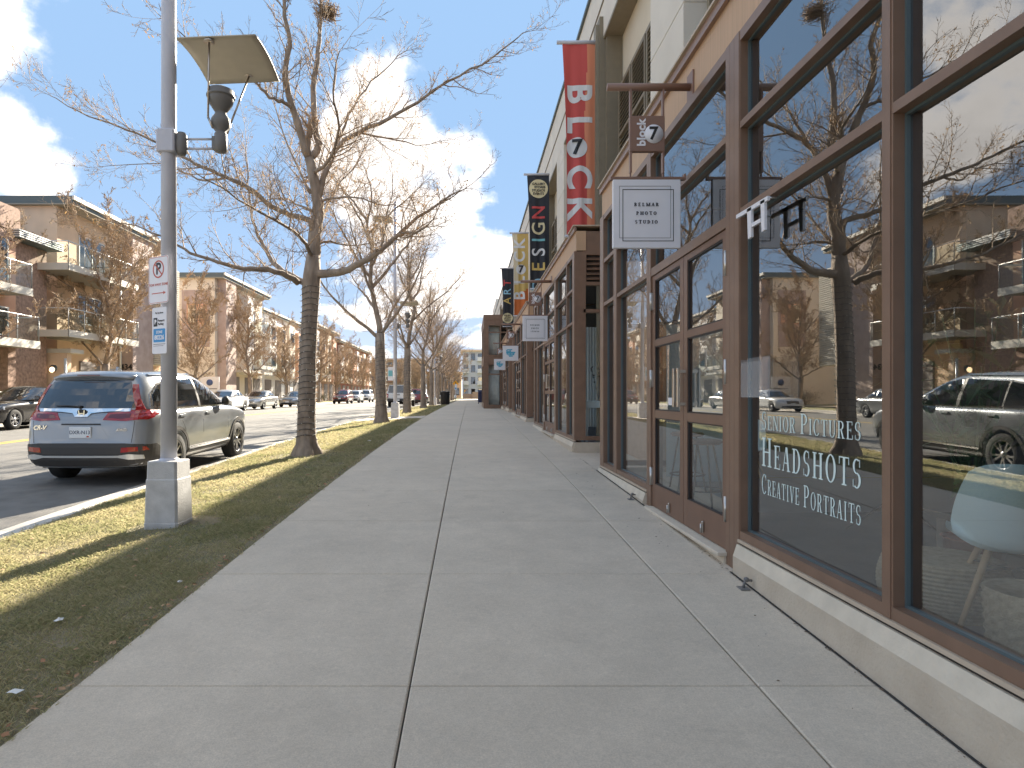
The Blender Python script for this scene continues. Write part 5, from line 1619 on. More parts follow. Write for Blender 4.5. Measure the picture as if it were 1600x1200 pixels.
for i, (x, y, k, lb) in enumerate(near):
    src = {'T2': T2, 'T3': T3}[k]
    sc_ = (1, 1, 1) if i < 2 else tuple([random.Random(i).uniform(.92, 1.08)] * 3)
    if i == 0: sc_ = (.9, .9, .95)
    if k not in used:
        used[k] = 1; src.location = (x, y, strip_z(x, y)); src['label'] = lb; src['group'] = GN; src.rotation_euler.z = 1.1 * i; src.scale = sc_
    else:
        dup(src, (x, y, strip_z(x, y)), lb, GN, 1.1 * i, sc_)
def rf(x, y, r_): return lambda z: (x, y, r_)
for (x, y, lb) in ((-2.9, 20.5, 'string of small lights wound round the second tree trunk'), (-3.0, 30.0, 'string of small lights wound round the third tree trunk')):
    light_string(0, strip_z(x, y) + .5, strip_z(x, y) + 2.7, x, y, rf(x, y, .18), lb, .13)
# trees across the street and far off
MINR[0] = .0075
F1 = make_tree(31, 8.2, 4.3, 2.2, .17, 'x', True, 3, .55, 15, 1.7, 'street_tree')
F2 = make_tree(37, 7.4, 4.0, 2.0, .15, 'x', True, 3, .55, 14, 1.6, 'street_tree')
GF = 'bare trees along the far side of the street'
farT = [(-18.6, 13, 'F2', 'bare tree across the street whose twigs reach in at the upper left edge'),
        (-18.4, 21.5, 'F2', 'bare tree across the street in front of the orange house'),
        (-18.4, 31.4, 'F1', 'bare golden lit tree in front of the tan house with the number 434'),
        (-18.5, 42.5, 'F2', 'bare tree across the street by the gap between the two tan houses'),
        (-18.3, 52.5, 'F1', 'bare tree across the street behind the silver sedan'),
        (-18.4, 63, 'F2', 'bare tree across the street behind the nearest trunk'),
        (-18.2, 75.5, 'F1', 'bare forked tree across the street left of the red sport utility car'),
        (-18.3, 86, 'F2', 'bare tree across the street behind the red sport utility car'),
        (-18.3, 97, 'F1', 'bare tree across the street behind the white cars'),
        (-18.3, 108, 'F2', 'bare tree across the street left of the second trunk'),
        (-18.3, 120, 'F1', 'bare tree at the far end of the opposite pavement')]
for i in range(14):
    farT.append((-40 + i * 5.2 if i < 8 else -9 + (i - 8) * 2.2 - 8, 150 + (i * 7) % 23, 'F1' if i % 2 else 'F2', None))
used = {}
words = ['leftmost', 'second from left', 'third from left', 'fourth from left', 'fifth from left', 'sixth from left', 'seventh from left', 'eighth from left', 'ninth', 'tenth', 'eleventh', 'twelfth', 'thirteenth', 'fourteenth']
for i, (x, y, k, lb) in enumerate(farT):
    src = {'F1': F1, 'F2': F2}[k]; z = g(y) - .1; s_ = random.Random(i + 50).uniform(.92, 1.12)
    gp = GF
    if lb is None:
        gp = 'bare trees beyond the cross street'; lb = 'bare tree beyond the cross street at the far end of the view'; s_ *= 1.15
    if k not in used:
        used[k] = 1; src.location = (x, y, z); src['label'] = lb; src['group'] = gp; src.rotation_euler.z = i * 1.7; src.scale = (s_,) * 3
    else:
        c = dup(src, (x, y, z), lb, None, i * 1.7, (s_,) * 3); c['group'] = gp
# ================================================================ cars
mat('car_blue', (.27, .29, .315), .28, metal=.4, coat=1.0, var=.02)
mat('car_silver', (.45, .44, .41), .25, metal=.6, coat=1.0)
mat('car_grey', (.22, .23, .24), .28, metal=.5, coat=1.0)
mat('car_black', (.022, .020, .020), .25, coat=1.0)
mat('car_white', (.74, .74, .73), .3, coat=1.0)
mat('car_maroon', (.20, .018, .02), .28, metal=.2, coat=1.0)
mat('trim_black', (.028, .028, .028), .55)
mat('trim_lower', (.045, .042, .040), .6)
mat('chrome', (.78, .78, .78), .10, metal=1)
mat('silver_trim', (.62, .62, .60), .3, metal=.4)
mat('car_glass', (.012, .014, .016), .03, spec=.9, coat=1)
mat('tyre', (.018, .018, .018), .8, bump=.2, bscale=120)
mat('rim', (.42, .42, .43), .35, metal=.7)
mat('rim_dark', (.05, .05, .05), .4, metal=.5)
mat('tail_red', (.32, .008, .010), .12, coat=1)
mat('tail_dark', (.12, .006, .008), .12, coat=1)
mat('head_lens', (.55, .57, .60), .08, coat=1)
mat('plate_white', (.72, .74, .76), .5)
mat('plate_ink', (.07, .09, .13), .6)
mat('well', (.008, .008, .008), .95)

def loft(rows, ncap, colfn):
    """rows: list of dicts(w, yr, yf, z) -> closed half-loops mirrored; returns bmesh-ready verts/faces"""
    loops = []
    for rw in rows:
        h = colfn(rw)
        full = h + [(-x, y, z) for (x, y, z) in reversed(h[1:-1])]
        loops.append(full)
    n = len(loops[0])
    vs = [p for l in loops for p in l]
    fs = []
    for j in range(len(loops) - 1):
        for i in range(n):
            i2 = (i + 1) % n
            fs.append((j*n+i, j*n+i2, (j+1)*n+i2, (j+1)*n+i))
    # caps: strips between mirrored points
    half = n // 2
    for base, flip in ((0, True), ((len(loops) - 1) * n, False)):
        for i in range(half):
            a, b = i, i + 1
            c, d = (n - b) % n, (n - a) % n
            q = [base + a, base + b, base + c, base + d]
            q2 = []
            for k in q:
                if k not in q2: q2.append(k)
            if len(q2) >= 3: fs.append(tuple(reversed(q2)) if flip else tuple(q2))
    return vs, fs
def zval(z, y):
    if isinstance(z, (int, float)): return z
    if y <= z[0][0]: return z[0][1]
    for (a, za), (b, zb) in zip(z, z[1:]):
        if y <= b:
            t = (y - a) / (b - a); return za + (zb - za) * t
    return z[-1][1]
def cols(rw):
    w, yr, yf, z = rw['w'], rw['yr'], rw['yf'], rw['z']
    cr = rw.get('cr', .32); cf = rw.get('cf', .55)
    out = []
    for fx, dy in ((0, 0), (.45, .01), (.78, .05), (.94, .16), (1.0, .45)):
        out.append((fx * w, yr + dy * cr / .32))
    y0 = yr + .45 * cr / .32; y1 = yf - .60 * cf / .55
    ins = rw.get('mid', 1.0)
    for i in range(1, 8):
        out.append((w * (1 + (ins - 1) * math.sin(PI * i / 8)), y0 + (y1 - y0) * i / 8))
    for fx, dy in ((.985, .60), (.93, .26), (.76, .09), (.44, .015), (0, 0)):
        out.append((fx * w, yf - dy * cf / .55))
    return [(x, y, zval(z, y)) for x, y in out]
def subdiv_mesh(vs, fs, lv, cuts=None, name='body'):
    me = bpy.data.meshes.new(name); me.from_pydata(vs, [], fs); me.update()
    bm = bmesh.new(); bm.from_mesh(me)
    bmesh.ops.remove_doubles(bm, verts=bm.verts, dist=1e-5)
    bmesh.ops.recalc_face_normals(bm, faces=bm.faces); bm.to_mesh(me); bm.free()
    o = bpy.data.objects.new(name, me); C.objects.link(o)
    if lv:
        m = o.modifiers.new('s', 'SUBSURF'); m.levels = lv; m.render_levels = lv
    tmp = []
    for (y, z, r_) in (cuts or []):
        cm = MB(); cm.tube([(-1.4, y, z), (1.4, y, z)], r_, 40)
        cme = cm.mesh('cut', 'well'); fixn(cme)
        co = bpy.data.objects.new('cut', cme); C.objects.link(co); tmp.append(co)
        b = o.modifiers.new('b', 'BOOLEAN'); b.operation = 'DIFFERENCE'; b.object = co; b.solver = 'EXACT'
    dg = bpy.context.evaluated_depsgraph_get(); dg.update()
    res = bpy.data.meshes.new_from_object(o.evaluated_get(dg), depsgraph=dg)
    bpy.data.objects.remove(o); bpy.data.meshes.remove(me)
    for t in tmp: bpy.data.objects.remove(t)
    res.name = name
    return res
def car(sp, lab, cat='car', name='parked_car', quality=2, grp=None):
    t = thing(name, lab, cat)
    wb = sp['wb']; W = sp['W'] / 2
    rr_ = sp['tyre']
    paint = sp['paint']
    vs, fs = loft(sp['body'], 3, cols)
    body_me = subdiv_mesh(vs, fs, quality, [(0, rr_ * .98, rr_ * 1.13), (wb, rr_ * .98, rr_ * 1.13)])
    body_me.materials.clear(); body_me.materials.append(MAT[paint]); body_me.materials.append(MAT['well'])
    for p in body_me.polygons: p.use_smooth = True
    body = bpy.data.objects.new('body', body_me); C.objects.link(body); body.parent = t
    vs, fs = loft(sp['cab'], 3, cols)
    cab_me = subdiv_mesh(vs, fs, quality, None, 'cabin')
    cab_me.materials.clear(); cab_me.materials.append(MAT[paint])
    for p in cab_me.polygons: p.use_smooth = True
    cabin = bpy.data.objects.new('cabin', cab_me); C.objects.link(cabin); cabin.parent = t
    bm = bmesh.new(); bm.from_mesh(body_me); bm.from_mesh(cab_me); bvh = BVHTree.FromBMesh(bm); bm.free()
    VIEW = {'R': (lambda u, v: (Vector((3, u, v)), Vector((-1, 0, 0)))), 'L': (lambda u, v: (Vector((-3, u, v)), Vector((1, 0, 0)))),
            'B': (lambda u, v: (Vector((u, -6, v)), Vector((0, 1, 0)))), 'F': (lambda u, v: (Vector((u, 9, v)), Vector((0, -1, 0)))),
            'T': (lambda u, v: (Vector((u, v, 5)), Vector((0, 0, -1))))}
    def patch(nm, poly, view, m, off=.004, par=None, grid=.09, ret=False):
        b = bmesh.new()
        vv = [b.verts.new((p[0], p[1], 0)) for p in poly]
        b.faces.new(vv)
        us = [p[0] for p in poly]; ws = [p[1] for p in poly]
        gx = min(us) + grid
        while gx < max(us): bmesh.ops.bisect_plane(b, geom=b.verts[:] + b.edges[:] + b.faces[:], plane_co=(gx, 0, 0), plane_no=(1, 0, 0)); gx += grid
        gx = min(ws) + grid
        while gx < max(ws): bmesh.ops.bisect_plane(b, geom=b.verts[:] + b.edges[:] + b.faces[:], plane_co=(0, gx, 0), plane_no=(0, 1, 0)); gx += grid
        bmesh.ops.triangulate(b, faces=[f for f in b.faces if len(f.verts) > 4])
        bad = []; last = None
        for v in b.verts:
            o_, d_ = VIEW[view](v.co.x, v.co.y)
            h = bvh.ray_cast(o_, d_)
            if h[0] is None: bad.append(v); continue
            nrm = h[1]
            if nrm.dot(d_) > 0: nrm = -nrm
            v.co = h[0] + nrm * off
        bmesh.ops.delete(b, geom=bad, context='VERTS')
        # skirt down to the body so the piece has thickness
        be = [e for e in b.edges if len(e.link_faces) == 1]
        ret_ = bmesh.ops.extrude_edge_only(b, edges=be)
        nv = [e for e in ret_['geom'] if isinstance(e, bmesh.types.BMVert)]
        d_ = VIEW[view](0, 0)[1]
        for v in nv: v.co = v.co + d_ * (off + .006)
        bmesh.ops.recalc_face_normals(b, faces=b.faces)
        me = bpy.data.meshes.new(nm); b.to_mesh(me); b.free()
        me.materials.append(MAT[m])
        for p in me.polygons: p.use_smooth = False
        o = bpy.data.objects.new(nm, me); C.objects.link(o); o.parent = par or t
        return o
    def mirror(poly): return [(-a, b_) for a, b_ in reversed(poly)]
    def hit(view, u, v):
        o_, d_ = VIEW[view](u, v); h = bvh.ray_cast(o_, d_)
        return h[0] if h[0] is not None else Vector((u, 0, v))
    # wheels
    tw = sp.get('tw', .225)
    wm = MB(); wm.lathe([(rr_ * .66, -tw/2), (rr_ * .90, -tw/2 - .002), (rr_ * .985, -tw * .40), (rr_, -tw * .30), (rr_, tw * .30), (rr_ * .985, tw * .40), (rr_ * .90, tw/2 + .002), (rr_ * .66, tw/2)], 36, cap=False)
    tyre_me = wm.mesh('tyre', 'tyre')
    rm = MB(); ro = rr_ * .68
    rm.lathe([(ro, tw * .44), (ro * .95, tw * .46), (ro * .92, tw * .38), (ro * .90, -tw * .3), (.02, -tw * .3)], 32, cap=False, mi=1)
    rm.lathe([(ro * .985, tw * .45), (ro * .93, tw * .48), (ro * .90, tw * .42)], 32, cap=False)
    rm.lathe([(.0, tw * .45), (.035, tw * .44), (.06, tw * .36), (.065, tw * .2)], 16, cap=False)
    for k in range(5):
        for dk in (-13, 13):
            a = R(k * 72 + dk * .35); a2 = R(k * 72 + dk)
            p1 = Vector((.04 * math.cos(a), .04 * math.sin(a), tw * .38)); p2 = Vector((ro * .93 * math.cos(a2), ro * .93 * math.sin(a2), tw * .42))
            sd_ = Vector((-math.sin(a2), math.cos(a2), 0)) * .017
            rm.add([p1 - sd_ * .8, p1 + sd_ * .8, p2 + sd_, p2 - sd_, p1 - sd_ * .8 - Vector((0, 0, .03)), p1 + sd_ * .8 - Vector((0, 0, .03)), p2 + sd_ - Vector((0, 0, .03)), p2 - sd_ - Vector((0, 0, .03))],
                   [(0, 1, 2, 3), (0, 4, 5, 1), (1, 5, 6, 2), (3, 2, 6, 7), (0, 3, 7, 4)])
    rim_me = rm.mesh('rim', ['rim', 'rim_dark']); fixn(rim_me)
    hub_me = MB().lathe([(.05, -tw * .5), (.05, tw * .2)], 12).mesh('wheel', 'rim_dark')
    for yy in (0, wb):
        for s in (1, -1):
            wh = bpy.data.objects.new('wheel', hub_me); C.objects.link(wh); wh.parent = t
            wh.location = (s * (W - tw / 2 - .012), yy, rr_); wh.rotation_euler = (0, R(90) * s, 0)
            for me_, nm in ((tyre_me, 'tyre'), (rim_me, 'rim')):
                o = bpy.data.objects.new(nm, me_); C.objects.link(o); o.parent = wh
    ub = MB(); ub.box(-W * .80, W * .80, sp['body'][0]['yr'] + .15, sp['body'][0]['yf'] - .15, .24, .55); ub.tube([(-W * .7, 0, rr_ * .9), (W * .7, 0, rr_ * .9)], .05, 8); ub.build('underbody', 'well', t)
    sp['extra'](t, patch, mirror, hit, body, cabin)
    return t

# ---- the hatchback sport utility in the foreground
def ex_crv(t, patch, mirror, hit, body, cabin):
    # side glass with bright surround
    for v in ('R', 'L'):
        patch('window_trim', [(-.62, 1.13), (-.55, 1.32), (-.30, 1.475), (.05, 1.535), (.95, 1.575), (1.45, 1.515), (2.15, 1.115), (2.12, 1.075), (-.5, 1.10)], v, 'chrome', .003)
        patch('window', [(-.55, 1.145), (-.50, 1.30), (-.27, 1.45), (.02, 1.505), (.04, 1.12)], v, 'car_glass', .007)
        patch('window', [(.09, 1.115), (.07, 1.51), (.93, 1.552), (.96, 1.10)], v, 'car_glass', .007)
        patch('window', [(1.05, 1.10), (1.02, 1.55), (1.42, 1.495), (2.08, 1.11), (2.06, 1.09)], v, 'car_glass', .007)
        patch('pillar', [(.965, 1.09), (.94, 1.56), (1.01, 1.56), (1.04, 1.09)], v, 'trim_black', .0085)
        patch('pillar', [(.045, 1.10), (.025, 1.52), (.06, 1.52), (.08, 1.10)], v, 'trim_black', .0085)
        # black lower cladding and its bright strip
        patch('sill_cladding', [(.40, .27), (.44, .44), (2.22, .44), (2.26, .27)], v, 'trim_lower', .012)
        patch('sill_strip', [(.46, .395), (.46, .425), (2.2, .445), (2.2, .41)], v, 'chrome', .018)
        # wheel arch mouldings
        for yc in (0, 2.66):
            n = 16; o_ = []; i_ = []
            for i in range(n + 1):
                a = R(-8 + 196 * i / n); i_.append((yc + .405 * math.cos(a), .35 + .405 * math.sin(a))); o_.append((yc + .462 * math.cos(a), .35 + .462 * math.sin(a)))
            patch('arch_moulding', o_ + i_[::-1], v, 'trim_lower', .014, grid=.3)
        # door shut lines, handles
        for poly in ([(1.01, .46), (.995, 1.09), (1.003, 1.09), (1.018, .46)], [(.30, .76), (.02, 1.10), (.03, 1.10), (.31, .76)], [(.30, .76), (.40, .46), (.408, .46), (.308, .76)], [(2.14, .46), (2.10, 1.07), (2.108, 1.07), (2.148, .46)]):
            patch('door_gap', poly, v, 'ink', .0015, grid=.2)
        for yh in (.22, 1.22):
            patch('door_handle', [(yh - .10, .945), (yh - .10, .975), (yh + .09, .98), (yh + .09, .95)], v, 'car_blue', .022)
        patch('tail_light_wing', [(-.93, .965), (-.93, 1.09), (-.78, 1.095), (-.52, 1.055), (-.62, .985), (-.75, .955)], v, 'tail_red', .008, grid=.05)
        patch('bumper_side', [(-1.0, .30), (-1.0, .60), (-.62, .60), (-.44, .52), (-.44, .30)], v, 'trim_lower', .010, grid=.06)
        patch('roof_rail', [(-.35, 1.603), (1.2, 1.628), (1.2, 1.610), (-.35, 1.585)], v, 'car_blue', .02)
    # rear: lower bumper, silver lip, reflectors, glass, lamps, chrome bar
    patch('rear_bumper', [(-.89, .36), (-.90, .60), (-.60, .625), (0, .63), (.60, .625), (.90, .60), (.89, .36), (.55, .30), (-.55, .30)], 'B', 'trim_lower', .010)
    patch('bumper_lip', [(-.90, .405), (-.90, .445), (-.66, .475), (-.52, .455), (.52, .455), (.66, .475), (.90, .445), (.90, .405), (.66, .40), (.52, .428), (-.52, .428), (-.66, .40)][::1], 'B', 'silver_trim', .022)
    for s in (1, -1):
        P_ = [(.56, .495), (.57, .565), (.84, .575), (.86, .52)]
        patch('reflector', P_ if s > 0 else mirror(P_), 'B', 'tail_red', .014)
    rw = [(-.60, 1.13), (-.58, 1.20), (-.50, 1.50), (.50, 1.50), (.58, 1.20), (.60, 1.13)]
    patch('rear_window', [(-.70, 1.125), (-.64, 1.29), (-.56, 1.50), (-.30, 1.525), (.30, 1.525), (.56, 1.50), (.64, 1.29), (.70, 1.125)], 'B', 'car_glass', .006)
    for s in (1, -1):
        P_ = [(.30, .955), (.36, 1.055), (.68, 1.075), (.70, 1.12), (.635, 1.30), (.585, 1.46), (.645, 1.46), (.72, 1.26), (.79, 1.10), (.86, 1.075), (.885, 1.02), (.84, .965), (.60, .940)]
        patch('tail_light', P_ if s > 0 else mirror(P_), 'B', 'tail_red', .010, grid=.05)
        P_ = [(.36, .985), (.40, 1.03), (.66, 1.045), (.66, .985), (.55, .972)]
        patch('tail_light_inner', P_ if s > 0 else mirror(P_), 'B', 'tail_dark', .014, grid=.05)
        P_ = [(.685, .63), (.705, .80), (.715, .945), (.722, .945), (.712, .80), (.692, .63)]
        patch('hatch_gap', P_ if s > 0 else mirror(P_), 'B', 'ink', .0015)
    patch('chrome_bar', [(-.64, 1.075), (-.64, 1.115), (.64, 1.115), (.64, 1.075), (.30, 1.062), (.13, 1.045), (.09, 1.0), (-.09, 1.0), (-.13, 1.045), (-.30, 1.062)], 'B', 'chrome', .016, grid=.06)
    # H emblem on the bar
    h0 = hit('B', 0, 1.05)
    mb = MB(); y = h0.y - .030
    mb.prism([(-.048, 1.095), (-.033, 1.095), (-.028, 1.056), (.028, 1.056), (.033, 1.095), (.048, 1.095), (.038, 1.010), (.024, 1.010), (.027, 1.044), (-.027, 1.044), (-.024, 1.010), (-.038, 1.010)], y, y + .012, 'y')
    mb.build('emblem', 'chrome', t, fix=True)
    mb = MB(); mb.prism(rounded(.13, .108, .03), y + .0125, y + .022, 'y', M=Matrix.Translation((0, 0, 1.053))); mb.build('emblem_field', 'trim_black', t, fix=True)
    # plate recess, plate
    patch('plate_recess', [(-.40, .70), (-.27, .885), (.27, .885), (.40, .70), (.36, .69), (-.36, .69)], 'B', 'car_blue', -.002 + .004)
    patch('recess_lip', [(-.275, .885), (-.27, .905), (.27, .905), (.275, .885)], 'B', 'trim_black', .012)
    hp = hit('B', 0, .78).y - .018
    mb = MB(); mb.box(-.152, .152, hp - .004, hp + .02, .705, .860, bev=.004); pl = mb.build('licence_plate', 'plate_white', t)
    xf(text_mb('DXR-N13', .072, .001, .0008, .98), frame((0, hp - .0055, .782), (1, 0, 0), (0, 0, 1))).build('lettering', 'plate_ink', pl)
    mb = MB(); mb.box(.095, .13, hp - .0055, hp - .004, .715, .735); mb.build('plate_sticker', 'tail_red', pl)
    F = hit('B', -.62, .86)
    xf(text_mb('CR-V', .085, .003, .003, 1.0, shear=.3), frame((-.60, hit('B', -.60, .84).y - .012, .845), (1, -.10, 0), (0, 0, 1))).build('badge', 'chrome', t)
    xf(text_mb('AWD', .055, .003, .002, 1.1, shear=.3), frame((.56, hit('B', .56, .83).y - .012, .815), (1, .10, 0), (0, 0, 1))).build('badge', 'chrome', t)
    # spoiler over the glass, wiper, antenna, mirrors, exhaust
    mb = MB(); n = 14; vs = []
    for i in range(n + 1):
        u = -1 + 2 * i / n; x = .58 * u; k = 1 - .12 * abs(u) ** 3
        yb = -.74 * k + .02; zb = 1.60 - .035 * u * u
        yf_ = -.36; zf = hit('T', x, yf_).z + .004 if True else 1.65
        vs += [(x, yf_, zf), (x, yb, zb), (x, yb + .01, zb - .030), (x, -.50, 1.515 - .02 * u * u)]
    fs = [(4*i+a, 4*i+(a+1) % 4, 4*(i+1)+(a+1) % 4, 4*(i+1)+a) for i in range(n) for a in range(4)] + [(0, 1, 2, 3), tuple(4*n+a for a in (3, 2, 1, 0))]
    mb.add(vs, fs, 0, True); mb.build('spoiler', 'car_blue', t, fix=True)
    mb = MB(); mb.box(-.16, .16, -.752, -.745 + .01, 1.588, 1.602); mb.build('brake_light', 'tail_dark', t)
    a = hit('B', -.05, 1.14); b = hit('B', -.40, 1.155)
    mb = MB(); mb.tube([a + Vector((0, -.03, 0)), (a + b) / 2 + Vector((0, -.035, .012)), b + Vector((0, -.02, 0))], [.012, .009, .006], 6); mb.lathe([(.0, -.01), (.03, -.01), (.03, .02), (0, .02)], 12, M=Matrix.Translation(a + Vector((0, -.02, 0))), cap=False); mb.build('rear_wiper', 'trim_black', t)
    ha = hit('T', 0, .05)
    mb = MB(); mb.prism([(-.06, ha.z - .01), (.09, ha.z - .01), (.0, ha.z + .055), (-.04, ha.z + .06)], -.018, .018, 'x', M=Matrix.Translation((0, .05, 0))); mb.build('antenna_fin', 'car_blue', t, fix=True)
    for s in (1, -1):
        mb = MB(); q = hit('R' if s > 0 else 'L', 1.92, 1.10)
        mb.lathe([(0, -.12), (.06, -.10), (.085, -.04), (.088, .03), (.06, .09), (0, .105)], 14, M=Matrix.Translation((q.x + s * .13, 1.90, 1.15)) @ Matrix.Diagonal((.55, 1, 1, 1)).to_4x4() @ Matrix.Rotation(R(90), 4, 'Y'), cap=False)
        mb.box(min(q.x, q.x + s * .08), max(q.x, q.x + s * .08), 1.87, 1.93, 1.08, 1.12); mb.build('side_mirror', 'trim_black', t)
    patch('windshield', [(-.62, 1.12), (-.52, 1.54), (.52, 1.54), (.62, 1.12)], 'F', 'car_glass', .004)
    for s in (1, -1):
        P_ = [(.42, .78), (.40, .86), (.84, .93), (.87, .84)]
        patch('headlight', P_ if s > 0 else mirror(P_), 'F', 'head_lens', .006)
    patch('grille', [(-.42, .62), (-.40, .86), (.40, .86), (.42, .62)], 'F', 'trim_black', .008)
CRV = dict(W=1.855, wb=2.66, tyre=.355, paint='car_blue', body=[
    dict(w=.74, yr=-.80, yf=3.35, z=.25), dict(w=.86, yr=-.93, yf=3.50, z=.28), dict(w=.905, yr=-.985, yf=3.56, z=.40), dict(w=.922, yr=-.99, yf=3.585, z=.58),
    dict(w=.922, yr=-.965, yf=3.585, z=.66), dict(w=.925, yr=-.955, yf=3.56, z=[(-1, .84), (3, .82), (3.6, .76)]), dict(w=.918, yr=-.935, yf=3.47, z=[(-1, .985), (2.2, .96), (3, .93), (3.6, .84)]),
    dict(w=.885, yr=-.905, yf=3.34, z=[(-1, 1.075), (1.8, 1.06), (2.6, 1.02), (3.3, .90)]), dict(w=.78, yr=-.80, yf=3.15, z=[(-1, 1.10), (1.8, 1.09), (2.6, 1.06), (3.3, .93)]), dict(w=.40, yr=-.6, yf=3.0, z=[(-1, 1.11), (1.8, 1.11), (2.6, 1.09), (3.3, .96)])],
    cab=[dict(w=.86, yr=-.87, yf=2.62, z=.98, cr=.26, cf=.5), dict(w=.862, yr=-.885, yf=2.56, z=1.09, cr=.26, cf=.5), dict(w=.80, yr=-.80, yf=2.10, z=1.33, cr=.28, cf=.5), dict(w=.73, yr=-.67, yf=1.66, z=1.53, cr=.28, cf=.5),
         dict(w=.67, yr=-.60, yf=1.46, z=[(-1, 1.605), (.6, 1.635), (2, 1.59)], cr=.28, cf=.5), dict(w=.54, yr=-.52, yf=1.30, z=[(-1, 1.635), (.6, 1.675), (2, 1.63)], cr=.28), dict(w=.25, yr=-.45, yf=1.2, z=[(-1, 1.645), (.6, 1.69), (2, 1.645)])],
    extra=ex_crv)
hero = car(CRV, 'blue grey sport utility car parked at the near kerb behind the nearest lamp post', 'car', 'parked_car', 2)
HX, HY = -5.62, 10.03
hero.location = (HX, HY, g(HY) + road_off(HX) + .004); hero.rotation_euler = (R(1.3), 0, 0); hero.scale = (1.025, 1.0, 1.02)

# ---- general cars
def ex_gen(kind, col, facing=1):
    def ex(t, patch, mirror, hit, body, cabin):
        S = kind
        for v in ('R', 'L'):
            for poly in S['side']: patch('window', poly, v, 'car_glass', .006)
            patch('sill', S['sill'], v, 'trim_lower', .006)
            for poly in S['gaps']: patch('door_gap', poly, v, 'ink', .002, grid=.3)
            for (a, b) in S['handles']: patch('door_handle', [(a - .08, b), (a - .08, b + .025), (a + .08, b + .025), (a + .08, b)], v, 'chrome', .016)
        patch('windshield', S['ws'], 'F', 'car_glass', .006); patch('rear_window', S['rwin'], 'B', 'car_glass', .006)
        for s in (1, -1):
            patch('headlight', S['hl'] if s > 0 else mirror(S['hl']), 'F', 'head_lens', .008)
            patch('tail_light', S['tl'] if s > 0 else mirror(S['tl']), 'B', 'tail_red', .008)
        gr = patch('grille', S['gr'], 'F', 'trim_black', .008)
        z0_, z1_ = S['gr'][0][1], S['gr'][1][1]; xg = S['gr'][2][0] * .95
        for q in range(3):
            zz = z0_ + (z1_ - z0_) * (q + .7) / 3.6
            patch('grille_bar', [(-xg, zz), (-xg, zz + .012), (xg, zz + .012), (xg, zz)], 'F', 'chrome', .014, grid=.15)
        patch('lower_grille', S['lg'], 'F', 'trim_black', .006)
        patch('rear_bumper', S['rb'], 'B', 'trim_lower' if S.get('rbk') else 'trim_black', .008)
        for vw, zq in (('F', S['pz']), ('B', S['pzr'])):
            patch('licence_plate', [(-.15, zq), (-.15, zq + .14), (.15, zq + .14), (.15, zq)], vw, 'plate_white', .016)
        for s in (1, -1):
            q = hit('R' if s > 0 else 'L', S['mir'][0], S['mir'][1] - .04)
            mb = MB(); mb.box(q.x + s * .02, q.x + s * .22, S['mir'][0] - .05, S['mir'][0] + .07, S['mir'][1] - .06, S['mir'][1] + .08, bev=.025); mb.build('side_mirror', S.get('mirm', col), t)
        if S.get('more'): S['more'](t, patch, mirror, hit)
    return ex
def sedan(col):
    K = dict(side=[[(-.35, .97), (-.05, 1.22), (.55, 1.30), (.60, .95)], [(.68, .95), (.64, 1.31), (1.05, 1.28), (1.85, .93)]],
             sill=[(.42, .22), (.45, .32), (2.2, .32), (2.23, .22)], gaps=[[(.62, .35), (.63, .93), (.64, .93), (.63, .35)], [(1.86, .35), (1.86, .92), (1.87, .92), (1.87, .35)]], handles=[(.35, .83), (1.45, .82)],
             ws=[(-.66, .94), (-.52, 1.27), (.52, 1.27), (.66, .94)], rwin=[(-.62, .98), (-.48, 1.26), (.48, 1.26), (.62, .98)],
             hl=[(.48, .60), (.46, .70), (.84, .74), (.86, .64)], tl=[(.50, .72), (.50, .86), (.86, .86), (.88, .74)], gr=[(-.36, .50), (-.38, .68), (.38, .68), (.36, .50)], lg=[(-.60, .26), (-.62, .38), (.62, .38), (.60, .26)],
             rb=[(-.85, .22), (-.85, .36), (.85, .36), (.85, .22)], pz=.40, pzr=.66, mir=(1.66, 1.0))
    return dict(W=1.80, wb=2.72, tyre=.325, paint=col, body=[
        dict(w=.72, yr=-.85, yf=3.45, z=.19), dict(w=.85, yr=-.98, yf=3.58, z=.22), dict(w=.895, yr=-1.05, yf=3.64, z=.38), dict(w=.90, yr=-1.07, yf=3.66, z=.55), dict(w=.90, yr=-1.06, yf=3.62, z=[(-1, .74), (2.4, .72), (3.6, .62)]),
        dict(w=.885, yr=-1.03, yf=3.5, z=[(-1, .90), (0, .90), (2, .86), (3, .80), (3.6, .70)]), dict(w=.80, yr=-.98, yf=3.35, z=[(-1, .97), (0, .945), (2, .91), (3, .85), (3.5, .77)]), dict(w=.42, yr=-.85, yf=3.2, z=[(-1, .985), (0, .96), (2, .93), (3, .88), (3.5, .80)])],
        cab=[dict(w=.82, yr=-.55, yf=2.25, z=.88, cf=.5), dict(w=.80, yr=-.45, yf=2.10, z=.96, cf=.5), dict(w=.72, yr=-.12, yf=1.62, z=1.17, cf=.5), dict(w=.64, yr=.12, yf=1.32, z=1.33, cf=.5), dict(w=.55, yr=.25, yf=1.18, z=1.39, cf=.4), dict(w=.28, yr=.35, yf=1.05, z=1.42, cf=.4)],
        extra=ex_gen(K, col))
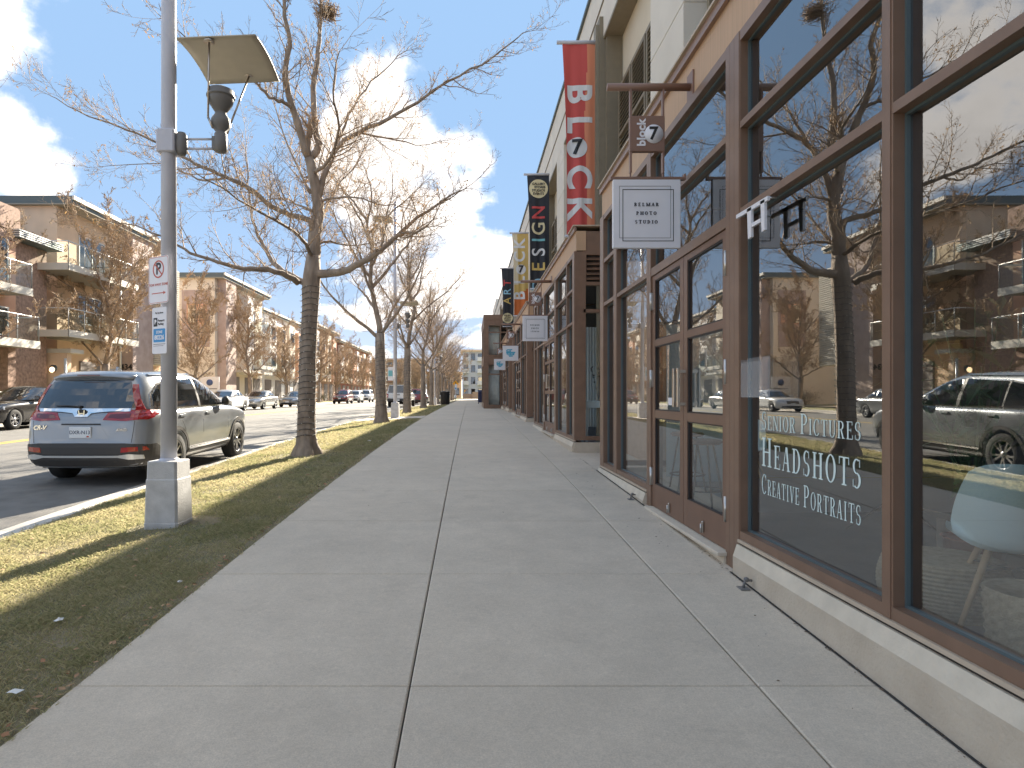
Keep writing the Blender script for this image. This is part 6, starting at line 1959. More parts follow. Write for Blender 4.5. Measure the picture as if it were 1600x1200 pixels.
def suv(col, h=1.75, boxy=0.0, more=None):
    d = h - 1.75
    K = dict(side=[[(-.60, 1.15), (-.50, 1.55 + d), (.05, 1.58 + d), (.08, 1.13)], [(.15, 1.13), (.12, 1.58 + d), (.95, 1.60 + d), (.98, 1.12)], [(1.06, 1.12), (1.03, 1.60 + d), (1.45, 1.56 + d), (2.02, 1.12)]],
             sill=[(.45, .30), (.48, .42), (2.25, .42), (2.28, .30)], gaps=[[(1.01, .45), (1.01, 1.1), (1.02, 1.1), (1.02, .45)], [(2.1, .45), (2.1, 1.08), (2.11, 1.08), (2.11, .45)], [(.2, .7), (.11, 1.1), (.12, 1.1), (.21, .7)]], handles=[(.3, .98), (1.3, .98)],
             ws=[(-.68, 1.13), (-.58, 1.57 + d), (.58, 1.57 + d), (.68, 1.13)], rwin=[(-.62, 1.16), (-.56, 1.55 + d), (.56, 1.55 + d), (.62, 1.16)],
             hl=[(.52, .78), (.50, .93), (.86, .93), (.87, .80)], tl=[(.74, .80), (.72, 1.12), (.86, 1.12), (.88, .80)], gr=[(-.44, .72), (-.44, .93), (.44, .93), (.44, .72)], lg=[(-.70, .34), (-.72, .60), (.72, .60), (.70, .34)],
             rb=[(-.88, .34), (-.88, .58), (.88, .58), (.88, .34)], pz=.58, pzr=.85, mir=(1.86, 1.2), rbk=1, more=more)
    return dict(W=1.88, wb=2.75, tyre=.37, paint=col, tw=.245, body=[
        dict(w=.74, yr=-.80, yf=3.38, z=.27), dict(w=.88, yr=-.93, yf=3.55, z=.31), dict(w=.93, yr=-.99, yf=3.62, z=.5), dict(w=.935, yr=-.98, yf=3.62, z=.70), dict(w=.935, yr=-.96, yf=3.58, z=.88),
        dict(w=.92, yr=-.94, yf=3.50, z=[(-1, 1.02), (2.2, 1.02), (3.6, .96)]), dict(w=.88, yr=-.92, yf=3.40, z=[(-1, 1.12), (2, 1.10), (3.5, 1.02)]), dict(w=.45, yr=-.7, yf=3.25, z=[(-1, 1.14), (2, 1.14), (3.5, 1.06)])],
        cab=[dict(w=.87, yr=-.90, yf=2.40, z=1.02, cr=.18), dict(w=.865, yr=-.90, yf=2.34, z=1.12, cr=.18), dict(w=.81, yr=-.84, yf=2.02, z=1.36 + d * .5, cr=.18), dict(w=.75, yr=-.76, yf=1.70, z=1.60 + d, cr=.18), dict(w=.68, yr=-.70, yf=1.52, z=1.69 + d, cr=.18), dict(w=.40, yr=-.62, yf=1.40, z=1.74 + d, cr=.18)],
        extra=ex_gen(K, col))
CARS = 'cars parked along the street'
def put(t, x, y, rz, lab):
    t.location = (x, y, g(y) + road_off(x) + .006); t.rotation_euler = (0, 0, rz); t['label'] = lab; t['group'] = CARS
    return t
hero['group'] = CARS
OP = R(180)
GEN = sedan('car_silver')
s1 = car(GEN, 'x', 'car', 'parked_car', 1)
put(s1, -15.75, 45.4 + 2.7, OP, 'silver sedan parked across the street between the white car and the dark grey one')
s2 = car(sedan('car_black'), 'x', 'car', 'parked_car', 2)
put(s2, -15.5, 19.5 + 3.4, OP, 'black sedan across the street at the left edge, partly hidden by the blue grey car')
s3 = car(sedan('car_white'), 'x', 'car', 'parked_car', 1)
put(s3, -15.85, 38.9 + 2.9, OP, 'white car parked across the street just beyond the bonnet of the blue grey car')
s4 = car(sedan('car_grey'), 'x', 'car', 'parked_car', 1)
put(s4, -15.8, 55.2 + 2.7, OP, 'dark grey car parked across the street directly left of the nearest tree trunk')
s5 = car(suv('car_maroon'), 'x', 'sport utility car', 'parked_car', 1)
put(s5, -15.6, 76 + 2.7, OP, 'dark red sport utility car parked across the street, right of the nearest tree trunk')
s6 = car(suv('car_white'), 'x', 'sport utility car', 'parked_car', 1)
put(s6, -15.7, 84.5 + 2.7, OP, 'white car right behind the dark red one across the street')
s7 = dup(s6, (-15.7, 96, g(96) + road_off(-15.7)), 'farthest white car across the street, with a black grille, standing apart from the others', CARS, OP, (1.05, 1.05, 1.1)); s7['category'] = 'car'
s8 = dup(s5, (-5.95, 69, g(69) + road_off(-5.95)), 'dark red sport utility car parked at the near kerb behind the litter bin', CARS, 0)
s9 = dup(s4, (-6.0, 78, g(78) + road_off(-6.0)), 'grey car parked at the near kerb beyond the dark red one', CARS, 0)
s10 = dup(s3, (-4.2, 150, .5), 'white car on the cross street at the far end of the pavement', CARS, R(90))
# cars outside the picture but mirrored in the shop windows
s11 = dup(s6, (-15.7, 14.5, g(14.5) + road_off(-15.7)), 'white sport utility car mirrored in the nearest windows, parked left of the picture', CARS, OP)
s12 = dup(s4, (-15.7, 29.5, g(29.5) + road_off(-15.7)), 'grey sedan across the street hidden behind the blue grey car, mirrored in the shop windows', CARS, OP)

# ---- white pickup with a cap, seen from behind
def ex_pick(t, patch, mirror, hit, body, cabin):
    W = .98
    mb = MB(); mb.box(-W + .02, W - .02, -1.30, 1.10, .72, 1.16, bev=.03); mb.build('cargo_bed', 'car_white', t)
    mb = MB()
    sec = [(-W + .05, 1.165), (-W + .12, 1.50), (-.72, 1.86), (.72, 1.86), (W - .12, 1.50), (W - .05, 1.165)]
    mb.prism(sec, -1.27, 1.06, 'y'); mb.build('bed_cap', 'car_white', t, fix=True)
    mb = MB(); mb.prism([(-W + .13, 1.20), (-W + .20, 1.50), (-.74, 1.80), (.74, 1.80), (W - .20, 1.50), (W - .13, 1.20)], -1.29, -1.262, 'y'); mb.build('rear_window', 'car_glass', t, fix=True)
    for s in (1, -1):
        x0 = s * (W - .055)
        mb = MB(); M = Matrix.Translation((s * (W - .075), 0, 1.33)) @ Matrix.Rotation(R(-12) * s, 4, 'Y'); mb.box(-.008, .012, -1.1, .95, -.13, .17, M=M); mb.build('cap_window', 'car_glass', t)
        mb = MB(); mb.box(s * (W - .02) - (.14 if s > 0 else 0), s * (W - .02) + (0 if s > 0 else .14), -1.315, -1.28, .80, 1.12); mb.build('tail_light', 'tail_red', t)
        mb = MB(); q = s * 1.0; mb.box(q, q + s * .24, 2.55, 2.66, 1.22, 1.48, bev=.02); mb.build('side_mirror', 'trim_black', t)
    mb = MB(); mb.box(-.78, .78, -1.32, -1.27, .74, 1.13, bev=.01); tg = mb.build('tailgate', 'car_white', t)
    mb = MB(); mb.box(-.16, .16, -1.33, -1.318, 1.0, 1.06); mb.build('handle', 'trim_black', tg)
    mb = MB(); mb.box(-.97, .97, -1.44, -1.30, .48, .70, bev=.02); mb.build('rear_bumper', 'trim_lower', t)
    mb = MB(); mb.box(-.15, .15, -1.445, -1.438, .52, .66); mb.build('licence_plate', 'plate_white', t)
    for v in ('R', 'L'):
        patch('window', [(1.28, 1.28), (1.30, 1.72), (2.05, 1.73), (2.08, 1.27)], v, 'car_glass', .006); patch('window', [(2.15, 1.27), (2.12, 1.73), (2.55, 1.70), (3.05, 1.27)], v, 'car_glass', .006)
    patch('windshield', [(-.75, 1.3), (-.62, 1.72), (.62, 1.72), (.75, 1.3)], 'F', 'car_glass', .006)
    patch('grille', [(-.6, .85), (-.6, 1.1), (.6, 1.1), (.6, .85)], 'F', 'trim_black', .008)
    for s in (1, -1):
        P_ = [(.66, .88), (.66, 1.08), (.92, 1.08), (.92, .88)]; patch('headlight', P_ if s > 0 else mirror(P_), 'F', 'head_lens', .006)
PICK = dict(W=2.0, wb=3.6, tyre=.40, paint='car_white', tw=.27, body=[
    dict(w=.80, yr=-1.2, yf=4.3, z=.50), dict(w=.97, yr=-1.3, yf=4.5, z=.54), dict(w=1.0, yr=-1.31, yf=4.55, z=.75), dict(w=1.0, yr=-1.31, yf=4.55, z=.95), dict(w=.99, yr=-1.30, yf=4.48, z=[(-2, 1.15), (3, 1.15), (4.4, 1.08)]), dict(w=.93, yr=-1.28, yf=4.35, z=[(-2, 1.16), (1.1, 1.16), (1.6, 1.22), (3, 1.22), (4.4, 1.14)]), dict(w=.45, yr=-1.1, yf=4.2, z=[(-2, 1.16), (1.2, 1.17), (3, 1.26), (4.3, 1.18)])],
    cab=[dict(w=.93, yr=1.05, yf=3.35, z=1.1, cr=.12, cf=.4), dict(w=.92, yr=1.06, yf=3.25, z=1.25, cr=.12, cf=.4), dict(w=.86, yr=1.10, yf=2.75, z=1.55, cr=.12, cf=.4), dict(w=.80, yr=1.16, yf=2.45, z=1.78, cr=.12, cf=.4), dict(w=.70, yr=1.22, yf=2.3, z=1.86, cr=.12, cf=.4), dict(w=.4, yr=1.3, yf=2.2, z=1.90, cr=.12, cf=.4)],
    extra=ex_pick)
pk = car(PICK, 'x', 'pickup truck', 'parked_pickup', 1)
put(pk, -6.2, 55.5, 0, 'white pickup with a capped bed seen from behind, past the second lamp post')
pk.scale = (1.02, 1, 1.04)
# ================================================================ houses across the street
def house(D0, D1, X0, zr, lab, wallm, opt):
    """terraced block: front face at X0 (towards the street), camera facing end wall at D0"""
    z0 = g((D0 + D1) / 2) - .3
    t = thing('apartment_house', lab, 'house', (X0 - 5, (D0 + D1) / 2, z0))
    Z = 1.35 + zr
    XB = X0 - 11
    mb = MB(); mb.box(XB, X0, D0, D1, z0, Z); mb.build('wall', wallm, t)
    # roof slab with deep eaves towards street and camera
    ov = opt.get('ov', .9)
    mb = MB(); mb.box(XB, X0 + ov, D0 - .25, D1 + .1, Z + .002, Z + .36); rf_ = mb.build('roof', 'roof_dark', t)
    mb = MB(); mb.box(XB, X0 + ov - .01, D0 - .24, D1 + .09, Z - .06, Z + .0); mb.build('soffit', 'roof_soffit', rf_)
    mb = MB(); mb.box(X0 + ov + .001, X0 + ov + .10, D0 - .26, D1 + .1, Z + .16, Z + .36); mb.build('gutter', 'siding', rf_)
    def win(y0, y1, za, zb, m=3, blind=False):
        fr = MB(); x = X0
        e = .05
        fr.box(x - .05, x + .05, y0 - e, y1 + e, zb, zb + e); fr.box(x - .05, x + .07, y0 - e, y1 + e, za - e, za)
        for i in range(m + 1):
            yy = y0 + (y1 - y0) * i / m; fr.box(x - .05, x + .045, yy - .025, yy + .025, za, zb)
        o = fr.build('window', 'rail' if not opt.get('dkw') else 'flash', t)
        for i in range(m):
            ya = y0 + (y1 - y0) * i / m + .025; yb = y0 + (y1 - y0) * (i + 1) / m - .025
            pn = MB(); pn.quad((x + .012, ya, za), (x + .012, yb, za), (x + .012, yb, zb), (x + .012, ya, zb)); pn.build('pane', 'glass_dark', o)
        return o
    def balcony(y0, y1, zf, depth=1.5):
        x1 = X0 + depth
        mb = MB(); mb.box(X0, x1, y0, y1, zf - .22, zf - .02); o = mb.build('balcony', 'roof_soffit', t)
        mb = MB(); mb.box(X0, x1 + .03, y0 - .03, y0 - .001, zf - .26, zf + .06); mb.box(x1 + .001, x1 + .04, y0 - .03, y1 + .03, zf - .26, zf + .06); mb.build('edge_channel', 'siding', o)
        rl_ = MB()
        for (xa, ya, xb, yb) in ((X0, y0, x1, y0), (x1, y0, x1, y1), (X0, y1, x1, y1)):
            rl_.tube([(xa, ya, zf + 1.05), (xb, yb, zf + 1.05)], .025, 6)
            L = math.hypot(xb - xa, yb - ya); n = max(1, int(L / 1.2))
            for i in range(n + 1): rl_.tube([(xa + (xb - xa) * i / n, ya + (yb - ya) * i / n, zf), (xa + (xb - xa) * i / n, ya + (yb - ya) * i / n, zf + 1.05)], .02, 6)
        rl_.build('railing', 'rail', o)
        gl = MB(); gl.quad((x1, y0 + .02, zf + .08), (x1, y1 - .02, zf + .08), (x1, y1 - .02, zf + .98), (x1, y0 + .02, zf + .98)); gl.quad((X0 + .02, y0, zf + .08), (x1 - .02, y0, zf + .08), (x1 - .02, y0, zf + .98), (X0 + .02, y0, zf + .98)); gl.build('glass_panel', 'glass_rail', o)
    opt['fn'](t, win, balcony, X0, z0, Z, D0, D1)
    return t
def bay(t, nm, m, x0, x1, y0, y1, z0, z1):
    mb = MB(); mb.box(x0, x1, y0, y1, z0, z1); return mb.build(nm, m, t)
# B: the big tan house with number 434
def fB(t, win, bal, X, z0, Z, D0, D1):
    zg = g(33) + .05
    win(32.4, 34.6, 8.0, 9.6, 2); win(32.3, 34.4, 5.1, 6.5, 3); 
    bal(28.6, 34.6, 7.35, 1.9); bal(28.6, 34.6, 4.3, 1.9)
    # projecting mauve brick pier with the house number, then a ribbed metal clad bay
    bay(t, 'brick_pier', 'mauve', X + .001, X + .75, 36.2, 38.55, z0, Z - .02)
    mb = MB(); mb.tube([(X + .15, 36.0, zg), (X + .15, 36.0, Z - .1)], .07, 8); mb.build('downpipe', 'rail', t)
    cl = bay(t, 'clad_bay', 'tan_lt', X + .001, X + 1.3, 38.7, 40.7, zg + 2.6, Z - 1.3)
    n = 46
    for i in range(n):
        z = zg + 2.62 + (Z - 1.32 - zg - 2.62) * i / n
        mb = MB(); mb.prism([(X + 1.301, z), (X + 1.35, z + .03), (X + 1.36, z + .09), (X + 1.301, z + .125)], 38.68, 40.72, 'y'); mb.build('cladding_board', 'siding', cl)
        mb = MB(); mb.prism([(38.699, z), (38.65, z + .03), (38.64, z + .09), (38.699, z + .125)], X + .01, X + 1.30, 'x'); mb.build('cladding_board', 'siding', cl)
    xf(text_mb('434', .46, .02, .012), frame((X + .38, 36.185, zg + 2.35), (1, 0, 0), (0, 0, 1))).build('house_number', 'ink', t)
    gd = bay(t, 'garage_door', 'garage', X + .001, X + .05, 32.4, 34.2, zg, zg + 2.5)
    for i in range(5):
        mb = MB(); mb.box(X + .052, X + .07, 32.45, 34.15, zg + .06 + i * .49, zg + .50 + i * .49); mb.build('door_panel', 'garage', gd)
    sh = bay(t, 'slatted_gate', 'rail', X + .001, X + .04, 34.6, 36.0, zg, zg + 2.2)
    for i in range(14):
        mb = MB(); mb.box(X + .042, X + .07, 34.62, 35.98, zg + .05 + i * .155, zg + .15 + i * .155); mb.build('slat', 'rail', sh)
    win(37.1, 37.9, 5.2, 6.4, 1); win(38.9, 40.4, zg + .9, zg + 2.2, 2)
    bay(t, 'roof_penthouse', 'tan', X - 3.2, X - .2, D0 + .0 - .0, D0 + .0 + .01, Z - .01, Z)
HB = house(30.7, 41.0, -20.2, 9.35, 'tan three storey house with a deep eave, glass balconies and the number 434', 'tan', dict(fn=fB, ov=.9))
# A: orange rendered house at the left edge
def fA(t, win, bal, X, z0, Z, D0, D1):
    zg = g(24) + .05
    bay(t, 'orange_bay', 'orange', X + .001, X + 1.2, 20.2, 26.8, 3.6, Z - .55)
    X2 = X + 1.2
    fr = MB()
    for (ya, yb, za, zb) in ((24.4, 26.3, 5.9, 8.3), (21.0, 23.6, 5.9, 8.3), (24.4, 26.3, 3.9, 5.0)):
        m = MB(); e = .05
        m.box(X2, X2 + .05, ya - e, yb + e, zb, zb + e); m.box(X2, X2 + .05, ya - e, yb + e, za - e, za)
        for i in range(3): yy = ya + (yb - ya) * i / 2; m.box(X2, X2 + .045, yy - .03, yy + .03, za, zb)
        o = m.build('window', 'rail', t)
        for i in range(2):
            p = ya + (yb - ya) * i / 2 + .03; q = ya + (yb - ya) * (i + 1) / 2 - .03
            pn = MB(); pn.quad((X2 + .012, p, za), (X2 + .012, q, za), (X2 + .012, q, zb), (X2 + .012, p, zb)); pn.build('pane', 'glass_dark', o)
    bay(t, 'brick_corner', 'brick_red', X + .001, X + .9, 26.82, 29.2, z0, Z - .4)
    bay(t, 'brick_parapet', 'brick_red', X - 6, X + 1.25, 20.0, 27.0, Z - .54, Z + .9)
    mb = MB(); mb.box(X + .0, X + 1.5, 26.6, 29.4, Z - .38, Z - .02); mb.build('metal_canopy', 'roof_dark', t)
    for i in range(4):
        mb = MB(); mb.box(X + .0, X + 1.54, 26.56, 29.44, Z - .36 + i * .09, Z - .31 + i * .09); mb.build('canopy_rib', 'rail', t)
    bay(t, 'column', 'brick_red', X + 1.3, X + 1.75, 25.6, 26.05, zg, 3.7)
    bal(20.0, 26.2, 5.75, 2.3); bal(20.0, 26.2, 3.55, 2.6)
    win(20.8, 22.6, zg + .2, zg + 2.3, 2); win(23.2, 25.2, zg + .2, zg + 2.3, 2)
HA = house(17.5, 29.3, -20.6, 7.1, 'orange and dark brick house with glass fronted balconies at the left edge', 'brown_wall', dict(fn=fA, ov=.3))
# porch wall with lit lamp between the two
pw = thing('porch', 'beige porch wall with a letter slot beside the orange house', 'porch', (-19.8, 29.9, g(29)))
mb = MB(); mb.box(-20.2, -18.9, 29.45, 29.75, g(29) - .3, 3.35); mb.build('wall', 'tan', pw)
mb = MB(); mb.box(-20.3, -18.7, 29.4, 30.4, 3.352, 3.55); mb.build('canopy', 'siding', pw)
mb = MB(); mb.box(-19.45, -19.15, 29.435, 29.45, 1.55, 1.62); mb.build('letter_slot', 'ink', pw)
wlamp = thing('wall_lamp', 'small lit oval lamp on the beige porch wall', 'lamp', (-19.55, 29.4, 2.6))
mb = MB(); mb.lathe([(0, -.02), (.17, -.02), (.19, .02), (.0, .05)], 20, M=frame((-19.55, 29.44, 2.62), (1, 0, 0), (0, .2, 1)), cap=False); mb.build('fitting', 'roof_dark', wlamp)
mb = MB(); mb.lathe([(0, .10), (.09, .09), (.13, .05), (.13, .04)], 16, M=frame((-19.58, 29.44, 2.56), (1, 0, 0), (0, 0, 1)), cap=False); mb.build('bulb', 'lamp_lit', wlamp)
wp = MB(); wp.tube([(-18.7, 29.0, g(29)), (-18.7, 29.0, g(29) + 2.5)], .06, 8); tag(wp.build('marker_post', 'rail'), 'slim white post beside the beige porch', 'post')
# C
def fC(t, win, bal, X, z0, Z, D0, D1):
    zg = g(55) + .05
    bay(t, 'brick_pier', 'mauve', X + .001, X + .7, 50.2, 52.4, z0, Z - .02)
    win(53, 54.4, 7.6, 9.2, 2); win(53, 54.4, 4.6, 6.2, 2); win(57, 59, 7.6, 9.2, 3); win(57, 59, 4.6, 6.2, 3)
    bal(56.5, 59.5, 7.0, 1.4); bal(56.5, 59.5, 4.0, 1.4)
    bay(t, 'white_bay', 'white_wall', X + .001, X + .8, 54.8, 56.4, 3.2, Z - .6)
    bay(t, 'porch_roof', 'siding', X + .001, X + 1.3, 52.5, 60, 3.3, 3.5)
    for y in (54, 57.2, 59.4): bay(t, 'garage_door', 'garage', X + .001, X + .05, y - .9, y + .9, zg, zg + 2.3)
    # end wall pieces facing the camera
    mb = MB(); mb.box(X - 2.6, X - .4, D0 - .04, D0 - .001, 5.2, Z - 1.0); mb.build('end_panel', 'mauve', t)
    m = MB(); m.box(X - 2.2, X - .6, D0 - .09, D0 - .045, 7.0, 8.6); o = m.build('window', 'orange', t)
    pn = MB(); pn.quad((X - 2.1, D0 - .1, 7.1), (X - 1.45, D0 - .1, 7.1), (X - 1.45, D0 - .1, 8.5), (X - 2.1, D0 - .1, 8.5)); pn.build('pane', 'glass_dark', o)
HC = house(49.7, 61.0, -20.2, 9.35, 'tan three storey house behind the nearest lamp post, second with a deep eave', 'tan_lt', dict(fn=fC, ov=.8))
def fD(t, win, bal, X, z0, Z, D0, D1):
    zg = g(68) + .05
    n = 0
    y = D0 + 1
    while y < D1 - 2.4:
        bay(t, 'wall_bay', ('white_wall', 'tan', 'tan_lt', 'orange')[n % 4], X + .001, X + .55, y, y + 2.2, 3.3, Z - .5 - .5 * (n % 2))
        m = MB(); m.box(X + .551, X + .59, y + .4, y + 1.8, 7.0, 8.4); m.box(X + .551, X + .59, y + .4, y + 1.8, 4.3, 5.7); o = m.build('window', 'rail', t)
        pn = MB()
        for za in (7.06, 4.36): pn.quad((X + .6, y + .46, za), (X + .6, y + 1.74, za), (X + .6, y + 1.74, za + 1.26), (X + .6, y + .46, za + 1.26))
        pn.build('pane', 'glass_dark', o)
        bay(t, 'garage_door', 'garage', X + .001, X + .05, y, y + 2, zg, zg + 2.3)
        y += 3.4; n += 1
    bal(D0 + 3, D0 + 6, 4.0, 1.3)
HD = house(62.0, 77.5, -20.6, 8.3, 'row of pale, pink and orange fronted houses behind the silver sedan', 'white_wall', dict(fn=fD, ov=.3))
HE = house(79.0, 94, -20.2, 8.9, 'brown three storey house right of the nearest trunk, behind the dark red car', 'brown_wall', dict(fn=fD, ov=.7))
HF = house(96, 127, -20.4, 8.3, 'long brick and tan house row farthest along the opposite side', 'red_wall', dict(fn=fD, ov=.6))
# railing fence, sign board
rl2 = thing('railing', 'pale metal railing in front of the orange house', 'railing', (-19.3, 25, g(25)))
mb = MB()
for z in (.15, .95): mb.tube([(-18.9, 19.5, g(24) + z), (-18.9, 27.2, g(24) + z)], .03, 6)
mb.build('rail', 'rail', rl2)
for i in range(9):
    mb = MB(); yy = 19.5 + i * .96; mb.tube([(-18.9, yy, g(24)), (-18.9, yy, g(24) + .97)], .022, 6); mb.build('post', 'rail', rl2)
mb = MB()
for i in range(60): mb.tube([(-18.9, 19.6 + i * .127, g(24) + .15), (-18.9, 19.6 + i * .127, g(24) + .95)], .007, 4)
stuff(mb.build('bars', 'rail', rl2))
mat('sign_disc', (.09, .13, .28), .6)
ms = thing('notice_board', 'white notice board with a dark blue round emblem across the street above the white car', 'sign', (-19.4, 47, g(47)))
mb = MB(); mb.box(-20.15, -18.75, 46.9, 47.0, g(47) + .95, g(47) + 2.15); pb = mb.build('board', 'sign_white', ms)
for x in (-20.05, -18.85):
    mb = MB(); mb.box(x - .05, x + .05, 46.92, 46.98, g(47), g(47) + .95); mb.build('leg', 'rail', ms)
mb = MB(); mb.lathe([(.0, 0), (.24, 0), (.24, .01), (0, .012)], 24, M=frame((-19.45, 46.895, g(47) + 1.72), (1, 0, 0), (0, 0, 1)), cap=False); mb.build('emblem', 'sign_disc', pb)
mb = MB(); mb.box(-20.0, -18.9, 46.89, 46.899, g(47) + 1.22, g(47) + 1.27); mb.build('rule', 'ink', pb)
# shrubs along the house fronts
mat('shrub', (.24, .17, .10), .9, hue2=(.14, .11, .06), scale=5, island=.6); mat('shrub_green', (.07, .09, .04), .9, hue2=(.12, .11, .06), scale=5, island=.6)
def shrub(x, y, w_, h, seed, lab, m='shrub', n=1400):
    t = thing('bare_shrub', lab, 'shrub', (x, y, g(y)), 'low bare shrubs by the house fronts')
    rr = random.Random(seed); mb = MB()
    for i in range(n):
        a = Vector((rr.gauss(0, w_ * .38), rr.gauss(0, w_ * .38), abs(rr.gauss(.5, .25)) * h)); d = Vector((rr.gauss(0, 1), rr.gauss(0, 1), rr.gauss(.8, .8))).normalized() * rr.uniform(.08, .2)
        p = Vector((x, y, g(y))) + a; o = d.orthogonal().normalized() * .008
        mb.add([p - o, p + o, p + d], [(0, 1, 2)])
    for i in range(12):
        d = Vector((rr.gauss(0, .4), rr.gauss(0, .4), 1)).normalized(); mb.tube([(x, y, g(y)), Vector((x, y, g(y))) + d * h * .8], [.015, .004], 4)
    stuff(mb.build('branches', m, t))
for i, (x, y) in enumerate(((-19.9, 44.3), (-20.0, 61.4), (-19.4, 78.4), (-19.3, 83), (-19.4, 95), (-19.4, 101))):
    shrub(x, y, 1.2, 1.1, i, 'low bare brown shrub, ' + ('in the gap right of the number 434 house', 'beyond the second tan house', 'left of the dark red car', 'behind the dark red car', 'left of the farthest white car', 'behind the farthest white car')[i], 'shrub' if i % 2 == 0 else 'shrub_green')

# ================================================================ far end of the street
mat('grey_wall', (.58, .60, .64), .8, var=.05)
def tower(x0, x1, y0, y1, h, lab, wm, nx, nf, balc=True, bands=None):
    z0 = .5
    t = thing('distant_building', lab, 'building', ((x0 + x1) / 2, y0, z0))
    mb = MB(); mb.box(x0, x1, y0, y1, z0, z0 + h); mb.build('wall', wm, t)
    mb = MB(); mb.box(x0 - .5, x1 + .5, y0 - .6, y1, z0 + h + .002, z0 + h + .5); mb.build('roof', 'tan', t)
    fh = h / nf; wx = (x1 - x0) / nx
    for f in range(nf):
        for i in range(nx):
            xa = x0 + wx * (i + .2); xb = x0 + wx * (i + .8); za = z0 + fh * (f + .25); zb = z0 + fh * (f + .85)
            m = MB(); m.box(xa, xb, y0 - .06, y0 - .001, za, zb); o = m.build('window', 'lamp_grey', t)
            m = MB(); m.quad((xa + .1, y0 - .07, za + .1), (xb - .1, y0 - .07, za + .1), (xb - .1, y0 - .07, zb - .1), (xa + .1, y0 - .07, zb - .1)); m.build('pane', 'glass_dark', o)
            if balc and i % 2 == 0 and f > 0:
                m = MB(); m.box(xa - .2, xb + .2, y0 - 1.6, y0 - .07, za - .25, za - .1); m.box(xa - .2, xb + .2, y0 - 1.6, y0 - 1.55, za - .1, za + .8); m.build('balcony', 'rail', t)
    return t
tower(-1.9, 5.5, 165, 180, 12.4, 'white and grey apartment block with balconies at the far end of the pavement', 'grey_wall', 4, 4)
tower(-28, -13.5, 172, 190, 10.5, 'wide tan building far off behind the second lamp post', 'tan', 6, 3, False)
tower(-13.0, -2.6, 190, 205, 7.5, 'low brown building far off behind the yellow sign', 'brown_wall', 4, 2, False)
mb = MB(); mb.box(-1.6, 1.6, 148.5, 149.0, .55, 1.75); mb.box(.6, 2.6, 147.6, 148.2, .55, 2.2); tag(mb.build('garden_wall', 'brown_wall'), 'low brown garden wall beyond the end of the pavement', 'wall')
# litter bin
lb_ = thing('litter_bin', 'black ribbed litter bin beside the third lamp post', 'bin', (-2.12, 52.2, g(52)))
z = g(52) - .03
mb = MB(); mb.lathe([(.33, z), (.35, z + .05), (.36, z + 1.0), (.38, z + 1.02), (.38, z + 1.08), (.24, z + 1.14), (.20, z + 1.14), (0, z + 1.10)], 28, M=Matrix.Translation((-2.05, 52.2, 0))); mb.build('drum', 'black_metal', lb_)
mb = MB()
for i in range(28):
    a = 2 * PI * i / 28; c, s = math.cos(a), math.sin(a); mb.tube([(-2.05 + .372 * c, 52.2 + .372 * s, z + .06), (-2.05 + .372 * c, 52.2 + .372 * s, z + 1.0)], .012, 4)
stuff(mb.build('ribs', 'trim_black', lb_))
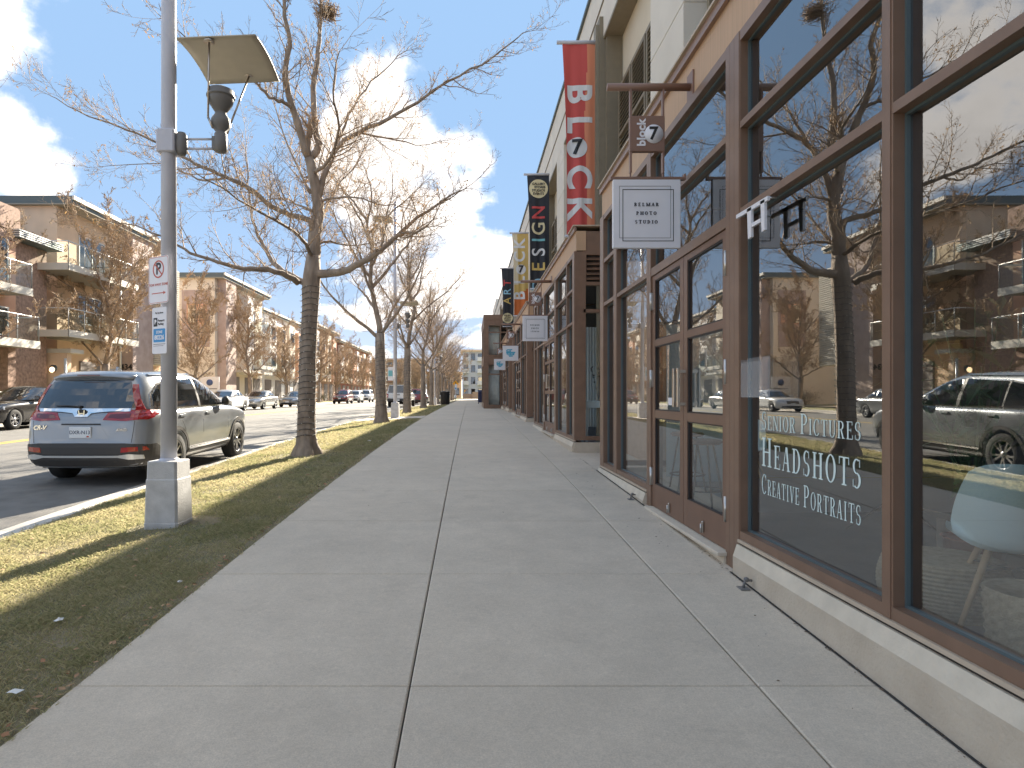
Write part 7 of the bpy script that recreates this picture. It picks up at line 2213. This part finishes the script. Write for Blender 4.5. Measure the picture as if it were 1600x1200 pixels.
# warning sign
mat('warn_yellow', (.80, .38, .02), .5)
def zf_(py, D): return 1.35 + (618 - py) * D / 980
yd = 93; xs_ = (712 - 734) / 980 * yd
t = thing('warning_sign', 'yellow diamond warning sign on a post far down the near pavement', 'sign', (xs_, yd, g(yd)))
mb = MB(); mb.tube([(xs_, yd, g(yd)), (xs_, yd, zf_(595, yd))], .04, 8); mb.build('post', 'pole', t)
mb = MB(); c_z = zf_(599.5, yd); mb.prism([(xs_ - .46, c_z), (xs_, c_z - .46), (xs_ + .46, c_z), (xs_, c_z + .46)], yd - .06, yd - .045, 'y'); p = mb.build('plate', 'warn_yellow', t, fix=True)
mb = MB(); F_ = yd - .064
mb.lathe([(.055, 0), (.055, .003)], 12, M=frame((xs_, F_ + .003, c_z + .19), (1, 0, 0), (0, 0, 1)))
mb.prism([(xs_ - .05, c_z + .12), (xs_ + .06, c_z + .12), (xs_ + .05, c_z - .04), (xs_ + .12, c_z - .22), (xs_ + .07, c_z - .22), (xs_, c_z - .06), (xs_ - .07, c_z - .22), (xs_ - .13, c_z - .22), (xs_ - .05, c_z - .04)], F_, F_ + .003, 'y'); mb.build('walking_figure', 'ink', p, fix=True)
t = thing('parking_post_sign', 'small white and blue sign on a post right of the yellow sign', 'sign', (-1.9, 88, g(88)))
mb = MB(); mb.tube([(-1.95, 88, g(88)), (-1.95, 88, g(88) + 2.4)], .03, 6); mb.build('post', 'pole', t)
mb = MB(); mb.box(-2.12, -1.78, 87.95, 87.97, g(88) + 1.5, g(88) + 2.3); p = mb.build('plate', 'sign_white', t)
mb = MB(); mb.box(-2.05, -1.85, 87.94, 87.949, g(88) + 1.6, g(88) + 1.85); mb.build('panel', 'sign_blue', p)
# small sign on the second lamp post
t = thing('parking_payment_sign', 'pale sign with a blue panel on the second lamp post', 'sign', (-3.0, 24.25, 2.2))
mb = MB(); mb.box(-3.17, -2.97, 24.28, 24.295, 1.93, 2.45); p = mb.build('plate', 'sign_white', t)
mb = MB(); mb.box(-3.15, -2.99, 24.27, 24.279, 2.10, 2.32); mb.build('panel', 'c_teal', p)
# dark blue bin or box by the corner bay
mat('navy', (.015, .02, .07), .5)
t = thing('mail_box', 'dark blue collection box standing past the two storey bay', 'mail box', (.62, 55, g(55)))
mb = MB(); mb.box(.72, 1.22, 54.9, 55.5, g(55) + .12, g(55) + 1.0, bev=.03); mb.build('body', 'navy', t)
mb = MB(); mb.prism([(54.9 + .3 + .3 * math.cos(R(a)), g(55) + 1.001 + .24 * math.sin(R(a))) for a in range(0, 181, 15)], .73, 1.21, 'x'); mb.build('hood', 'navy', t, fix=True)
for (x, y) in ((.76, 54.95), (1.18, 54.95), (.76, 55.45), (1.18, 55.45)):
    mb = MB(); mb.box(x - .03, x + .03, y - .03, y + .03, g(55), g(55) + .12); mb.build('leg', 'navy', t)
